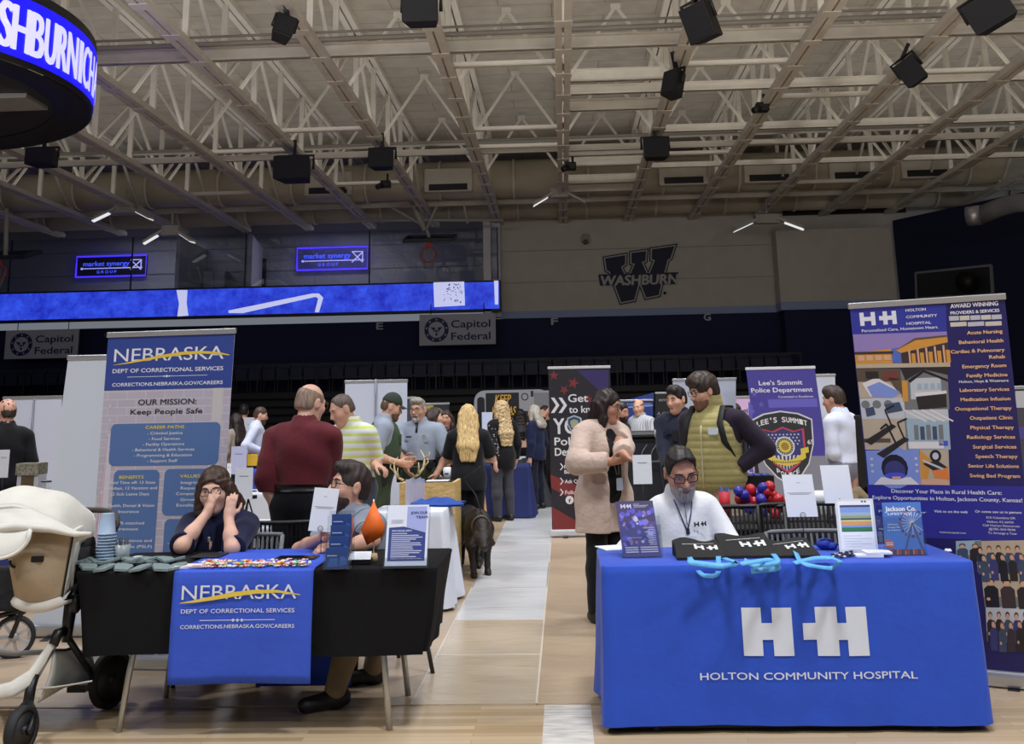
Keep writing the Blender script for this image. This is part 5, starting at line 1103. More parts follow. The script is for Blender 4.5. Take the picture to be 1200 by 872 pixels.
for k in range(3): v = Mg.H*(.15-.04*k); Mg.rect(mb, Mg.W*.08, v, Mg.W*.42, v+.006, 0, .003); Mg.rect(mb, Mg.W*.48, v, Mg.W*.93, v+.006, 0, .003)
Mg.rect(mb, Mg.W*.16, Mg.H*.33, Mg.W*.55, Mg.H*.337, 0, .003)
mb.build('white_print', C(206, 206, 232), s)
p = atz(716, 643, TZ); t = thing('leaflet', 'white leaflet lying behind the violet brochure holder', 'leaflet', (p.x, p.y, TZ), .3); MB().box((-.06, -.09, .001), (.07, .1, .006)).build('pages', PAPER, t, local=True); MB().box((-.04, -.06, .006), (.05, -.05, .0064)).build('print', mat(150, 152, 170, .6), t, local=True)
# ---- folded tote bags with blue handles
TB = mat(18, 17, 20, .85, bump=.3, bscale=60); HD = mat(92, 168, 224, .65, bump=.2, bscale=40)
for i, (px0, px1, pyb, lb, hs) in enumerate(((793, 855, 657, 'black tote bag with blue handles, the one by the seated man\'s arm', [((808, 654), (822, 676), (842, 676), (842, 653)), ((848, 655), (866, 661), (846, 665), (806, 660))]),
        (849, 914, 657, 'black tote bag with blue handles, middle of the row of three', [((872, 657), (884, 665), (914, 660), (906, 650)), ((868, 662), (905, 656), (915, 667), (880, 670))]),
        (906, 968, 655, 'black tote bag with blue handles, next to the heap of striped pens', [((930, 641), (938, 662), (975, 668), (984, 660)), ((931, 661), (955, 655), (975, 655), (985, 659))]))):
    a, b = atz(px0, pyb, TZ), atz(px1, pyb, TZ); w = (b.x-a.x)*(.93, .97, .9)[i]; y0 = 5.60+(0, .035, .02)[i]
    t = thing('tote_bag', lb, 'bag', (a.x+w/2, y0+.1, TZ))
    rr = random.Random(i)
    def top(u, v, k=0):
        z = TZ+.014+(.066, .085, .058)[i]*v**.9*(1-.25*abs(u-.5))+.012*math.sin(u*7+i)*v
        return Vector((a.x+w*(u+.03*math.sin(v*3+i)), y0+.02+.22*v, z))
    mb = MB(); n1 = 14
    mb.grid(lambda u, v: top(u, v), n1, 8); mb.grid(lambda u, v: Vector((top(u, v).x, top(u, v).y, TZ+.002)), n1, 8)
    for v in (0, 1): mb.grid(lambda u, w_: (top(u, v)*w_+Vector((top(u, v).x, top(u, v).y, TZ+.002))*(1-w_)), n1, 2)
    for u in (0, 1): mb.grid(lambda v, w_: (top(u, v)*w_+Vector((top(u, v).x, top(u, v).y, TZ+.002))*(1-w_)), 8, 2)
    mb.build('bag_body', TB, t)
    mb = MB(); f = lambda u, v, d: top(u, v) + Vector((0, -.003, .003))
    hplus(mb, lambda u, v, d: f(.40+u*.9, .38+v*1.3, d), 0, 0, .2); mb.add([f(.15, .62, 0), f(.85, .74, 0), f(.85, .755, 0), f(.15, .635, 0)], [(0, 1, 2, 3)]); mb.build('hospital_mark', mat(206, 206, 210, .6), t)
    for q in hs:
        P = []
        for (qx, qy) in q:
            if qy > 662: pp = at(qx, qy, 5.452-.012)
            else: pp = atz(qx, qy, TZ+.02)
            P.append(pp)
        D = []
        for k in range(len(P)-1):
            for s_ in range(6): D.append(P[k].lerp(P[k+1], s_/6))
        D.append(P[-1])
        for _ in range(3): D = [D[0]]+[(D[k-1]+D[k]*2+D[k+1])/4 for k in range(1, len(D)-1)]+[D[-1]]
        mb = MB(); vs = []
        for k, pnt in enumerate(D):
            tg = (D[min(k+1, len(D)-1)]-D[max(0, k-1)]).normalized(); sd = tg.cross(Vector((0, -.8, .6))).normalized()*.013
            vs += [pnt+sd+Vector((0, 0, .006)), pnt-sd+Vector((0, 0, .002))]
        mb.add(vs, [(2*k, 2*k+1, 2*k+3, 2*k+2) for k in range(len(D)-1)], 0, True); mb.build('handle', HD, t, thick=.003)
p = atz(969, 645, TZ); t = thing('cloth_pouch', 'crumpled royal blue pouch behind the third tote bag', 'pouch', (p.x, p.y, TZ))
MB().ball((p.x, p.y+.03, TZ+.03), (.05, .04, .03), 14).ball((p.x+.03, p.y+.01, TZ+.022), (.03, .03, .022), 12).build('body', mat(34, 60, 160, .7, bump=.6, bscale=30), t); MB().tube([(p.x-.03, p.y+.01, TZ+.05), (p.x+.0, p.y, TZ+.06), (p.x+.04, p.y+.0, TZ+.045)], .004, 6).build('drawstring', mat(24, 40, 110, .7), t)
pn = None
for i in range(9):
    p = atz(978+i*2.4+(i % 2), 652-(i % 3)*1.6, TZ+.008)
    if pn is None:
        pn = thing('striped_pen', 'dark and pale striped pen in the heap before the framed chart', 'pen', (0, 0, 0), group='striped pens on the hospital table')
        MB().cyl((-.05, 0, 0), (.05, 0, 0), .005, n=8).build('barrel', mat(50, 48, 74, .4), pn); MB().cyl((.05, 0, 0), (.065, 0, 0), .004, .001, n=8).build('tip', STEEL, pn); MB().cyl((-.03, 0, 0), (-.01, 0, 0), .0055, n=8).build('pale_band', mat(200, 200, 214, .4), pn); o = pn
    else: o = dup(pn, (0, 0, 0))
    o.matrix_basis = Matrix.Translation((p.x, p.y, TZ+.008+.007*(i % 2))) @ Matrix.Rotation(.9+.5*math.sin(i*2), 4, 'Z')
# framed chart
a, b = atz(984, 648, TZ), atz(1029, 647, TZ); o = Vector((a.x, a.y, TZ+.002)); S2 = Board(o, Vector((b.x, a.y, TZ+.002)), at(978, 585, a.y+.07))
t = thing('sign_stand', 'white framed sheet with a coloured chart on the hospital table', 'sign', o)
MB().prism(rrect(0, 0, S2.W, S2.H, .006), S2.fn, -.004, .0).build('frame', mat(206, 210, 220, .4), t); MB().prism([(.2, 0), (.8, 0), (.8, 1), (.2, 1)], lambda u, v, d: Vector((a.x+(b.x-a.x)*u, a.y+.15-.08*v+d, TZ+.002+.24*v)), 0, .003).build('back_leg', PLASTIC, t)
MB().prism([(.012, .012), (S2.W-.012, .012), (S2.W-.012, S2.H-.012), (.012, S2.H-.012)], S2.fn, .0, .0012).build('sheet', mat(226, 230, 244, .6), t)
mb = MB(); H2, W2 = S2.H, S2.W
for v0, v1, m_ in ((.84, .88, 0), (.74, .84, 1), (.68, .74, 2), (.63, .68, 3), (.60, .63, 0), (.57, .60, 4), (.5, .57, 5), (.46, .5, 1), (.4, .46, 6), (.38, .4, 7)): S2.rect(mb, W2*.11, H2*v0, W2*.9, H2*v1, m_, .002)
for k in range(2): S2.rect(mb, W2*(.68+.08*k), H2*.93, W2*(.73+.08*k), H2*.96, 0, .002)
for k in range(5): S2.rect(mb, W2*.14, H2*(.3-.05*k), W2*(.6+.25*(k % 2)), H2*(.306-.05*k), 8, .002)
mb.build('chart', [C(50, 56, 92), C(120, 150, 214), C(150, 172, 200), C(140, 160, 120), C(200, 190, 140), C(206, 150, 96), C(40, 120, 80), C(36, 90, 70), C(180, 186, 206)], t)
for i, (px0, px1, py, n_, lb) in enumerate(((1006, 1039, 655, 2, 'lower white card stack in front of the county magazine'), (1010, 1041, 649, 3, 'upper white card stack in front of the county magazine'))):
    a, b = atz(px0, py, TZ+.01*i), atz(px1, py, TZ+.01*i); t = thing('card_stack', lb, 'cards', (a.x, 5.68+.0*i, TZ))
    z = TZ+.001+.014*i; M_ = Matrix.Translation(((a.x+b.x)/2, 5.64, z)) @ Matrix.Rotation(-.12+.1*i, 4, 'Z'); w = (b.x-a.x)/2
    MB().box((-w, -.03, 0), (w, .07, .013), M=M_).build('cards', mat(222, 224, 232, .6), t, bevel=.002); MB().box((-w*.8, -.02, .013), (w*.7, .05, .0134), M=M_).build('print', mat(196, 200, 214, .6), t)
# county magazine in its holder
a, b = atz(1038.5, 651.5, TZ), atz(1088, 652.5, TZ); o = Vector((a.x, a.y, TZ+.004)); tl = at(1034, 589, a.y+.06); JM = Board(o, o+Vector((b.x-a.x, .0, .0)), tl)
t = thing('brochure_holder', 'clear holder with the county lifestyle magazines on the hospital table', 'brochure holder', o)
acrylic(t, a.x-.006, b.x+.014, a.y-.006, a.y+.07, TZ+.001, .25, .22, .75)
s = thing('magazine', 'county lifestyle magazine with a Ferris wheel cover', 'magazine', o)
MB().prism([(0, 0), (JM.W, 0), (JM.W, JM.H), (0, JM.H)], JM.fn, -.012, 0).build('pages', mat(76, 124, 200, .35), s)
W3, H3 = JM.W, JM.H; mb = MB()
JM.rect(mb, 0, 0, W3, H3*.1, 1, .001); JM.rect(mb, 0, H3*.55, W3, H3, 4, .0008)
for k in range(14): JM.rect(mb, W3*.07*k, 0, W3*(.07*k+.05), H3*(.05+.06*abs(math.sin(k*2.1))), (1, 2, 3)[k % 3], .0014)
JM.poly(mb, [(0, H3*.16), (W3*.22, H3*.12), (W3*.22, H3*.24), (W3*.1, H3*.29), (0, H3*.28)], 2, .0016); JM.rect(mb, .005, H3*.18, W3*.2, H3*.2, 5, .002); JM.rect(mb, .005, H3*.22, W3*.2, H3*.235, 5, .002)
cu, cv, R3 = W3*.74, H3*.60, W3*.32
for k in range(20):
    a_ = 2*PI*k/20; n_ = Vector((-math.sin(a_), math.cos(a_)))*.0012; e = Vector((math.cos(a_), math.sin(a_)*1.05))*R3
    q = [Vector((cu, cv))+n_, Vector((cu, cv))-n_, Vector((cu, cv))+e-n_, Vector((cu, cv))+e+n_]
    if cu+e.x < W3: JM.poly(mb, [tuple(v) for v in q], 5, .002)
    e2 = Vector((math.cos(a_), math.sin(a_)*1.05))*R3
    if cu+e2.x < W3-.01: JM.disc(mb, cu+e2.x, cv+e2.y, .007, (1, 3, 6)[k % 3], .0024, 8)
JM.poly(mb, [(cu-.004, cv), (cu+.004, cv), (cu+.05, H3*.08), (cu+.04, H3*.08)], 6, .0022); JM.poly(mb, [(cu-.004, cv), (cu+.004, cv), (cu-.04, H3*.08), (cu-.05, H3*.08)], 6, .0022)
mb.build('cover_picture', [C(76, 124, 200), C(60, 60, 90), C(206, 96, 60), C(150, 70, 70), C(66, 112, 190), C(210, 214, 226), C(70, 84, 130)], s)
mb = MB(); put(mb, 'Jackson Co.', W3*.06, H3*.83, H3*.095, JM.fn, x1=W3*.86, bold=.03, d=.003); put(mb, 'LIFESTYLE', W3*.12, H3*.755, H3*.045, JM.fn, x1=W3*.74, bold=.02, d=.003)
for k, (s_, x1) in enumerate((('Jackson', .36), ('County Fair', .42), ('is here', .4))): put(mb, s_, W3*.09, H3*(.56-.055*k), H3*.035, JM.fn, x1=W3*x1, bold=.01, d=.003)
mb.build('lettering', C(222, 226, 240), s)
p = atz(1111, 646, TZ); t = thing('paper_cup_lid', 'tiny white lid lying at the right end of the hospital table', 'lid', (p.x, p.y, TZ)); MB().lathe([(0, .012), (.014, .012), (.018, .004), (.02, .001), (0, .001)], (p.x, p.y, TZ), 16).build('lid_body', WHITE, t); MB().ball((p.x, p.y, TZ+.013), (.006, .006, .002), 8).build('sip_hole', DARK, t)
# ================================================================ stands and tables behind
def draped(lb, lb_t, x0, x1, y0, y1, z, hem, m, seed, **k):
    folding_table(lb_t, x0+.01, x1-.01, y0+.01, y1-.01, z-.006)
    c = Cloth(x0, x1, y0, y1, z, hem, seed=seed, **k); tag(c.mesh().build('tablecloth', m), lb, 'tablecloth'); return c
WCL = mat(214, 220, 234, .75, 0, .03, 6, .3, 6)
draped('white creased tablecloth on the table at the aisle behind the bearded man', 'table under the white creased cloth by the aisle', -1.58, -.985, 8.68, 9.35, .755, .03, WCL, 21, flare=.03, amp=.035, wav=8)
p = atz(512, 592, .757); t = thing('cloth_heap', 'crumpled royal blue cloth heap on the white draped table', 'cloth', (p.x, p.y, .757))
mb = MB()
def heap(u, v):
    x = p.x-.22+.44*u; y = p.y-.16+.4*v; e = min(u, 1-u, v, 1-v); h = .012+.055*min(1, e*6)*(.6+.4*math.sin(u*9+v*4))*(.7+.3*math.sin(v*11-u*5)); return (x+.02*math.sin(v*7), y+.03*math.sin(u*6), .757+h)
mb.grid(heap, 24, 16); mb.grid(lambda u, v: (heap(1-u, v)[0], heap(1-u, v)[1], .758), 8, 6); mb.build('cloth_folds', mat(30, 74, 160, .75), t, thick=.004)
p = atz(483, 592, .757); t = thing('bag_roll', 'cluster of clear lilac plastic sleeves standing on the white draped table', 'sleeves', (p.x, p.y, .757))
for i in range(5):
    x = p.x-.06+.03*i; MB().prism([(0, 0), (.035, 0), (.037, .21+.02*(i % 2)), (.0, .215)], lambda u, v, d: Vector((x+u, p.y+.02*i+d+v*.05, .758+v)), 0, .004).build('sleeve', mat(196, 202, 232, .3, alpha=.45), t)
# plywood counter with antlers
def osb():
    m = mat(196, 166, 108, .7).copy(); nt = m.node_tree; B = nt.nodes['Principled BSDF']; tc = nt.nodes.new('ShaderNodeTexCoord'); v = nt.nodes.new('ShaderNodeTexVoronoi'); v.inputs['Scale'].default_value = 24
    mp = nt.nodes.new('ShaderNodeMapping'); mp.inputs['Scale'].default_value = (1, 1, 2.2); rp = nt.nodes.new('ShaderNodeValToRGB'); e = rp.color_ramp.elements
    e[0].color = (s2l(176), s2l(142), s2l(84), 1); e[1].color = (s2l(214), s2l(186), s2l(128), 1); nt.links.new(tc.outputs['Object'], mp.inputs[0]); nt.links.new(mp.outputs[0], v.inputs['Vector']); nt.links.new(v.outputs['Color'], rp.inputs[0]); nt.links.new(rp.outputs[0], B.inputs['Base Color']); return m
OSB = osb(); x0, x1 = at(468, 590, 10.1).x, at(533, 590, 10.1).x; zt = at(500, 566, 10.1).z
t = thing('plywood_counter', 'chipboard counter stand before the two uniformed officers', 'counter', ((x0+x1)/2, 10.3, 0))
MB().box((x0, 10.1, .02), (x1, 10.13, zt)).build('front_panel', OSB, t); MB().box((x0, 10.13, .02), (x0+.03, 10.7, zt)).build('side_panel', OSB, t); MB().box((x1-.03, 10.13, .02), (x1, 10.7, zt)).build('side_panel', OSB, t); MB().box((x0+.03, 10.13, zt-.06), (x1-.03, 10.7, zt-.03)).build('top', OSB, t); MB().box((x0+.02, 10.6, 0.004), (x1-.02, 10.64, .5)).build('back_brace', OSB, t)
t = thing('wildlife_board', 'tan leaning chipboard panel seen edge on behind the blonde woman\'s legs', 'board', at(572, 632, 13.2)); a = at(573, 633, 13.0); a.z = .004
b = at(563, 570, 13.0); MB().add([(a.x-.06, 12.5, .006), (a.x, 13.0, .006), (b.x+.03, 13.0, b.z), (b.x, 12.5, b.z)], [(0, 1, 2, 3)]).build('panel', mat(206, 150, 90, .6), t, thick=.03); MB().bar((a.x-.1, 13.1, .02), (b.x-.05, 13.0, b.z*.8), .03).build('strut', OSB, t)
def antler(lb, px, py, z, s, flip):
    p = atz(px, py, z); t = thing('antler', lb, 'antler', p); A_ = mat(206, 190, 150, .6)
    P = [Vector((0, 0, .03)), Vector((.06, 0, .06)), Vector((.12, .01, .14)), Vector((.13, .02, .24)), Vector((.08, .03, .33))]
    q = [p+Vector((v.x*flip*s, v.y*s, v.z*s)) for v in P]; MB().tube(q, [.018*s, .016*s, .014*s, .011*s, .004*s], 8).build('beam', A_, t)
    for k, d in ((1, (.02, -.05, .14)), (2, (.09, -.03, .1)), (3, (.1, -.02, .07))):
        MB().tube([q[k], q[k]+Vector((d[0]*.6*flip*s, d[1]*s, d[2]*.6*s)), q[k]+Vector((d[0]*.5*flip*s, d[1]*s, d[2]*s))], [.012*s, .009*s, .003*s], 8).build('tine', A_, t)
antler('pale curved antler standing on the chipboard counter before the grey-haired officer', 484, 563, zt-.02, .9, 1); antler('pale small antler lying left on the chipboard counter', 473, 566, zt-.02, .75, -1)
p = atz(513, 562, zt); t = thing('clipboard', 'clear plastic tray of papers on the right of the chipboard counter', 'tray', p); MB().box((p.x-.16, p.y, zt-.028), (p.x+.14, p.y+.2, zt-.02)).build('tray', DARK, t); MB().box((p.x-.12, p.y+.02, zt-.02), (p.x+.1, p.y+.18, zt-.012)).build('papers', PAPER, t)
# small table with goods right of the officers
draped('dark tablecloth on the small table between the officer and the blonde woman', 'table under the dark cloth behind the officer', -1.75, -1.12, 12.6, 13.2, .755, .05, mat(24, 26, 34, .8), 31)
for i, (px, py, w, h, c_, lb, nm) in enumerate(((519, 556, .16, .12, (226, 226, 226), 'white small box on the dark table behind the officers', 'gift_box'), (527, 553, .14, .16, (196, 170, 120), 'tan paper pot on the dark table behind the officers', 'paper_pot'), (541, 552, .1, .14, (220, 224, 230), 'white mug on the dark table by the blonde woman\'s elbow', 'mug'))):
    p = atz(px, py, .757); p = Vector((p.x, 12.8, .757)); t = thing(nm, lb, nm.split('_')[-1], p); MB().lathe([(0, 0), (w*.4, 0), (w*.5, h), (w*.44, h), (w*.36, .02), (0, .02)], p, 16 if i else 4).build('body', C(*c_), t)
    MB().tube([(p.x-w*.2, p.y-w*.4, p.z+h*.5), (p.x, p.y-w*.52, p.z+h*.52), (p.x+w*.2, p.y-w*.4, p.z+h*.5)], .008, 6).build('band', C(60, 90, 110), t)
# far aisle tables
draped('navy tablecloth on the aisle table beside the curly-haired woman', 'table under the navy aisle cloth', -2.2, at(622, 605, 16.2).x, 15.9, 16.7, .755, .02, mat(24, 38, 96, .75), 33)
draped('charcoal tablecloth on the farther aisle table', 'table under the charcoal aisle cloth', -1.7, at(633, 590, 19).x, 17.6, 19.2, .755, .02, mat(56, 60, 66, .75), 34, flare=.12)
for i, (px, py, lb) in enumerate(((612, 553, 'white leaflets laid out on the charcoal aisle table, nearer pile'), (616, 548, 'pale leaflets laid out on the charcoal aisle table, farther pile'))):
    p = Vector((at(px, py, 17.9+.6*i).x-.25, 17.9+.6*i, .757)); t = thing('leaflet_pile', lb, 'leaflets', p); MB().box((p.x-.3, p.y-.1, .757), (p.x+.25, p.y+.15, .775)).build('pages', PAPER, t); MB().box((p.x-.25, p.y-.08, .775), (p.x+.2, p.y-.02, .777)).build('print', C(110, 116, 130), t)
t = thing('paper_sheet', 'white sheet on a stand on the far table by the woman in peach', 'sheet', at(635, 527, 18.6)); a, b = at(631, 540, 18.6), at(638, 516, 18.6); MB().box((a.x, 18.6, a.z), (b.x, 18.605, b.z)).build('paper', PAPER, t); MB().cyl(((a.x+b.x)/2, 18.62, .757), ((a.x+b.x)/2, 18.62, a.z), .006, n=6).build('stand', DARK, t)
t = thing('paper_sheet', 'big pale sheet standing left of the curly-haired woman', 'sheet', at(575, 490, 17)); a, b = at(565, 512, 17), at(577, 483, 17); MB().box((a.x, 17, a.z), (b.x, 17.01, b.z)).build('paper', mat(196, 204, 226, .6), t); MB().cyl(((a.x+b.x)/2, 17.02, .0), ((a.x+b.x)/2, 17.02, a.z), .01, n=6).build('stand', DARK, t)
# black booth counter beyond the cardigan woman
x0, x1 = at(724, 520, 11.6).x, at(790, 520, 11.6).x; z1 = at(750, 506, 11.6).z
t = thing('black_counter', 'black padded counter behind the cardigan woman', 'counter', ((x0+x1)/2, 11.6, 0)); MB().box((x0, 11.6, .0), (x1, 12.1, z1-.06)).build('body', mat(20, 22, 28, .5), t, bevel=.02); MB().box((x0-.03, 11.55, z1-.06), (x1+.03, 12.15, z1)).build('top', mat(36, 40, 50, .35), t, bevel=.03)
mb = MB(); mb.prism(rrect(x0+.05, .4, x1-.05, z1-.12, .05), lambda u, v, d: Vector((u, 11.59+d, v)), -.02, .0); mb.build('pad', mat(28, 30, 38, .4), t)
p = at(770, 528, 11.52); t = thing('wire_basket', 'dark wire rack on the black counter front', 'rack', p); mb = MB()
for k in range(5): mb.tube([p+Vector((-.2+.1*k, 0, -.12)), p+Vector((-.15+.1*k, 0, .0)), p+Vector((-.1+.1*k, .05, .06))], .006, 5)
mb.build('wires', mat(90, 92, 98, .4), t); MB().bar(p+Vector((-.25, 0, -.12)), p+Vector((.25, 0, -.1)), .015).build('rail', mat(90, 92, 98, .4), t)
# the police table behind the chairs
draped('black tablecloth on the table behind the black chairs on the right', 'table under the black cloth carrying the balloons', .95, 2.12, 7.15, 8.0, .755, .05, mat(18, 18, 22, .8), 41)
for px, pyb, pyt, w_, c1, c2, lb in ((850, 601, 574, 13, (190, 32, 48), (26, 40, 120), 'red drink cup with pens in it, in front of the olive vest'), (824, 594, 572, 12.5, (40, 46, 150), (26, 30, 90), 'blue drink cup with pens in it, in front of the olive vest')):
    p = atz(px, pyb, .756); Y = min(p.y, 7.9); p = Vector((at(px, pyb, Y).x, Y, .756)); h = (pyb-pyt)*Y/F; r_ = w_*Y/F/2; t = thing('drink_cup', lb, 'cup', p)
    MB().lathe([(0, .002), (r_*.8, .002), (r_, h), (r_*.93, h), (r_*.75, .01), (0, .01)], p, 18).build('cup_body', C(*c1), t); mb = MB()
    put(mb, 'POLICE', -r_*.6, h*.35, h*.12, lambda u, v, d: Vector((p.x+u, p.y-math.sqrt(max(0, (r_*(.8+.2*v/h))**2-u*u))-.002, p.z+v)), x1=r_*.6, bold=.02); mb.build('lettering', C(220, 200, 200), t)
    for k in range(6): a_ = k*1.05; MB().cyl(p+Vector((r_*.4*math.cos(a_), r_*.4*math.sin(a_), .02)), p+Vector((r_*.8*math.cos(a_), r_*.7*math.sin(a_), h*1.12+.008*(k % 3))), .005, n=6).build('pen', C(*(c2 if k % 2 else (60, 70, 150))), t)
bz = [(866, 571, 'b'), (874, 578, 'r'), (880, 569, 'r'), (886, 574, 'b'), (892, 580, 'b'), (898, 571, 'r'), (899, 581, 'r'), (905, 575, 'r'), (912, 580, 'r'), (884, 584, 'r'), (891, 589, 'r'), (870, 586, 'r'), (878, 591, 'b'), (892, 596, 'b'), (903, 590, 'r'), (912, 590, 'r'), (872, 575, 'b'), (902, 565, 'r'), (916, 584, 'r'), (885, 579, 'b'), (908, 597, 'r'), (894, 567, 'b'), (867, 580, 'r')]
BR_, BB_ = mat(180, 36, 46, .3), mat(48, 44, 150, .3); bp = {}
for i, (px, py, c_) in enumerate(bz):
    Y = 7.5+.04*(i % 4); p = at(px, py+5, Y)
    if p.z < .797: p.z = .797
    if c_ not in bp:
        t = thing('balloon', '%s small balloon in the cluster beside the black chair' % ('red' if c_ == 'r' else 'blue'), 'balloon', (0, 0, 0), group='%s balloons in the cluster' % ('red' if c_ == 'r' else 'blue'))
        MB().ball((0, 0, 0), (.037, .037, .041), 16).build('skin', BR_ if c_ == 'r' else BB_, t); MB().cyl((0, 0, -.041), (0, 0, -.049), .003, .006, n=8).build('knot', BR_ if c_ == 'r' else BB_, t); bp[c_] = t; o = t
    else: o = dup(bp[c_], (0, 0, 0))
    o.matrix_basis = Matrix.Translation(p) @ Matrix.Rotation(random.uniform(-1, 1), 4, 'X') @ Matrix.Rotation(random.uniform(-1, 1), 4, 'Y')
x0, x1 = at(872, 570, 8.9).x, at(905, 570, 8.9).x
draped('grey tablecloth on the second table beside the violet police banner', 'table under the grey cloth beside the violet banner', 1.5, 2.45, 8.7, 9.4, .755, .05, mat(130, 132, 140, .8), 43)
t = thing('storage_box', 'black open box filled with blue giveaways behind the balloons', 'box', ((x0+x1)/2, 8.9, .757)); z1 = at(888, 557, 8.9).z
mb = MB().box((x0+.03, 8.8, .757), (x1-.03, 8.82, z1)).box((x0+.03, 9.08, .757), (x1-.03, 9.1, z1)).box((x0, 8.8, .757), (x0+.03, 9.1, z1)).box((x1-.03, 8.8, .757), (x1, 9.1, z1)).box((x0, 8.8, .757), (x1, 9.1, .77)); mb.build('box_body', mat(20, 22, 28, .5), t)
for k in range(5): MB().ball(((x0+.05)+(x1-x0-.1)*k/4, 8.93+.03*(k % 2), z1-.005), (.045, .04, .02), 10).build('giveaway', mat(40, 52, 130, .5), t)
def far_sheet(lb, x0, y0, x1, y1, Y, ztab, col=PAPER, name='paper_sheet', tab=True):
    a, b = at(x0, y1, Y), at(x1, y0, Y); t = thing(name, lb, 'sheet', ((a.x+b.x)/2, Y, max(a.z, ztab)))
    MB().box((a.x, Y, a.z), (b.x, Y+.006, b.z)).build('paper', col, t); mb = MB(); w, h = b.x-a.x, b.z-a.z
    mb.box((a.x+w*.25, Y-.002, a.z+h*.72), (a.x+w*.75, Y-.0005, a.z+h*.74)); mb.build('printed_line', C(140, 144, 160), t)
    MB().cyl(((a.x+b.x)/2, Y+.02, ztab), ((a.x+b.x)/2, Y+.01, a.z+.03), .004, n=6).cyl(((a.x+b.x)/2, Y+.02, ztab), ((a.x+b.x)/2, Y+.02, ztab+.008), .05, n=14).build('stand', DARK, t)
far_sheet('white sheet on a stand in front of the cardigan woman\'s hands', 742.5, 533, 763, 567.5, 7.5, .757)
far_sheet('white tilted sheet on a stand left of the shield badge', 880, 519, 894, 538, 8.95, .757)
p = at(879, 551, 8.95); t = thing('thermos', 'white thermos on the grey table left of the shield badge', 'thermos', p); MB().lathe([(0, 0), (.05, 0), (.05, .15), (.035, .19), (.03, .22), (0, .22)], (p.x, 8.98, .757), 18).build('bottle', WHITE, t); MB().cyl((p.x, 8.98, .977), (p.x, 8.98, 1.0), .028).build('cap', mat(180, 184, 190, .4), t)
p = at(961, 573, 8.75); t = thing('paper_roll', 'white roll of paper on the grey table behind the ring-stand sheets', 'roll', (p.x, 8.82, .757)); MB().cyl((p.x-.2, 8.85, .757+.05), (p.x+.2, 8.87, .757+.05), .05).build('roll', WHITE, t); MB().cyl((p.x-.205, 8.85, .807), (p.x-.2, 8.85, .807), .02).build('core', mat(150, 130, 100, .8), t)
# ---- chairs
def mesh_chair(lb, x, y, rz, m, slots, seat_z=.45, back_top=.84, group=None):
    t = thing('stacking_chair', lb, 'chair', (x, y, 0), rz)
    def bk(u, v, d): return Vector((.25*u*1.0, -.2-.06*v-.05*(1-u*u)*.9+.05+d, seat_z+.10+(back_top-seat_z-.10)*v))
    mb = MB()
    nu = 15 if slots else 18
    for i in range(nu+1):
        u = -1+2*i/nu; w = .012 if slots else .011
        mb.prism([(u-w*2.2, .04), (u+w*2.2, .04), (u+w*2.2, .96), (u-w*2.2, .96)], bk, -.006, .006)
    for v in ((0.28, .5, .72) if not slots else (.5,)):
        mb.add([bk(-1+2*i/12, v-.03*(0 if j else 1), -.007*(1)) + Vector((0, 0, 0)) for j in (0, 1) for i in range(13)] , [(i, i+1, i+14, i+13) for i in range(12)])
    mb.build('back_mesh', m, t, local=True)
    pts = [bk(-1+2*i/14, 1, 0) for i in range(15)]; lo = [bk(1-2*i/14, 0, 0) for i in range(15)]
    MB().tube(pts+lo+[pts[0]], .014, 8).build('back_frame', m, t, local=True)
    MB().prism(rrect(-.24, -.18, .24, .26, .06), lambda u, v, d: Vector((u, v, seat_z+d+.02*(v/.25)**2)), -.015, .015).build('seat', m, t, local=True)
    for sx in (-1, 1):
        MB().tube([(sx*.23, .2, seat_z-.01), (sx*.25, .24, 0)], .013, 8).build('leg', mat(60, 60, 64, .4, .6), t, local=True); MB().tube([(sx*.24, -.2, seat_z+.3), (sx*.23, -.17, seat_z), (sx*.25, -.26, 0)], .013, 8).build('leg', mat(60, 60, 64, .4, .6), t, local=True)
    return t
CHB = mat(20, 20, 23, .45); CHG = mat(104, 106, 112, .5)
def chair_at(lb, pxc, Y, pytop, wpx, m, slots, rz=0): p = at(pxc, pytop, Y); mesh_chair(lb, p.x, Y+(.22 if rz < 1 else -.22), rz, m, slots, back_top=min(.95, max(.7, p.z)))
chair_at('black mesh-back chair behind the right end of the seated man in white', 872, 7.02, 594, 55, CHB, False, PI)
chair_at('black mesh-back chair behind the sheet on the ring stand', 934, 7.0, 591, 62, CHB, False, PI)
chair_at('grey slotted chair tucked at the hospital table\'s back edge', 948, 6.45, 623, 62, CHG, True, PI)
chair_at('black mesh-back chair behind the maroon-shirted man\'s legs', 326, 6.95, 612, 50, CHB, False, .15)
chair_at('grey slotted chair that the seated woman in navy sits on', 286, 6.86, 627, 40, CHG, True, PI)
p = at(436, 700, 6.75); mesh_chair('dark chair under the bearded man in grey', p.x+.03, 6.75, PI-1.0, CHB, False, back_top=.8)
p = at(806, 620, 6.5); mesh_chair('black chair under the seated man in white', p.x, 6.5, PI, CHB, False, back_top=.8)
p = at(1010, 560, 7.4); t = thing('jacket', 'tan jacket bunched over a chair back left of the hospital banner', 'jacket', (p.x, 7.4, 0))
def jk(u, v): a_ = 2*PI*u; r_ = (.14+.02*math.sin(a_*5+v*3))*(.85+.3*v)*(.3 if v > .95 else 1); return (p.x+r_*math.cos(a_), 7.4+.08*math.sin(a_)*(1 if v < .95 else .3), .96-.5*(1-v)+.03*math.sin(a_*2))
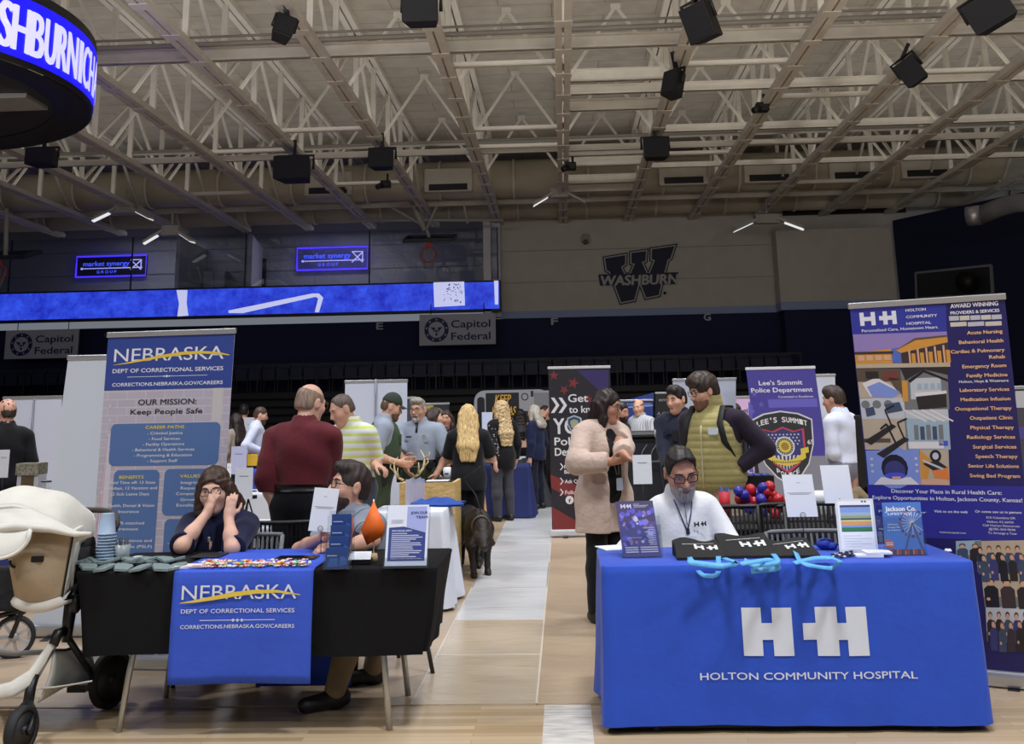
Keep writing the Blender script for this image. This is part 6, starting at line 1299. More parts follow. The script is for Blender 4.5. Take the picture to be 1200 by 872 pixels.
MB().grid(jk, 32, 14).build('jacket_body', mat(122, 104, 78, .85, bump=.4, bscale=12), t); MB().tube([(p.x-.1, 7.33, .95), (p.x-.12, 7.3, .75), (p.x-.08, 7.31, .55)], [.05, .045, .04], 10).build('sleeve', mat(122, 104, 78, .85, bump=.4, bscale=12), t)
mesh_chair('black chair carrying the tan jacket', p.x, 7.55, 0, CHB, False, back_top=.9)
# ---- stands at the left back
draped('white tablecloth on the table behind the seated woman in navy', 'table under the white cloth behind the navy-dressed woman', -3.05, -1.9, 7.65, 8.3, .755, .05, WCL, 51)
far_sheet('white sheet on a ring stand above the seated woman\'s shoulder', 274.5, 548, 296.5, 585, 7.75, .757)
p = atz(300, 618, .757); t = thing('paper_pile', 'white papers with a yellow edge on the table behind the seated woman', 'papers', p); MB().box((p.x-.15, 7.72, .757), (p.x+.14, 7.95, .768)).build('sheets', PAPER, t); MB().box((p.x+.1, 7.715, .7575), (p.x+.16, 7.8, .7695)).build('yellow_note', C(222, 200, 90), t)
p = at(291, 583, 7.85); t = thing('phone_tripod', 'small black tripod with a phone clamp on the white table', 'tripod', (p.x, 7.85, .757)); mb = MB()
for k in range(3): a_ = 2.1*k+.5; mb = MB().cyl((p.x, 7.85, p.z-.01), (p.x+.06*math.cos(a_), 7.85+.06*math.sin(a_), .757), .006, n=6); mb.build('leg', BLACK, t)
MB().box((p.x-.06, 7.84, p.z-.01), (p.x+.06, 7.87, p.z+.015)).build('clamp', BLACK, t)
draped('white tablecloth on the table farther behind the maroon-shirted man', 'table under the white cloth farther behind the maroon shirt', -3.75, -2.6, 11.0, 11.7, .755, .05, mat(196, 200, 210, .75), 52)
draped('royal blue tablecloth on the far table by the man in the white shirt', 'table under the royal blue cloth by the white shirt', at(288, 540, 15).x, at(330, 540, 15).x, 15, 15.7, .8, .05, mat(44, 56, 170, .7), 53)
far_sheet('lilac folded card standing by the far woman in beige', 270, 523, 289.5, 556, 11.2, .757, mat(186, 188, 220, .6)); far_sheet('yellow poster sheet beside the lilac folded card', 289.5, 532, 302, 546, 11.3, .757, mat(214, 170, 40, .6)); far_sheet('narrow pale card at the right edge of the blue prison banner', 265.5, 543, 271, 560, 11.0, .757)
far_sheet('tall white sheet far off behind the man in the white shirt', 284, 489, 306, 520, 18.3, 0, mat(196, 200, 212, .6))
# table behind the stroller with a box display
draped('navy tablecloth on the table behind the stroller hood', 'table under the navy cloth behind the stroller', -5.6, -4.28, 9.2, 9.9, .755, .05, mat(36, 44, 110, .75), 61)
a, b = at(19, 574, 9.4), at(44, 574, 9.4); z1 = at(30, 543, 9.4).z
t = thing('display_box', 'brown and white display box with a patterned lid behind the stroller', 'box', ((a.x+b.x)/2, 9.4, .757)); MB().box((a.x, 9.4, .757), (b.x, 9.55, z1-.1)).build('carton', mat(190, 192, 198, .6), t); MB().box((a.x+.04, 9.395, .757), (b.x-.04, 9.4, z1-.11)).build('brown_panel', mat(92, 74, 50, .7), t)
mb = MB().box((a.x-.01, 9.38, z1-.1), (b.x+.0, 9.56, z1)); mb.build('lid', mat(120, 118, 104, .7, var=.6, scale=40), t)
far_sheet('white sheet standing on the far left table corner', -4, 527, 11.5, 560, 9.35, .757, mat(206, 208, 216, .6))
p = at(54, 572, 9.3); t = thing('wire_basket', 'small pale wire basket with a navy rim behind the stroller', 'basket', (p.x, 9.4, .757)); mb = MB(); z1 = at(54, 564, 9.4).z
for k in range(9):
    for s_ in (0, 1): q = p.x-.06+.015*k; mb.cyl((q, 9.34+.12*s_, .757), (q, 9.34+.12*s_, z1), .002, n=4)
for k in range(5): z = .76+(z1-.757)*k/4; mb.tube([(p.x-.06, 9.34, z), (p.x+.06, 9.34, z), (p.x+.06, 9.46, z), (p.x-.06, 9.46, z), (p.x-.06, 9.34, z)], .002, 4)
mb.build('wires', mat(170, 172, 180, .4), t); MB().tube([(p.x-.065, 9.335, z1), (p.x+.065, 9.335, z1), (p.x+.065, 9.465, z1), (p.x-.065, 9.465, z1), (p.x-.065, 9.335, z1)], .006, 6).build('rim', NAVY, t)
# ================================================================ people
A3 = lambda *v: np.array(v, float)
def rot3(yaw, down=0, roll=0):
    y, p, r = (math.radians(a) for a in (yaw, -down, roll))
    Z = np.array([[math.cos(y), -math.sin(y), 0], [math.sin(y), math.cos(y), 0], [0, 0, 1]])
    X = np.array([[1, 0, 0], [0, math.cos(p), -math.sin(p)], [0, math.sin(p), math.cos(p)]])
    Y = np.array([[math.cos(r), 0, math.sin(r)], [0, 1, 0], [-math.sin(r), 0, math.cos(r)]])
    return Z @ X @ Y
def nrm(v): return v/max(1e-9, np.linalg.norm(v))
def cap(a, b, ra, rb=None, k=.02, op=1, cut=None): return ('c', np.asarray(a, float), np.asarray(b, float), ra, ra if rb is None else rb, k, op, cut)
def ell(c, r, R=None, k=.02, op=1, cut=None): return ('e', np.asarray(c, float), np.asarray(r, float), np.eye(3) if R is None else R, k, op, cut)
def grow(p, t):
    return ('c', p[1], p[2], p[3]+t, p[4]+t, p[5], p[6], p[7]) if p[0] == 'c' else ('e', p[1], p[2]+t, p[3], p[4], p[5], p[6])
def surface(prims, h, planes=(), smooth=0):
    lo = np.full(3, 1e9); hi = -lo
    for p in prims:
        op = p[6] if p[0] == 'c' else p[5]
        if op < 0: continue
        if p[0] == 'c': r = max(p[3], p[4]); a = np.minimum(p[1], p[2])-r; b = np.maximum(p[1], p[2])+r
        else: r = max(p[2]); e = np.sqrt(((p[3]*p[2])**2).sum(1)); a = p[1]-e; b = p[1]+e
        lo = np.minimum(lo, a); hi = np.maximum(hi, b)
    lo -= 3*h; n = np.ceil((hi+3*h-lo)/h).astype(int)
    ax = [lo[i]+h*np.arange(n[i]) for i in range(3)]; M_ = .05
    D = np.full(n, M_, np.float32)
    for p in prims:
        if p[0] == 'c':
            a, b, ra, rb, k, op, cut = p[1:]; r = max(ra, rb)+M_; l = np.minimum(a, b)-r; u = np.maximum(a, b)+r
        else:
            c, rr_, R, k, op, cut = p[1:]; e = np.sqrt(((R*rr_)**2).sum(1))+M_; l = c-e; u = c+e
        i0 = np.clip(((l-lo)/h).astype(int), 0, n); i1 = np.clip(((u-lo)/h).astype(int)+2, 0, n)
        if (i1 <= i0).any(): continue
        sl = tuple(slice(i0[i], i1[i]) for i in range(3))
        X, Y, Z = (ax[0][sl[0]][:, None, None], ax[1][sl[1]][None, :, None], ax[2][sl[2]][None, None, :])
        if p[0] == 'c':
            ba = b-a; L2 = max(1e-12, ba @ ba)
            t = np.clip(((X-a[0])*ba[0]+(Y-a[1])*ba[1]+(Z-a[2])*ba[2])/L2, 0, 1)
            v = np.sqrt((X-a[0]-t*ba[0])**2+(Y-a[1]-t*ba[1])**2+(Z-a[2]-t*ba[2])**2)-(ra+(rb-ra)*t)
        else:
            q = [(X-c[0])*R[0, i]+(Y-c[1])*R[1, i]+(Z-c[2])*R[2, i] for i in range(3)]
            k0 = np.sqrt(sum((q[i]/rr_[i])**2 for i in range(3))); k1 = np.sqrt(sum((q[i]/rr_[i]**2)**2 for i in range(3)))
            v = k0*(k0-1)/np.maximum(k1, 1e-6)
        if cut is not None:
            for o_, n_ in (cut if isinstance(cut, list) else [cut]): v = np.maximum(v, (X-o_[0])*n_[0]+(Y-o_[1])*n_[1]+(Z-o_[2])*n_[2])
        d = D[sl]
        if op > 0:
            g = np.maximum(k-np.abs(d-v), 0)/k; D[sl] = np.minimum(d, v)-g*g*k*.25
        else:
            g = np.maximum(k-np.abs(d+v), 0)/k; D[sl] = np.maximum(d, -v)+g*g*k*.25
    for o_, n_ in planes:
        D = np.maximum(D, ((ax[0][:, None, None]-o_[0])*n_[0]+(ax[1][None, :, None]-o_[1])*n_[1]+(ax[2][None, None, :]-o_[2])*n_[2]).astype(np.float32))
    S_ = D < 0
    c = [S_[i:n[0]-1+i, j:n[1]-1+j, k:n[2]-1+k] for i in (0, 1) for j in (0, 1) for k in (0, 1)]
    cnt = sum(x.astype(np.int8) for x in c); act = (cnt > 0) & (cnt < 8)
    I = np.argwhere(act); idx = np.full(act.shape, -1, np.int64); idx[act] = np.arange(len(I))
    acc = np.zeros((len(I), 3)); num = np.zeros(len(I))
    C8 = [(i, j, k) for i in (0, 1) for j in (0, 1) for k in (0, 1)]
    val = {q: D[I[:, 0]+q[0], I[:, 1]+q[1], I[:, 2]+q[2]].astype(float) for q in C8}
    for q in C8:
        for a_ in range(3):
            if q[a_] == 0:
                w = list(q); w[a_] = 1; w = tuple(w); va, vb = val[q], val[w]; cr = (va < 0) != (vb < 0)
                t = np.where(cr, va/np.where(va-vb == 0, 1, va-vb), 0)
                for b_ in range(3): acc[:, b_] += np.where(cr, q[b_]+(t if b_ == a_ else 0), 0)
                num += cr
    V = lo+h*(I+acc/np.maximum(num, 1)[:, None])
    Q = []
    for a_ in range(3):
        b_, c_ = (a_+1) % 3, (a_+2) % 3
        s0 = [slice(0, n[i]-1) for i in range(3)]; s1 = list(s0); s1[a_] = slice(1, n[a_])
        A0, A1 = S_[tuple(s0)], S_[tuple(s1)]; E = np.argwhere(A0 != A1); E = E[(E[:, b_] > 0) & (E[:, c_] > 0)]
        if not len(E): continue
        o = np.zeros(3, int); ob = o.copy(); ob[b_] = 1; oc = o.copy(); oc[c_] = 1
        g = lambda e: idx[e[:, 0], e[:, 1], e[:, 2]]
        q = np.stack([g(E-ob-oc), g(E-oc), g(E), g(E-ob)], 1); ins = A0[E[:, 0], E[:, 1], E[:, 2]]
        q[~ins] = q[~ins][:, ::-1]; Q.append(q)
    Q = np.concatenate(Q); Q = Q[(Q >= 0).all(1)]
    return V, Q
def vnormals(V, Q):
    n = np.cross(V[Q[:, 2]]-V[Q[:, 0]], V[Q[:, 3]]-V[Q[:, 1]]); N = np.zeros_like(V)
    for i in range(4): np.add.at(N, Q[:, i], n)
    return N/np.maximum(1e-9, np.linalg.norm(N, axis=1))[:, None]
def skin_mesh(name, VQ, mats, parent, midx=None, disp=None):
    V, Q = VQ
    if disp is not None: V = V+vnormals(V, Q)*disp(V)[:, None]
    me = bpy.data.meshes.new(name); me.vertices.add(len(V)); me.vertices.foreach_set('co', V.astype(np.float32).ravel())
    me.loops.add(len(Q)*4); me.loops.foreach_set('vertex_index', Q.astype(np.int32).ravel())
    me.polygons.add(len(Q)); me.polygons.foreach_set('loop_start', np.arange(0, 4*len(Q), 4, dtype=np.int32)); me.polygons.foreach_set('loop_total', np.full(len(Q), 4, np.int32))
    for m in (mats if isinstance(mats, (list, tuple)) else [mats]): me.materials.append(m)
    me.polygons.foreach_set('use_smooth', np.ones(len(Q), bool))
    if midx is not None: me.polygons.foreach_set('material_index', midx(V[Q].mean(1)).astype(np.int32))
    me.update(calc_edges=True); me.validate()
    return link(name, me, parent, local=True)
def folds(a, f=1., ph=0):
    def fn(V):
        x, y, z = (V*f).T
        return a*(np.sin(17*x+9*z+ph+1.6*np.sin(11*z+6*y))*.5+np.sin(23*y-14*z+2*ph+1.3*np.sin(13*x))*.4+np.sin(31*z+12*x*np.cos(ph)+2*np.sin(9*y+ph))*.35)
    return fn
def strands(a, sx=160, sz=14):
    def fn(V): return a*(np.sin(V[:, 0]*sx+4*np.sin(V[:, 2]*sz))*.5+np.sin(V[:, 1]*sx*.9+3*np.sin(V[:, 2]*sz*1.3+V[:, 0]*20))*.5)
    return fn
def curls(a):
    def fn(V): return a*(np.sin(V[:, 0]*70+5*np.sin(V[:, 2]*38))*.5+np.sin(V[:, 2]*75+4*np.sin(V[:, 1]*60))*.5)
    return fn
def hair_mat(r, g, b): return mat(r, g, b, .5, 0, .45, 1.0, 0, 40, 0, 1, .35, (90, 90, 9))
def cloth_mat(r, g, b, var=.06): return mat(r, g, b, .85, 0, var, 14, .15, 60, spec=.2, sheen=.1)
SKIN1 = mat(206, 158, 136, .5, 0, .05, 18, spec=.35); SKIN2 = mat(186, 138, 116, .5, 0, .05, 18, spec=.35); SKIN3 = mat(216, 172, 152, .5, 0, .05, 18, spec=.35)
LIP = mat(158, 98, 88, .5); EYEW = mat(190, 184, 178, .3); IRIS = mat(50, 38, 30, .15)
def person(label, loc, rz, H=1.75, g=1., sw=1., h=.009, skin=SKIN1, lean=0, side=0, twist=0, head=(0, 0, 0), sit=False, pel=None, wr=None, wl=None, er=None, el=None, ELr=None, ELl=None,
           hr=None, hl=None, ankles=None, knees=None, female=False, top=None, bottom=None, shoes=(20, 20, 22), hair=None, beard=None, glasses=None, stance=.1, tuck=False, hs_=1., extra=None, hem=None, lid=.0195, belly=0., group=None, curl=.5):
    rzr = math.radians(rz); T0 = thing('person', label, 'person', (loc[0], loc[1], 0), rzr, group)
    Wi = np.array((Matrix.Translation((loc[0], loc[1], 0)) @ Matrix.Rotation(rzr, 4, 'Z')).inverted())
    w2l = lambda p: Wi[:3, :3] @ np.array(p, float)+Wi[:3, 3]
    s = H/1.75; T = rot3(twist, lean, side); P = A3(0, 0, pel if pel else (.55 if sit else .543*H))
    tp = lambda x, y, z: P+T @ A3(x, y, z)*s
    U = T[:, 2]; Fd = T[:, 1]
    Rh = rot3(twist+head[0], head[1], head[2]); nb = tp(0, .005, .478); hq = s*hs_
    hc = nb+T @ A3(0, .012, .02)*s+Rh @ A3(0, .012, .135)*hq
    hp = lambda x, y, z: hc+Rh @ A3(x, y, z)*hq
    torso = [ell(tp(0, -.005, 0), A3(.165*g, .118*g, .12)*s, T, .06), ell(tp(0, .012+belly*.5, .15), A3(.148*g, .112*g+belly, .16)*s, T, .08), ell(tp(0, .002, .32), A3(.162*g*sw, .112*g, .17)*s, T, .08),
             cap(tp(-.14*sw, -.012, .425), tp(.14*sw, -.012, .425), .058*s*g**.5, k=.07)]
    if female: torso += [ell(tp(x, .085*g, .31), A3(.062, .055, .06)*s*g**.5, T, .05) for x in (-.068, .068)]
    neck = [cap(tp(0, -.015, .45), hc+Rh @ A3(0, -.02, -.05)*hq, .062*s, .054*s, .04), cap(tp(-.09, -.02, .43), tp(0, -.012, .49), .03*s, .05*s, .05), cap(tp(.09, -.02, .43), tp(0, -.012, .49), .03*s, .05*s, .05)]
    hd = [ell(hp(0, -.012, .032), A3(.077, .098, .095)*hq, Rh, .03), ell(hp(0, .028, -.042), A3(.06, .066, .075)*hq, Rh, .05), ell(hp(0, .066, -.098), A3(.03, .026, .024)*hq, Rh, .03),
          cap(hp(-.036, .078, .032), hp(.036, .078, .032), .013*hq, k=.02), ell(hp(.046, .058, -.02), A3(.022, .024, .022)*hq, Rh, .03), ell(hp(-.046, .058, -.02), A3(.022, .024, .022)*hq, Rh, .03),
          ell(hp(.033, .102, .012), A3(.019, .02, .012)*hq, Rh, .014, -1), ell(hp(-.033, .102, .012), A3(.019, .02, .012)*hq, Rh, .014, -1),
          cap(hp(-.048, .077, lid), hp(-.019, .0865, lid+.001), .0068*hq, k=.006), cap(hp(.048, .077, lid), hp(.019, .0865, lid+.001), .0068*hq, k=.006), cap(hp(-.046, .077, .002), hp(-.02, .085, .001), .006*hq, k=.006), cap(hp(.046, .077, .002), hp(.02, .085, .001), .006*hq, k=.006),
          cap(hp(0, .09, .018), hp(0, .111, -.026), .009*hq, .0135*hq, .014), ell(hp(.012, .098, -.031), A3(.009, .011, .008)*hq, Rh, .01), ell(hp(-.012, .098, -.031), A3(.009, .011, .008)*hq, Rh, .01),
          ell(hp(0, .093, -.057), A3(.021, .009, .006)*hq, Rh, .008), ell(hp(0, .092, -.067), A3(.019, .009, .007)*hq, Rh, .008)]
    for sx in (-1, 1): hd += [ell(hp(sx*.079, -.008, .0), A3(.010, .022, .034)*hq, Rh @ rot3(sx*-15), .01), ell(hp(sx*.09, .0, .002), A3(.006, .011, .018)*hq, Rh @ rot3(sx*-15), .006, -1)]
    arms = {}; hands = []; armp = {}
    for sx, w, e, EL, hd_, nm in ((1, wr, er, ELr, hr, 'r'), (-1, wl, el, ELl, hl, 'l')):
        Sh = tp(sx*.178*sw*g**.4, -.012, .415); lu, lf = .285*s, .255*s
        Wp_ = w2l(w) if w is not None else Sh+A3(sx*.07, .05, -.52)*s
        if EL is not None: E = w2l(EL)
        else:
            d = Wp_-Sh; L = np.linalg.norm(d)
            if L > (lu+lf)*.995: d *= (lu+lf)*.995/L; Wp_ = Sh+d; L = (lu+lf)*.995
            hint = A3(*(e or (sx*.5, -1, -.3))); dn = d/L; hint = nrm(hint-dn*(hint @ dn)); a_ = (lu*lu-lf*lf+L*L)/(2*L); E = Sh+dn*a_+hint*math.sqrt(max(0, lu*lu-a_*a_))
        up = cap(Sh, E, .052*s*g**.6, .041*s*g**.6, .04); fo = [cap(E, E+(Wp_-E)*.4, .041*s*g**.6, .040*s*g**.6, .02), cap(E+(Wp_-E)*.35, Wp_, .040*s*g**.6, .027*s, .02)]
        arms[nm] = [up]+fo; armp[nm] = (Sh, E, Wp_)
        fd = nrm(Wp_-E); d_, n_ = fd, None
        if hd_ and 'd' in hd_: d_ = nrm(Wi[:3, :3] @ A3(*hd_['d'])) if hd_.get('w') else nrm(A3(*hd_['d']))
        n_ = A3(*hd_['n']) if hd_ and 'n' in hd_ else A3(-sx, .25, 0)
        if hd_ and hd_.get('w'): n_ = Wi[:3, :3] @ n_
        n_ = nrm(n_-d_*(n_ @ d_)); t_ = np.cross(d_, n_)*sx; cu = (hd_ or {}).get('curl', curl); Rm = np.stack([t_, n_, d_], 1); q = s*(.92 if female else 1)
        hands += [ell(Wp_+d_*.045*q, A3(.040, .0165, .052)*q, Rm, .02), cap(Wp_-d_*.01, Wp_+d_*.03*q, .026*q, .024*q, .02)]
        fr = .0092 if h < .0095 else .0108
        for i, (o_, L) in enumerate(((.029, .072), (.0105, .080), (-.009, .075), (-.027, .060))):
            b0 = Wp_+d_*(.086-.004*abs(i-1))*q+t_*o_*q; a0 = cu*.5; dd = nrm(d_+t_*(.10-.07*i)*(hd_ or {}).get('spread', .5))
            for ln, ra, rb, da in ((.46, fr, fr*.95, 0), (.3, fr*.95, fr*.9, cu*.75), (.24, fr*.9, fr*.78, cu*.6)):
                a0 += da; b1 = b0+(dd*math.cos(a0)+n_*math.sin(a0))*L*ln*q; hands.append(cap(b0, b1, ra*q, rb*q, .006)); b0 = b1
        b0 = Wp_+d_*.022*q+t_*.024*q; b1 = b0+(d_*.55+t_*.75+n_*.35)*.038*q; b2 = b1+(d_*.85+t_*.35+n_*(.25+cu*.3))*.034*q; b3 = b2+(d_*.95+n_*(.2+cu*.5))*.026*q
        hands += [cap(b0, b1, .0145*q, .012*q, .01), cap(b1, b2, .0115*q, .0105*q, .006), cap(b2, b3, .0105*q, .0085*q, .006)]
    legs = []; feet = []; calf = []
    for i, sx in enumerate((1, -1)):
        hip = tp(sx*.088*g, 0, -.04)
        if sit: kn = A3(hip[0]+sx*.05, hip[1]+.42*s, P[2]-.03); an = A3(kn[0], kn[1]-.02, .085)
        else: an = A3(sx*stance, -.02, .085); kn = (hip+an)/2+A3(0, .025, .02)
        if knees: kn = w2l(knees[i])
        if ankles: an = w2l(ankles[i])
        legs.append(cap(hip, kn, .088*s*g, .058*s*g**.7, .05)); calf += [cap(kn, kn+(an-kn)*.35, .057*s*g**.7, .056*s*g**.7, .03), cap(kn+(an-kn)*.3, an, .056*s*g**.7, .038*s, .03)]
        fdv = nrm(A3(.12*sx, 1, 0)); feet.append((an, fdv))
    skin_p = torso+neck+hd+arms['r']+arms['l']+hands+legs+calf+[cap(a-A3(0, 0, .03)-f*.03, a-A3(0, 0, .045)+f*.16, .036*s, .03*s, .03) for a, f in feet]
    hi_ = np.linalg.inv(Rh*hq)
    def mi(Cn): L = (Cn-hc) @ hi_.T; return ((abs(L[:, 0]) < .022) & (L[:, 1] > .084) & (L[:, 1] < .106) & (L[:, 2] > -.073) & (L[:, 2] < -.0525)).astype(int)
    skin_mesh('body', surface(skin_p, h), [skin, LIP], T0, mi)
    hg = max(h, .0075)
    if h < .0125:
        for sx in (-1, 1):
            e = hp(sx*.0325, .0770, .011); mb = MB().ball(e, .0120*hq, 12); o = mb.build('eye', EYEW, T0, local=True)
            ir = MB().ball(hp(sx*.0325, .0856, .0112), .0056*hq, 8).build('iris', IRIS, o, local=True)
    if hair or True:
        bc = (hair or {}).get('c', (60, 44, 36)); bm = hair_mat(*[int(x*.8) for x in (hair or {}).get('brow', bc)])
        for sx in (-1, 1): MB().tube([hp(sx*.014, .094, .031), hp(sx*.034, .0935, .037), hp(sx*.054, .080, .031)], [.0035*hq, .0045*hq, .0025*hq], 6, flat=.8).build('eyebrow', bm, T0, local=True)
    # ---- clothing
    def sleeve(nm, frac, t, taper=1.):
        Sh, E, W_ = armp[nm]; o = []
        up, f1, f2 = arms[nm]
        if frac <= 1: q = Sh+(E-Sh)*frac; o.append(('c', up[1], up[2], up[3]+t, up[4]+t*1.25, .014, 1, (q, nrm(E-Sh))))
        else:
            q = E+(W_-E)*(frac-1); o.append(('c', up[1], up[2], up[3]+t, up[4]+t*1.1, .014, 1, None)); o.append(cap(E, W_, .042*s*g**.6+t*1.1, .03*s+t*taper, .03, 1, (q, nrm(W_-E))))
        return o
    if top:
        for lay in (top if isinstance(top, list) else [top]):
            t = lay.get('t', .013)*s; pr_ = [grow(p, t) for p in torso]
            if not lay.get('tuck') and lay.get('low', 0): pr_.append(ell(tp(0, -.0, -.1), A3(.17*g, .125*g, .2)*s+t, T, .08))
            if lay.get('skirt'): pr_ += [cap(tp(x, -.005, -.05), tp(x*1.25, 0, -lay['skirt']-.1), .10*s*g+t, .105*s*g+t, .08) for x in (-.075, .075)]
            for nm in 'rl':
                fr_ = lay.get('sleeve', .7)
                if fr_: pr_ += sleeve(nm, fr_, t*lay.get('st', 1))
            if lay.get('collar'): pr_ += [cap(tp(0, -.014, .455), tp(0, .002, .512), .098*s, .086*s, .015)]
            if lay.get('hood'): pr_ += [ell(tp(0, -.08, .46), A3(.12, .06, .06)*s, T, .04)]
            nr = lay.get('neck', .062); pr_ += [cap(tp(0, -.012, .50), tp(0, .03, .75), nr*s, nr*s*1.1, .004, -1)]
            if lay.get('v'): pr_ += [cap(tp(0, .10*g, .54), tp(0, .135*g, .50-lay['v']), .05*s, .008*s, .008, -1)]
            if lay.get('open'): pr_ += [cap(tp(0, .14*g+.03, .55), tp(0, .16*g+.03, -.6), lay['open']*s, lay['open']*1.15*s, .01, -1), cap(tp(0, .14*g+.01, .50), tp(0, .16*g+.01, .1), lay['open']*.9*s, lay['open']*s, .01, -1)]
            hz = lay.get('hem', -.02); pl = [(tp(0, 0, hz), -U)]
            nmz = lay.get('n', 'shirt'); m_ = lay['m']
            skin_mesh(nmz, surface(pr_, hg, pl), m_, T0, disp=folds(lay.get('f', .0035), lay.get('ff', 1.), hash(label) % 7))
    if bottom:
        t = .013*s; pr_ = [grow(p, t) for p in torso[:2]]+[grow(p, t) for p in legs]+[cap(c_[1], c_[2], c_[3]+t*1.3, c_[4]+t*1.6, .04) for c_ in calf]
        pl = [(tp(0, 0, .09), U), (A3(0, 0, .045), A3(0, 0, -1))]
        skin_mesh('trousers', surface(pr_, max(hg, .0085), pl), cloth_mat(*bottom), T0, disp=folds(.004, 1, 2))
    for (a, f) in feet:
        sh = [cap(a-A3(0, 0, .035)-f*.04, a-A3(0, 0, .048)+f*.17, .046*s, .038*s, .03), cap(a, a-A3(0, 0, .04), .047*s, .047*s, .03)]
        sm = mat(*shoes, .5); o = skin_mesh('shoe', surface(sh, max(.009, h), [(A3(0, 0, .004), A3(0, 0, -1))]), sm, T0)
    # ---- hair
    if hair:
        hm = hair_mat(*hair['c']); k = hair['kind']; v = hair.get('vol', 0); pr_ = [ell(hp(0, -.012-v*.3, .036+v*.4), A3(.0815+v, .1035+v, .099+v)*hq, Rh, .02), ell(hp(0, -.055, -.02), A3(.066+v, .057+v, .06)*hq, Rh, .03)]
        face = [ell(hp(0, .115+hair.get('recede', 0)*-.4, -.035+hair.get('recede', 0)), A3(.085-v*.3, .082, .112)*hq, Rh, .012, -1)]
        if hair.get('fringe'): face = [ell(hp(.0, .115, -.06), A3(.07, .07, .115)*hq, Rh, .012, -1)]; pr_ += [ell(hp(.02, .075, .085), A3(.06, .03, .03)*hq, Rh, .02), ell(hp(-.03, .07, .08), A3(.05, .03, .03)*hq, Rh, .02)]
        ds = strands(.0028)
        if k in ('short', 'ring'):
            for sx in (-1, 1): face += [ell(hp(sx*.09, .038, -.070), A3(.05, .058, .082)*hq, Rh, .008, -1), ell(hp(sx*.092, -.010, -.012), A3(.032, .027, .040)*hq, Rh, .008, -1)]
            face += [ell(hp(0, -.06, -.128), A3(.14, .12, .085)*hq, Rh, .012, -1)]
            if hair.get('top'): pr_ += [ell(hp(.008, .03, .10), A3(.064, .072, .026+hair['top'])*hq, Rh, .03), ell(hp(-.03, .055, .092), A3(.035, .036, .02+hair['top']*.8)*hq, Rh, .015)]; ds = lambda V: strands(.003)(V)+.003*np.sin(V[:, 0]*55+9*V[:, 1])*np.sin(V[:, 1]*48)
            if k == 'ring': face += [ell(hp(0, .02, .12), A3(.088, .115, .075)*hq, Rh, .015, -1)]; ds = strands(.001)
        else:
            L = hair.get('len', .28); b0 = T
            dn = lambda x, y, z: hc+Rh @ A3(x, y*.3, 0)*hq+T @ A3(0, y*.7, z)*hq
            for x in (-.06, -.02, .02, .06): pr_ += [cap(hp(x, -.06, .0), tp(x*1.3, -.125*g, .47-L*.5), .045+v*.5, .042, .03), cap(tp(x*1.3, -.125*g, .47-L*.5), tp(x*1.1, -.135*g, .47-L), .042, .02, .03)]
            for sx in (-1, 1):
                pr_ += [cap(hp(sx*.075, -.0, .03), hp(sx*.09, .0, -.11), .026+v, .026+v, .02)]
                if hair.get('front'): pr_ += [cap(hp(sx*.088, .02, -.09), tp(sx*.10, .06, .5-hair['front']), .026, .016, .03)]
            face += [ell(hp(0, .13, -.05), A3(.066, .1, .09)*hq, Rh, .012, -1)]
            ds = curls(.009*hair['curly']) if hair.get('curly') else strands(.0045)
        skin_mesh('hair', surface(pr_+face, hg*.95), hm, T0, disp=ds)
    if beard:
        pr_ = [ell(hp(0, .03, -.062), A3(.0655, .0695, .066)*hq, Rh, .03), ell(hp(0, .068, -.103), A3(.04, .034, .03+beard.get('l', 0))*hq, Rh, .03), cap(hp(-.03, .088, -.052), hp(0, .0985, -.046), .007*hq, .0085*hq, .01), cap(hp(.03, .088, -.052), hp(0, .0985, -.046), .007*hq, .0085*hq, .01),
               ell(hp(0, .11, -.063), A3(.022, .02, .0085)*hq, Rh, .006, -1), ell(hp(0, .09, -.0), A3(.064, .075, .036)*hq, Rh, .012, -1), ell(hp(0, -.03, -.10), A3(.09, .05, .09)*hq, Rh, .02, -1), ell(hp(0, -.02, .03), A3(.09, .06, .06)*hq, Rh, .02, -1)]
        if beard.get('goatee'): pr_ = [ell(hp(0, .07, -.10), A3(.036, .034, .034)*hq, Rh, .02)]+pr_[2:4]+[cap(hp(sx*.03, .086, -.052), hp(sx*.028, .078, -.095), .010*hq, k=.012) for sx in (-1, 1)]+pr_[4:5]
        skin_mesh('beard', surface(pr_, min(hg, .0075)), hair_mat(*beard['c']), T0, disp=strands(.0012))
    if glasses:
        mb = MB()
        for sx in (-1, 1):
            c = (sx*.0335, .106, .010); w_, h_ = .0265, .019
            mb.tube([hp(c[0]+x, c[1]-abs(c[0]+x)*.12, c[2]+z) for x, z in rrect(-w_, -h_, w_, h_, .010, 3)], glasses.get('r', .0022)*hq, 5, closed=True)
            mb.tube([hp(sx*.060, .098, .014), hp(sx*.0785, .05, .014), hp(sx*.083, -.01, .012)], glasses.get('r', .0022)*hq*.9, 5)
        mb.tube([hp(-.008, .107, .013), hp(.008, .107, .013)], .002*hq, 5); mb.build('glasses', mat(*glasses['c'], .35), T0, local=True)
    inf = dict(T0=T0, tp=tp, hp=hp, T=T, Rh=Rh, s=s, g=g, armp=armp, hq=hq, w2l=w2l, P=P, U=U)
    if extra: extra(inf)
    return inf
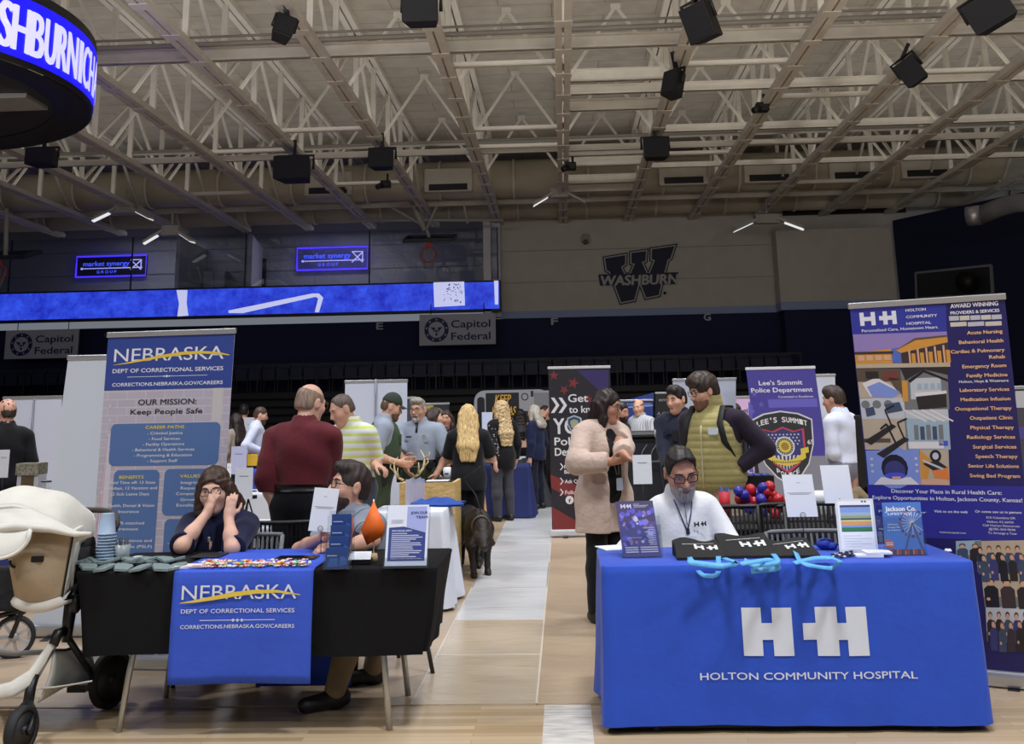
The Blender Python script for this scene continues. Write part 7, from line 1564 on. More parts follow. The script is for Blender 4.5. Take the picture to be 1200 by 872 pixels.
def belt(i, m=None, z=.085, r=.022, buckle=True):
    tp, g = i['tp'], i['g']; mb = MB(); n = 36
    for k in range(n):
        a, b = 2*PI*k/n, 2*PI*(k+1)/n; f = lambda t, zz, o: tp((.166*g+.012+o)*math.cos(t), .004+(.122*g+.012+o)*math.sin(t), zz)
        mb.add([f(a, z-r, .0), f(b, z-r, 0), f(b, z+r, 0), f(a, z+r, 0), f(a, z-r, .012), f(b, z-r, .012), f(b, z+r, .012), f(a, z+r, .012)], [(4, 5, 6, 7), (3, 2, 6, 7), (0, 4, 5, 1)], 0, True)
    o = mb.build('belt', m or BLACK, i['T0'], local=True)
    if buckle: c = tp(0, .004+.122*g+.03, z); MB().box(tuple(c-A3(.022, .004, .016)), tuple(c+A3(.022, .004, .016))).build('buckle', STEEL, o, local=True)
    return o
def patch(i, name, x, y, z, w, h_, m, t=.004, ry=0):
    c = i['tp'](x, y, z); T = i['T']; q = lambda u, v, d: c+T @ (rot3(ry) @ A3(u, d, v)); mb = MB(); mb.prism(rrect(-w/2, -h_/2, w/2, h_/2, min(w, h_)*.2), q, -t, t)
    return mb.build(name, m, i['T0'], local=True), q
def X_(px, Y, py=560): return at(px, py, Y).x
CM = cloth_mat
# ---------------------------------------------------------------- seated at the two front tables
GREYH = (150, 148, 146)
def ex_nw(i):
    patch(i, 'necklace_pendant', 0, .16, .40, .012, .03, mat(200, 200, 196, .3), .004)
xw = X_(266, 6.55)
person('seated woman in navy blouse raising both hands to her face', (xw, 6.58), 176, H=1.62, g=1.18, h=.0068, skin=SKIN3, lean=20, head=(8, 4, 4), sit=True, pel=.53, female=True, hs_=1.08, ankles=[(xw-.1, 6.85, .085), (xw+.1, 6.85, .085)],
       ELr=at(213, 640, 6.12), ELl=at(272, 642, 6.13), wr=at(243, 601, 6.26), wl=at(268, 606, 6.22),
       hr=dict(d=(.32, .12, .95), n=(.55, .75, .1), w=1, curl=.25, spread=1.4), hl=dict(d=(.10, .10, .98), n=(-.15, .98, .0), w=1, curl=.35, spread=.4),
       top=dict(m=CM(24, 28, 58), sleeve=.98, st=1.6, t=.016, collar=1, v=.17, hem=-.06, f=.005, n='blouse', neck=.058), bottom=(40, 42, 52), hair=dict(c=(66, 48, 40), kind='long', len=-.07, vol=.012, curly=.5, brow=(70, 56, 46)), glasses=dict(c=(40, 36, 40)), extra=ex_nw)
def ex_gm(i):
    tp = i['tp']
xm = X_(462, 6.72)
person('seated bearded man in grey polo leaning sideways over the left table', (xm, 6.72), 118, H=1.76, g=1.15, h=.0068, skin=SKIN1, lean=36, twist=6, head=(-4, -10, 0), sit=True, pel=.535, hs_=1.17,
       ELr=at(436, 634, 6.22), wr=at(398, 643, 6.05), ELl=at(351, 645, 6.42), wl=at(379, 630, 6.12), hl=dict(d=(.15, -.5, .6), n=(.9, -.2, .2), w=1, curl=1.0), hr=dict(d=(-.9, -.2, .1), n=(-.1, .5, -.8), w=1, curl=.7),
       top=dict(m=stripes('grey_polo_knit', [(0, (132, 140, 154)), (.86, (60, 68, 92)), (.93, (132, 140, 154))], 0, 7), sleeve=.8, st=1.8, t=.016, collar=1, v=.09, hem=-.08, f=.004, n='polo_shirt'), bottom=(142, 122, 92), shoes=(24, 22, 22),
       knees=[(X_(455, 6.55), 6.55, .49), (X_(425, 6.32), 6.32, .47)], ankles=[(X_(440, 6.45), 6.45, .09), (X_(397, 5.95), 5.95, .09)], hair=dict(c=(50, 40, 36), kind='short', vol=-.001, top=.014), beard=dict(c=(58, 44, 38), l=.012), glasses=dict(c=(20, 20, 22)))
def ex_wm(i):
    o, q = patch(i, 'chest_mark_field', -.085, .128, .345, .001, .001, WHITE, .0005)
    mb = MB(); hplus(mb, lambda u, v, d: q(.05-u, v, .022), 0, 0, .026); 
    mb.v = [tuple(p) for p in mb.v]; mb.build('hospital_mark', mat(20, 20, 26, .6), i['T0'], local=True)
    tp = i['tp']; f = .142
    mb = MB(); mb.tube([tp(.05, .09, .49), tp(.03, .13, .42), tp(.005, f, .33)], .004, 6).tube([tp(-.05, .09, .49), tp(-.03, .14, .42), tp(.0, f, .33)], .004, 6); mb.build('lanyard', mat(50, 60, 100, .6), i['T0'], local=True)
    b, q = patch(i, 'name_badge', .0, f+.008, .275, .085, .055, WHITE, .003); mb = MB(); mb.add([q(u, .005, v) for u, v in ((-.025, -.012), (.04, -.012), (.04, .012), (-.025, .012))], [(0, 1, 2, 3)]); mb.build('badge_print', mat(44, 44, 130, .5), b, local=True)
    patch(i, 'badge_clip', .0, f+.006, .325, .02, .035, mat(36, 40, 60, .5), .004)
    mb = MB(); mb.tube([tp(0, .115, .50), tp(.0, .145, .42), tp(0, .155, .36)], .003, 6); mb.build('zip', mat(90, 94, 104, .4), i['T0'], local=True)
xwm = X_(803, 6.48)
person('seated man in white quarter-zip with glasses and grey beard', (xwm, 6.50), 182, H=1.84, g=.97, h=.0068, skin=SKIN2, lean=3, side=4, head=(8, 22, 5), sit=True, pel=.50, hs_=1.08, sw=.86, lid=.0135,
       wr=at(775, 676, 6.22), wl=at(846, 678, 6.22), er=(1, -.3, -.3), ELl=at(861, 646, 6.36), hl=dict(d=(-.5, -.8, -.2), n=(0, .2, -1), w=1, curl=.8),
       top=dict(m=CM(222, 224, 228, .03), sleeve=1.9, t=.02, collar=1, v=.12, hem=-.08, f=.0055, ff=.9, n='quarter_zip'), bottom=(40, 42, 50), hair=dict(c=(34, 30, 30), kind='short', vol=.0, recede=.035, top=.006), beard=dict(c=(168, 160, 150), l=.004), glasses=dict(c=(14, 14, 16), r=.0028), extra=ex_wm)
# ---------------------------------------------------------------- standing, middle distance
def ex_ma(i): belt(i, buckle=False)
person('standing bald man in maroon long-sleeved shirt seen from behind', (X_(353, 7.25), 7.25), -14, H=1.775, g=1.12, sw=1.14, h=.009, skin=SKIN3, lean=3, head=(-20, 12, 0), wl=at(325, 603, 7.25), wr=at(392, 590, 7.5), el=(-.35, -1, 0), er=(.35, -1, 0),
       top=dict(m=CM(96, 36, 44), sleeve=1.97, t=.018, collar=1, hem=.06, f=.006, n='shirt', st=1.2), bottom=(20, 21, 28), hair=dict(c=(140, 118, 104), kind='ring', vol=-.001), glasses=dict(c=(90, 80, 70)), extra=ex_ma, hs_=1.04)
person('standing man in yellow and white striped polo looking down', (X_(417, 9.0), 9.0), 148, H=1.76, g=1.02, h=.010, skin=SKIN1, lean=8, head=(-25, 24, 0), wl=at(440, 545, 8.75), el=(-.1, -.3, -1), wr=at(400, 550, 8.7), hl=dict(d=(.8, -.3, -.3), n=(-.2, 0, -1), w=1, curl=.9),
       top=dict(m=stripes('yellow_stripe_knit', [(0, (206, 214, 120)), (.42, (222, 226, 226)), (.5, (196, 206, 214)), (.58, (222, 226, 226))], 2, 17), sleeve=.85, st=1.7, t=.015, collar=1, v=.08, hem=-.06, n='polo_shirt'), bottom=(60, 62, 74), hair=dict(c=(92, 80, 74), kind='short', vol=-.003, recede=.03))
GRN = (62, 76, 60); GSH = CM(150, 160, 178)
def cap_hat(i, m):
    hp, Rh, hq = i['hp'], i['Rh'], i['hq']
    pr_ = [ell(hp(0, -.008, .04), A3(.088, .106, .112)*hq, Rh, .02)]
    o = skin_mesh('cap', surface(pr_, .008, [(hp(0, 0, .045), -Rh[:, 2])]), m, i['T0'])
    mb = MB(); mb.grid(lambda u, v: hp(.078*(2*u-1)*(1-.25*v*v), .075+.085*v*(1-.5*(2*u-1)**2), .052-.02*v-.02*(2*u-1)**2), 12, 6); mb.build('peak', m, o, thick=.004, local=True)
    MB().ball(hp(0, -.012, .145), .007*hq, 8).build('button', m, o, local=True)
def gear(i):
    belt(i, mat(18, 18, 20, .5), r=.028)
    tp = i['tp']; g = i['g']
    for nm, a, w, hh, zz in (('holster', 0.15, .045, .2, -.02), ('pouch', .8, .07, .09, .06), ('pouch', 2.3, .06, .09, .06), ('radio', 2.9, .05, .13, .08)):
        c = tp((.166*g+.045)*math.cos(a), .004+(.122*g+.045)*math.sin(a), zz); M = Matrix.Translation(tuple(c)) @ Matrix.Rotation(a-PI/2, 4, 'Z')
        MB().box((-w/2, -.025, -hh/2), (w/2, .02, hh/2), M=M).build(nm, mat(16, 16, 18, .5), i['T0'], bevel=.008, local=True)
def ex_cap(i):
    cap_hat(i, mat(40, 52, 44, .8)); gear(i); tp, g, T = i['tp'], i['g'], i['T']
    VM = CM(60, 78, 58); s = i['s']
    pr_ = [ell(tp(0, .012, .15), A3(.148*g, .112*g, .17)*s+.052, T, .06), ell(tp(0, .002, .30), A3(.15*g, .112*g, .17)*s+.052, T, .06), cap(tp(-.10, -.005, .41), tp(.10, -.005, .41), .075, k=.04), cap(tp(0, -.012, .44), tp(0, .03, .75), .072, k=.01, op=-1)]
    for sx in (-1, 1): pr_.append(ell(tp(sx*.205, 0, .36), A3(.06, .09, .12), T, .02, -1))
    v = skin_mesh('tactical_vest', surface(pr_, .009, [(tp(0, 0, .06), -i['U'])]), VM, i['T0'], disp=folds(.003))
    for nm, x, z in (('vest_pouch', -.08, .15), ('vest_pouch', .08, .15), ('vest_pouch', .08, .32)): c = tp(x, .17, z); MB().box(tuple(c-A3(.05, .03, .05)), tuple(c+A3(.05, .01, .05))).build(nm, VM, v, bevel=.01, local=True)
    c = tp(-.02, -.15, .30); MB().box(tuple(c-A3(.02, .03, .12)), tuple(c+A3(.02, .02, .12))).build('shoulder_strap', BLACK, v, bevel=.008, local=True)
person('uniformed officer in green cap and tactical vest in profile', (X_(446, 10.9), 10.9), -78, H=1.78, g=1.12, sw=1.08, h=.010, skin=SKIN1, lean=4, head=(0, 18, 0), wr=at(467, 542, 10.7), wl=at(472, 538, 11.0), er=(.2, -1, -.3), el=(-.2, -1, -.3),
       top=dict(m=GSH, sleeve=.92, st=1.8, t=.014, collar=1, hem=.02, n='uniform_shirt'), bottom=GRN, hair=dict(c=(96, 78, 62), kind='short', vol=-.004), beard=dict(c=(110, 80, 60)), extra=ex_cap)
def ex_of(i):
    gear(i)
    for nm, x, z, w, h_, m in (('badge', -.085, .35, .035, .05, mat(196, 196, 190, .3, .6)), ('name_tape', .085, .355, .06, .014, mat(40, 44, 50, .5)), ('pocket_flap', .085, .33, .08, .03, GSH), ('pocket_flap', -.085, .31, .08, .03, GSH)): patch(i, nm, x, .138, z, w, h_, m, .005)
    sh, e, w = i['armp']['l']; c = sh+(e-sh)*.45+A3(-.062, .02, 0); MB().ball(tuple(c), (.018, .035, .045), 10).build('shoulder_patch', mat(40, 80, 90, .6), i['T0'], local=True)
    sh, e, w = i['armp']['r']; c = sh+(e-sh)*.45+A3(.062, .02, 0); MB().ball(tuple(c), (.018, .035, .045), 10).build('shoulder_patch', mat(40, 80, 90, .6), i['T0'], local=True)
    for sx in (-1, 1):
        c0_, c1_ = i['tp'](sx*.075, .03, .482), i['tp'](sx*.15, .0, .47); MB().bar(tuple(c0_), tuple(c1_), .05, .012).build('epaulette', mat(66, 74, 80, .8), i['T0'], local=True)
    MB().tube([i['tp'](0, .09, .5), i['tp'](0, .12, .45), i['tp'](0, .135, .40)], .012, 6).build('undershirt', DARK, i['T0'], local=True)
person('grey-haired officer with glasses and goatee in short-sleeved grey uniform', (X_(492, 11.4), 11.4), 172, H=1.73, g=1.12, sw=1.06, h=.010, skin=SKIN1, head=(-12, 4, 0), wl=at(511, 556, 11.2), wr=at(476, 549, 11.1), el=(-1, -.4, 0), er=(1, -.5, 0),
       top=dict(m=GSH, sleeve=.95, st=2.0, t=.015, collar=1, v=.07, hem=.04, n='uniform_shirt'), bottom=GRN, hair=dict(c=(150, 142, 132), kind='short', vol=-.003, top=.012), beard=dict(c=(176, 170, 164), goatee=1), glasses=dict(c=(60, 54, 50)), extra=ex_of)
person('woman with long straight blonde hair in black tee, back turned', (X_(549, 11.2), 11.2), 4, H=1.64, g=1.0, sw=.93, h=.010, skin=SKIN3, female=True, head=(4, 8, 0), wl=at(541, 541, 11.48), wr=at(562, 535, 11.48), el=(-.8, -.2, -1), er=(.8, -.2, -1),
       top=dict(m=CM(26, 27, 32), sleeve=.85, st=1.9, t=.015, low=1, hem=-.16, n='tee_shirt', f=.005), bottom=(18, 18, 22), hair=dict(c=(206, 176, 122), kind='long', len=.30, vol=.008))
def ex_cu(i):
    rr = random.Random(4); sh, e, w = i['armp']['l']; mb = MB()
    for k in range(70):
        t = rr.random(); a = rr.uniform(0, 6.3); p = sh+(e-sh)*t if k % 2 else e+(w-e)*t*.7; d = nrm(e-sh); x = nrm(np.cross(d, A3(0, 1, .1))); y = np.cross(d, x); r = .068-.01*t
        mb.ball(tuple(p+x*r*math.cos(a)+y*r*math.sin(a)), .009, 6)
    mb.build('sleeve_dots', mat(190, 188, 184, .6), i['T0'], local=True)
person('woman with long curly blonde hair and dotted black sleeves by the navy table', (X_(590, 15.6, 600), 15.6), 32, H=1.72, g=1.0, h=.012, skin=SKIN3, female=True, head=(30, 0, 0), wl=at(581, 548, 15.4), el=(-.6, -1, 0),
       top=dict(m=CM(20, 20, 24), sleeve=1.85, t=.018, low=1, hem=-.2, n='blouse'), bottom=(62, 62, 70), hair=dict(c=(190, 164, 124), kind='long', len=.34, vol=.012, curly=1, front=.3), extra=ex_cu)
def ex_cd(i):
    tp = i['tp']; b, q = patch(i, 'name_badge', -.02, .165, .05, .06, .09, mat(190, 200, 220, .5), .003)
    MB().tube([tp(.07, .06, .5), tp(.05, .13, .38), tp(0, .16, .12)], .004, 6).tube([tp(-.07, .06, .5), tp(-.05, .13, .38), tp(-.02, .16, .12)], .004, 6).build('lanyard', mat(120, 120, 124, .6), i['T0'], local=True)
    patch(i, 'name_tape', -.12, .155, .35, .06, .02, mat(60, 56, 60, .5), .006)
KNIT = mat(196, 174, 162, .9, 0, .08, 10, .55, 26, spec=.15, sheen=.2)
person('woman in long beige cardigan with long dark hair and glasses', (X_(707, 8.2), 8.2), -142, H=1.72, g=1.06, h=.009, skin=SKIN2, female=True, head=(34, 12, 0), wr=at(716, 541, 7.85), wl=at(732, 535, 7.75), er=(.9, -.6, -.3), el=(-.8, -.5, -.4), hr=dict(d=(.85, -.25, .1), n=(-.1, .6, .5), w=1, curl=.5), hl=dict(d=(.5, -.4, -.45), n=(.0, .3, .8), w=1, curl=.6),
       top=[dict(m=CM(22, 22, 26), sleeve=0, t=.008, v=.14, hem=-.1, n='tank_top'), dict(m=KNIT, sleeve=1.9, t=.034, st=1.1, low=1, skirt=.18, hem=-.30, open=.08, f=.005, n='cardigan', neck=.07)], bottom=(18, 18, 22), hair=dict(c=(38, 28, 26), kind='long', len=.33, vol=.004, front=.26), glasses=dict(c=(60, 50, 50)), extra=ex_cd)
def ex_no(i):
    patch(i, 'badge', -.085, .152, .36, .07, .035, mat(170, 176, 186, .3, .6), .005); patch(i, 'radio', .01, .155, .30, .05, .1, BLACK, .012); patch(i, 'pocket_flap', .09, .15, .33, .08, .03, CM(26, 30, 48), .005)
    sh, e, w = i['armp']['r']; c = sh+(e-sh)*.4+A3(.055, .02, 0); MB().ball(tuple(c), (.018, .035, .045), 10).build('shoulder_patch', mat(150, 150, 140, .6), i['T0'], local=True)
    belt(i)
person('dark-haired officer in navy uniform looking left behind the olive vest', (X_(801, 10.4), 10.4), 158, H=1.78, g=1.1, sw=1.06, h=.010, skin=SKIN1, head=(-25, 8, 0), wr=at(782, 555, 10.1), wl=at(815, 560, 10.2),
       top=dict(m=CM(28, 32, 50), sleeve=1.95, t=.017, collar=1, v=.05, hem=.0, n='uniform_shirt'), bottom=(24, 27, 42), hair=dict(c=(32, 28, 28), kind='short', vol=.0, top=.02), extra=ex_no)
def ex_ve(i):
    tp, g, T, s = i['tp'], i['g'], i['T'], i['s']; t = .042
    pr_ = [ell(tp(0, -.005, .0), A3(.172*g, .124*g, .13)*s+t, T, .06), ell(tp(0, .014, .15), A3(.152*g, .116*g, .16)*s+t, T, .06), ell(tp(0, .002, .31), A3(.158*g, .112*g, .17)*s+t, T, .06), cap(tp(-.12, -.01, .425), tp(.12, -.01, .425), .085, k=.04), cap(tp(0, -.012, .46), tp(0, .005, .57), .098*s, .088*s, .03),
           cap(tp(0, -.005, .48), tp(0, .03, .8), .072*s, k=.008, op=-1), cap(tp(0, .15*g, .62), tp(0, .17*g, .38), .05, .01, k=.01, op=-1)]
    for sx in (-1, 1): pr_.append(ell(tp(sx*.222*g, 0, .36), A3(.072, .11, .14), T, .02, -1))
    VM = mat(158, 148, 96, .75, 0, .08, 8, .15, 40, spec=.3, sheen=.2)
    kk = lambda V: np.minimum(*[np.sqrt(((((V-tp(sx*.222*g, 0, .36)) @ T)/A3(.072, .11, .14))**2).sum(1)) for sx in (-1, 1)])
    zz = lambda V: np.clip((kk(V)-1.05)/.4, 0, 1)*.006*np.abs(np.sin(((V-tp(0, 0, 0)) @ T[:, 2])*PI/.055))**.6
    v = skin_mesh('quilted_vest', surface(pr_, .008, [(tp(0, 0, -.10), -i['U'])]), VM, i['T0'], disp=zz)
    f = .116*g*s+t+.018
    MB().tube([tp(0, .115*g+t+.02 if z < .33 else .115*g+t+.008, z) for z in (-.08, .02, .12, .2, .3, .38)], .005, 6).build('zip', mat(190, 184, 160, .4), v, local=True)
    patch(i, 'name_badge', -.10, .1*g+t+.03, .335, .085, .05, mat(206, 220, 232, .5), .004, 0)
    mb = MB()
    for sx in (-1, 1): mb.tube([tp(sx*.12, -.17, .36), tp(sx*.125, -.08, .52), tp(sx*.13, .06, .52), tp(sx*.14, .155, .40), tp(sx*.17, .15, .26), tp(sx*.2, .06, .12)], .026, 8, flat=.4); mb.build('backpack_strap', mat(20, 20, 24, .7), i['T0'], local=True); mb = MB()
    pr_ = [ell(tp(0, -.26, .26), A3(.15, .09, .22), T, .03), ell(tp(0, -.33, .18), A3(.11, .06, .12), T, .03)]; skin_mesh('backpack', surface(pr_, .012), mat(24, 24, 28, .7), i['T0'], disp=folds(.004))
person('man in olive quilted vest and dark sleeves with glasses, looking left', (X_(838, 8.75), 8.75), 146, H=1.83, g=1.2, sw=1.1, h=.009, skin=SKIN1, head=(-34, 14, 0), wl=at(866, 548, 8.6), wr=at(806, 574, 8.8), el=(-1, -.6, 0), er=(.2, -1, 0), hs_=1.05,
       top=dict(m=CM(40, 32, 48), sleeve=1.97, t=.018, st=1.3, hem=-.04, n='sweatshirt', f=.005), bottom=(176, 164, 146), hair=dict(c=(56, 44, 38), kind='short', vol=.010, top=.028, fringe=1), glasses=dict(c=(40, 36, 36)), beard=dict(c=(120, 86, 70)), extra=ex_ve)
# ---------------------------------------------------------------- farther off
person('man in white long-sleeved shirt and grey trousers left of the hospital banner', (X_(990, 10.6), 10.6), 42, H=1.75, g=1.02, h=.012, skin=SKIN2, head=(12, 8, 0), wl=at(976, 535, 10.7), el=(-.8, -.6, 0), wr=at(1000, 560, 10.6),
       top=dict(m=CM(206, 212, 232, .03), sleeve=1.95, t=.018, collar=1, hem=.03, n='shirt', f=.005), bottom=(126, 126, 146), hair=dict(c=(58, 44, 38), kind='short', vol=.004, top=.02))
person('man with cropped hair in black shirt cut by the far left edge', (X_(2, 9.8), 9.8), 40, H=1.78, g=1.08, h=.012, skin=SKIN1, head=(20, 0, 0), top=dict(m=CM(20, 20, 24), sleeve=.9, t=.016, collar=1, hem=-.1, n='polo_shirt'), bottom=(30, 30, 36), hair=dict(c=(60, 52, 46), kind='short', vol=-.006), wl=at(-4, 560, 10.1))
person('far woman in beige top with long dark hair near the blue prison banner', (X_(275, 16.5), 16.5), 60, H=1.62, h=.014, female=True, skin=SKIN2, top=dict(m=CM(150, 138, 128), sleeve=1.8, t=.016, low=1, hem=-.12, n='blouse'), bottom=(40, 40, 48), hair=dict(c=(44, 34, 32), kind='long', len=.34, vol=.008))
person('far bearded man in white shirt facing right beyond the lilac card', (X_(296, 16), 16), -76, H=1.72, g=1.1, h=.014, skin=SKIN1, lean=4, head=(0, 12, 0), wr=at(306, 528, 15.8), wl=at(309, 522, 16.1), top=dict(m=CM(200, 206, 230), sleeve=1.95, t=.018, collar=1, hem=-.02, n='shirt'), bottom=(24, 26, 34), hair=dict(c=(70, 54, 46), kind='short', vol=.0), beard=dict(c=(80, 60, 50)))
person('far dark-clothed person standing behind the woman in beige', (X_(283, 19.5), 19.5), 10, H=1.8, h=.016, skin=SKIN2, top=dict(m=CM(20, 20, 26), sleeve=1.9, t=.018, hem=-.1, n='jacket'), bottom=(20, 20, 26), hair=dict(c=(30, 26, 26), kind='short', vol=.006))
person('woman with dark hair in profile between the officer and the blonde woman', (X_(507, 13.6), 13.6), -80, H=1.63, h=.013, female=True, skin=SKIN3, top=dict(m=CM(44, 52, 60), sleeve=1.9, t=.016, hem=-.1, n='top'), bottom=(30, 30, 36), hair=dict(c=(60, 46, 42), kind='long', len=.12, vol=.004))
def ex_tag(i): patch(i, 'name_badge', -.085, .142, .34, .07, .045, PAPER, .004)
person('woman with long dark hair in navy jacket facing the camera, white name tag', (X_(524, 14.3), 14.3), 172, H=1.60, h=.013, female=True, skin=SKIN2, wl=at(527, 545, 13.9), wr=at(517, 548, 13.9), top=dict(m=CM(28, 34, 56), sleeve=1.9, t=.02, hem=-.1, v=.08, n='jacket'), bottom=(24, 26, 34), hair=dict(c=(52, 38, 34), kind='long', len=.30, vol=.002, front=.25), extra=ex_tag)
person('far woman with dark curly hair in peach top, back turned', (X_(611, 19.6), 19.6), 8, H=1.60, h=.014, female=True, skin=SKIN2, top=dict(m=CM(196, 160, 138), sleeve=.9, t=.018, low=1, hem=.02, n='blouse'), bottom=(18, 18, 22), hair=dict(c=(28, 22, 22), kind='long', len=.28, vol=.012, curly=1))
person('far woman with grey bobbed hair in navy jacket facing left', (X_(629, 17.4), 17.4), 62, H=1.66, h=.014, female=True, skin=SKIN3, wl=at(621, 540, 17.2), top=dict(m=CM(26, 34, 66), sleeve=1.9, t=.02, low=1, hem=-.15, n='jacket'), bottom=(22, 26, 44), hair=dict(c=(172, 166, 156), kind='long', len=.07, vol=.008))
person('far person in black beside the police recruiting banner, hand raised', (X_(641, 18.6), 18.6), 150, H=1.66, h=.015, skin=SKIN1, wr=at(640, 484, 18.4), er=(1, -.2, -1), top=dict(m=CM(22, 22, 30), sleeve=1.7, t=.018, hem=-.1, n='jacket'), bottom=(20, 20, 26), hair=dict(c=(40, 30, 28), kind='short', vol=.004))
person('dark-bearded man in black half hidden behind the cardigan woman', (X_(727, 13.4), 13.4), -130, H=1.66, h=.013, skin=SKIN2, head=(0, 10, 0), top=dict(m=CM(20, 20, 24), sleeve=1.9, t=.018, hem=-.1, n='shirt'), bottom=(24, 24, 30), hair=dict(c=(30, 25, 25), kind='short', vol=.004), beard=dict(c=(30, 24, 24)))
person('far man in pale striped shirt standing at the black counter', (X_(754, 16.5), 16.5), 128, H=1.72, g=1.12, h=.013, skin=SKIN1, head=(20, 6, 0), top=dict(m=stripes('pale_stripe_cotton', [(0, (190, 192, 196)), (.6, (150, 154, 166))], 0, 28), sleeve=.9, st=1.8, t=.018, collar=1, hem=-.08, n='shirt'), bottom=(50, 52, 60), hair=dict(c=(110, 90, 76), kind='ring', vol=-.002))
person('far dark-clothed person before the mauve banner', (X_(866, 14.6), 14.6), 50, H=1.62, h=.015, skin=SKIN2, top=dict(m=CM(24, 26, 38), sleeve=1.9, t=.018, hem=-.1, n='jacket'), bottom=(24, 24, 30), hair=dict(c=(36, 30, 28), kind='short', vol=.006))
# ================================================================ the dog
def dog():
    c = at(558, 668, 10.65); t = thing('dog', 'dark brown dog walking towards the camera with lowered head', 'dog', (c.x, 10.65, 0), math.radians(196))
    FUR = mat(34, 28, 26, .5, 0, .25, 20, .3, 120, spec=.4)
    p = [ell((0, .14, .46), (.12, .17, .155), k=.08), ell((0, -.12, .47), (.105, .20, .125), k=.08), ell((0, -.36, .47), (.115, .14, .14), k=.08), cap((0, .24, .50), (.02, .39, .42), .085, .07, .06),
         ell((.03, .47, .50), (.072, .085, .07), k=.04), cap((.035, .52, .485), (.045, .62, .445), .045, .036, .03), ell((.045, .64, .445), (.024, .02, .02), k=.02), cap((.04, .53, .455), (.046, .60, .425), .03, .022, .02)]
    for sx in (-1, 1): p += [cap((.03+sx*.06, .44, .55), (.03+sx*.095, .45, .46), .018, .026, .02), cap((.03+sx*.065, .445, .52), (.03+sx*.10, .46, .455), .02, .02, .02)]
    dz = np.array((0, 0, -.13)); p[4:] = [tuple((p_[0],)+tuple(np.asarray(a_)+dz if (i_ < (2 if p_[0] == 'c' else 1)) else a_ for i_, a_ in enumerate(p_[1:]))) for p_ in p[4:]]
    for sx, dy in ((1, .10), (-1, -.02)):
        p += [cap((sx*.085, .17, .42), (sx*.085, .15+dy*.3, .27), .06, .04, .05), cap((sx*.085, .15+dy*.3, .27), (sx*.08, .17+dy, .10), .038, .028, .03), cap((sx*.08, .17+dy, .10), (sx*.08, .19+dy, .035), .028, .03, .02), cap((sx*.08, .18+dy, .028), (sx*.08, .235+dy, .024), .03, .024, .02)]
    for sx, dy in ((1, -.06), (-1, .08)):
        p += [cap((sx*.085, -.38, .42), (sx*.09, -.30+dy, .28), .085, .05, .05), cap((sx*.09, -.30+dy, .28), (sx*.085, -.44+dy, .16), .042, .026, .03), cap((sx*.085, -.44+dy, .16), (sx*.085, -.41+dy, .04), .025, .026, .02), cap((sx*.085, -.42+dy, .026), (sx*.085, -.355+dy, .024), .03, .024, .02)]
    p += [cap((0, -.48, .54), (.03, -.62, .46), .035, .028, .04), cap((.03, -.62, .46), (.06, -.74, .42), .028, .012, .02)]
    skin_mesh('body', surface([tuple(q) for q in p], .0095), FUR, t, disp=strands(.0015, 120, 20))
    for sx in (-1, 1): MB().ball((.034+sx*.034, .545, .385), .009, 8).build('eye', mat(20, 14, 10, .1), t, local=True)
    MB().ball((.046, .655, .322), (.017, .012, .012), 10).build('nose', mat(14, 12, 12, .25), t, local=True)
    MB().tube([(.012+.088*math.cos(a), .31+.02*math.sin(a), .475+.088*math.sin(a)) for a in np.arange(0, 6.28, .4)], .009, 6, closed=True).build('collar', mat(90, 84, 74, .6), t, local=True)
    return t
dg_ = dog()
a = dg_.location; tag(MB().tube([(a.x+.09, a.y-.29, .56), (a.x+.02, a.y-.2, .75), (a.x-.10, a.y-.15, .9), (-.80, 10.3, 1.02)], .006, 6).build('leash', mat(30, 30, 34, .7)), 'thin dark leash running up from the brown dog\'s collar', 'leash')
# ================================================================ strollers
FR_ = mat(18, 18, 21, .4); SILV = mat(150, 152, 156, .3, .9); CREAMF = mat(212, 210, 202, .8, 0, .04, 8, .35, 10, spec=.2); TANF = mat(168, 150, 126, .8, 0, .05, 10, .3, 14, spec=.2)
def wheel(p, ax, r, w, par, name='wheel', spokes=0, hub=SILV):
    ax = Vector(ax).normalized(); u = ax.cross(Vector((0, 0, 1))).normalized(); v = u.cross(ax); p = Vector(p)
    N = 28; prof = [(r*.80, -w*.42), (r*.93, -w*.5), (r, -w*.28), (r, w*.28), (r*.93, w*.5), (r*.80, w*.42)]
    f = lambda rr_, a_, d: p+(u*math.cos(a_)+v*math.sin(a_))*rr_+ax*d
    mb = MB(); vs = [f(q[0], 2*PI*k/N, q[1]) for q in prof for k in range(N)]; n = len(prof)
    mb.add(vs, [(i*N+k, i*N+(k+1) % N, ((i+1) % n)*N+(k+1) % N, ((i+1) % n)*N+k) for i in range(n) for k in range(N)], 0, True); o = mb.build(name, mat(30, 30, 33, .7), par)
    mb = MB()
    if spokes:
        for k in range(spokes): a_ = 2*PI*k/spokes; mb.bar(p, f(r*.82, a_, 0), .02, w*.35)
        mb.tube([f(r*.8, 2*PI*k/N, 0) for k in range(N)], .012, 6, closed=True)
    else: mb.cyl(p-ax*w*.3, p+ax*w*.3, r*.82, n=24)
    mb.cyl(p-ax*w*.55, p+ax*w*.55, r*.2, n=14); mb.build('hub', hub, o); return o
# the cream one at the left edge; it faces the camera, turned a little to the left
Yc = 5.62
def sp(px, py, Y=Yc): return at(px, py, Y)
t = thing('stroller', 'cream stroller with tan seat, black frame and curved handle at the left edge', 'stroller', (sp(60, 800).x, Yc, 0))
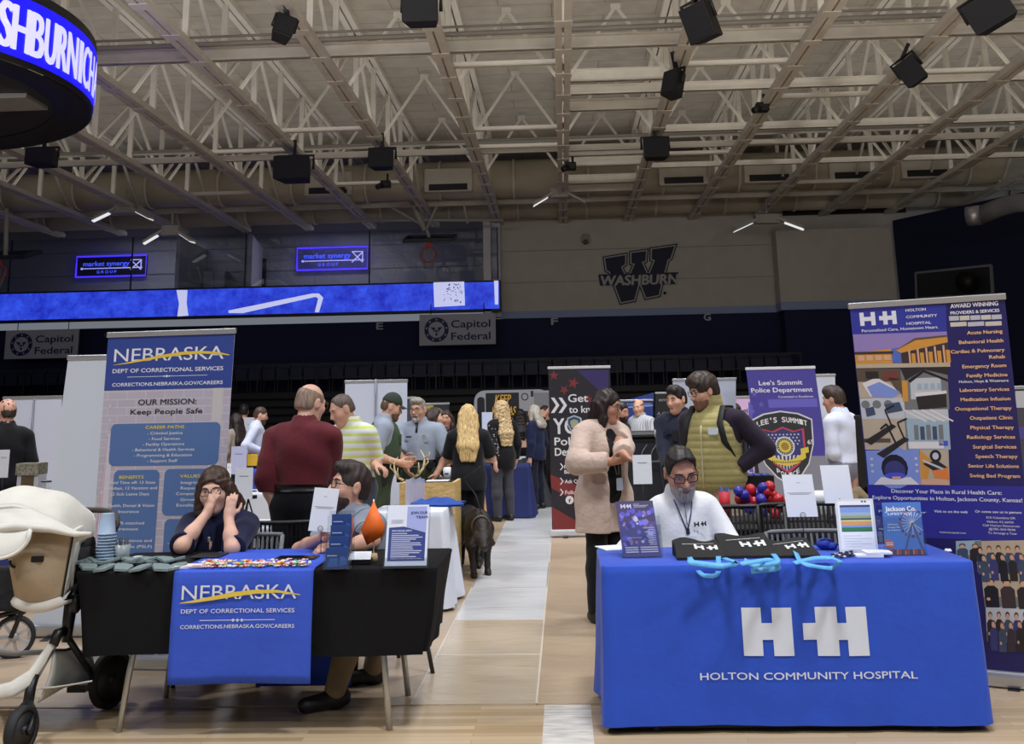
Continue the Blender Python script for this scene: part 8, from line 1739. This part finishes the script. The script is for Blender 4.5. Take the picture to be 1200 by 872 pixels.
# canopy: a dome between its rear hoop and the lip
cA, cB = sp(-45, 640, 5.75), sp(104, 622, 5.75)
cc_ = (cA+cB)/2; rx = (cB-cA).length/2-.02; top_z = sp(30, 571, 5.75).z
def dome(u, v):
    a_ = PI*u; x = -math.cos(a_)*rx; hh = math.sin(a_)**.75
    y = Yc+.08+.24*(v-.5)*2*(.55+.45*hh); base = sp(30, 632, Yc).z
    z = base-.01+(top_z-base+.01)*hh*(1-.30*abs(2*v-1)**2.2) - .045*(1-v)*(1-hh) + .006*math.sin(u*24+v*5)*hh
    return (cc_.x+x, y, z)
cn = MB().grid(dome, 36, 18).build('canopy', CREAMF, t, thick=.012)
mb = MB(); mb.tube([dome(k/30, 0.0) for k in range(31)], .011, 8).tube([dome(k/30, .5) for k in range(31)], .006, 6).tube([dome(k/30, 1) for k in range(31)], .010, 8); mb.build('piping', CREAMF, cn)
# lip that runs to a point at the right, and the white visor
lip = [sp(-20, 618, 5.36), sp(20, 612, 5.34), sp(60, 616, 5.36), sp(88, 624, 5.42), sp(108, 625, 5.5)]; lip2 = [sp(-20, 627, 5.35), sp(20, 621, 5.33), sp(60, 623, 5.35), sp(88, 628, 5.41), sp(108, 626, 5.5)]
def lerp_(P, t_): k = t_*(len(P)-1); i = min(int(k), len(P)-2); return P[i].lerp(P[i+1], k-i)
MB().grid(lambda u, v: Vector(dome(.02+.96*u, 0.02)).lerp(lerp_(lip, u)+Vector((0, .01, -.012)), v), 30, 6).build('canopy_front', CREAMF, cn, thick=.01)
MB().grid(lambda u, v: lerp_(lip, u).lerp(lerp_(lip2, u), v)+Vector((0, -.02*math.sin(PI*v), 0)), 24, 5).build('canopy_lip', CREAMF, cn, thick=.014)
def visor(u, v):
    a_ = -PI*.05+PI*.62*u; top = sp(-6+44*u, 620.5-1*u, 5.35); bot = sp(-6+44*u, 620.5+34*math.sqrt(max(0, 1-u*u)), 5.27); return top.lerp(bot, v)+Vector((0, -.03*math.sin(PI*v*.8), 0))
MB().grid(visor, 20, 10).build('visor', mat(214, 212, 204, .8), cn, thick=.012)
mb = MB(); mb.tube([visor(u_, 1) for u_ in np.linspace(0, 1, 20)], .009, 6); mb.build('visor_edge', mat(226, 226, 222, .7), cn)
# seat shell: tan front panel with cream sides
def shell(u, v):   # u 0..1 left to right, v 0 bottom .. 1 top
    x0 = 17+(-13)*v; x1 = 70+(14)*v; w = 2*u-1; top = sp(x0+(x1-x0)*u, 622, 5.45); bot = sp(x0+(x1-x0)*u, 700+6*math.sin(u*PI), 5.45)
    q = bot.lerp(top, v); return q+Vector((0, -.10*(1-w*w)*math.sin(PI*min(1, v*.9+.12))+.02, 0))
st_ = MB().grid(shell, 24, 20).build('seat_front', TANF, t, thick=.02)
mb = MB(); mb.grid(lambda u, v: Vector(shell(1, v))+Vector((-.07*u, .26*u, .0)), 10, 14); mb.grid(lambda u, v: Vector(shell(0, v))+Vector((-.06*u, .34*u, .0)), 10, 14); mb.build('seat_side', CREAMF, t, thick=.015)
mb = MB(); mb.grid(lambda u, v: Vector(shell(u, 0)).lerp(Vector(shell(u, 0))+Vector((0, .3, -.02)), v)+Vector((0, 0, -.03)), 16, 6); mb.tube([Vector(shell(u_, 0))+Vector((0, 0, -.02)) for u_ in np.linspace(0, 1, 14)], .022, 8); mb.build('footrest', CREAMF, t, thick=.015)
mb = MB(); mb.tube([Vector(shell(1, v_))+Vector((.01, -.015, 0)) for v_ in np.linspace(0, .97, 14)], .005, 6); mb.build('zip', BLACK, t)
p1, p2 = shell(.22, .58), shell(.62, .62); mb = MB().tube([Vector(p1)+Vector((.028*math.cos(a_), -.012, .028*math.sin(a_))) for a_ in np.linspace(-3.3, .3, 12)], .007, 6); mb.build('ring_tab', BLACK, st_)
p2 = Vector(p2); MB().box(p2+Vector((-.03, -.022, -.012)), p2+Vector((.03, -.004, .016))).build('clip_tab', BLACK, st_, bevel=.003)
MB().tube([shell(.02+.96*k/14, .2) for k in range(15)], .004, 6).build('seam', TANF, st_)
# handle, black organiser
hd = [sp(84, 597, 5.95), sp(100, 597.5, 5.95), sp(118, 598, 5.92), sp(131, 600, 5.88), sp(137, 606, 5.84), sp(137.5, 614, 5.8), sp(134, 622, 5.78)]
MB().tube(hd, .0155, 10).build('handle', mat(52, 42, 38, .6), t); MB().tube([hd[-1], sp(126, 636, 5.76), sp(112, 652, 5.74), sp(100, 672, 5.72)], .013, 8).build('handle_bar', FR_, t)
mb = MB(); mb.ball(sp(97, 655, 5.8), (.085, .1, .10), 14).ball(sp(88, 672, 5.78), (.06, .09, .07), 12).ball(sp(100, 638, 5.8), (.05, .07, .06), 12); mb.build('organiser_bag', mat(17, 17, 21, .75, bump=.6, bscale=25), t)
# frame: hub joint, legs
J = sp(84, 702, 5.62)
mb = MB().tube([sp(98, 678, 5.72), sp(88, 694, 5.66), J], [.02, .024, .028], 10).tube([J, sp(80, 730, 5.62), sp(78, 752, 5.62)], [.034, .03, .024], 10); mb.ball(sp(88, 708, 5.62), (.035, .035, .05), 12); mb.build('joint', FR_, t)
MB().tube([sp(80, 748, 5.62), sp(98, 776, 5.80), sp(118, 806, 5.96)], .017, 10).build('rear_leg', FR_, t)
MB().tube([sp(72, 740, 5.60), sp(60, 762, 5.53), sp(42, 794, 5.47)], .016, 10).build('front_leg', SILV, t)
MB().tube([sp(76, 740, 5.60), sp(68, 742, 5.56), sp(62, 756, 5.53)], .026, 8).build('hinge', FR_, t)
MB().tube([sp(66, 762, 5.58), sp(76, 762, 5.66), sp(84, 760, 5.7)], .008, 6).build('brace', FR_, t)
MB().tube([sp(42, 790, 5.47), sp(36, 806, 5.45), sp(33, 824, 5.40)], [.02, .026, .026], 10).build('swivel', FR_, t)
wf = sp(25, 857, 5.22); MB().tube([sp(33, 822, 5.40), sp(40, 836, 5.30), wf+Vector((.05, -.03, 0))], [.02, .018, .014], 8).tube([sp(33, 822, 5.40), sp(24, 832, 5.36), wf+Vector((-.04, .03, 0))], [.02, .018, .014], 8).build('fork', FR_, t)
wf.z = .105; wheel(wf, (1, -.12, 0), .105, .055, t, 'front_wheel', hub=mat(40, 40, 44, .5))
wr_ = sp(129, 806, 5.99); wr_.z = .15; wheel(wr_, (1, -.35, 0), .15, .05, t, 'rear_wheel', hub=mat(24, 24, 26, .5))
MB().cyl(sp(116, 805, 5.95), wr_, .014, n=10).build('axle', FR_, t)
# basket: cream sling, grey see-through mesh behind
def sling(u, v):
    a = [sp(-10, 806, 5.46), sp(14, 800, 5.44), sp(36, 786, 5.46), sp(50, 765, 5.50), sp(60, 750, 5.54)]; b = [sp(-10, 822, 5.44), sp(16, 816, 5.42), sp(34, 806, 5.44), sp(52, 780, 5.5), sp(64, 757, 5.54)]
    return lerp_(a, u).lerp(lerp_(b, u), v)+Vector((0, -.012*math.sin(PI*v), 0))
MB().grid(sling, 24, 5).build('basket_rim', CREAMF, t, thick=.02)
mb = MB(); q = [[sp(44, 792, 5.55), sp(70, 782, 5.8), sp(102, 772, 5.98)], [sp(46, 822, 5.55), sp(70, 808, 5.8), sp(104, 796, 5.98)]]
def bsk(u, v): top = lerp_([sp(62, 762, 5.56), sp(84, 760, 5.8), sp(106, 764, 6.0)], u); bot = lerp_([sp(44, 824, 5.5), sp(74, 806, 5.8), sp(105, 798, 6.0)], u); return top.lerp(bot, v)+Vector((.02*math.sin(PI*v), 0, 0))
mb.grid(bsk, 16, 8); mb.grid(lambda u, v: sp(-12+120*u, 808-10*u+4*math.sin(PI*u), 5.5+.5*v), 12, 6); mb.build('basket', mat(206, 204, 196, .8, bump=.3, bscale=14), t, thick=.008)
MB().tube([sp(-10, 764, 6.1), sp(20, 766, 6.1), sp(55, 764, 6.1), sp(90, 766, 6.05)], .014, 8).build('rear_crossbar', mat(120, 118, 114, .6), t)
MB().box(sp(78, 812, 5.98), sp(106, 800, 6.04)+Vector((0, .04, 0))).build('footbrake', FR_, t)
# second, black stroller mostly hidden behind it
Y2 = 7.2; sp2 = lambda px, py, Y=Y2: at(px, py, Y)
t = thing('stroller', 'black stroller half hidden behind the cream stroller, one spoked wheel showing', 'stroller', (sp2(0, 740).x, Y2, 0))
w0 = sp2(17, 733); w0.z = .135; wheel(w0, (.35, -1, 0), .135, .05, t, 'front_wheel', 7, mat(186, 188, 192, .4, .3)); w1 = sp2(-50, 733, 7.3); w1.z = .135; wheel(w1, (.35, -1, 0), .135, .05, t, 'rear_wheel', 7, mat(186, 188, 192, .4, .3))
mb = MB().tube([w0+Vector((0, -.04, 0)), sp2(24, 720), sp2(34, 713), sp2(38, 712)], .016, 8).tube([sp2(38, 713), sp2(14, 718), sp2(-8, 724)], .018, 8).tube([sp2(30, 716), sp2(8, 690), sp2(-10, 668)], .018, 8).tube([w1, sp2(-10, 690)], .016, 8); mb.build('frame', FR_, t)
mb = MB(); mb.grid(lambda u, v: sp2(-40+56*u+10*v*(u), 716-52*v, Y2-.03-.1*math.sin(PI*u)), 14, 12); mb.build('seat', mat(20, 20, 25, .8, bump=.5, bscale=18), t, thick=.05)
mb = MB().tube([sp2(-2, 693), sp2(6, 697), sp2(10, 702)], .008, 6); mb.build('strap', mat(190, 190, 196, .6), t)
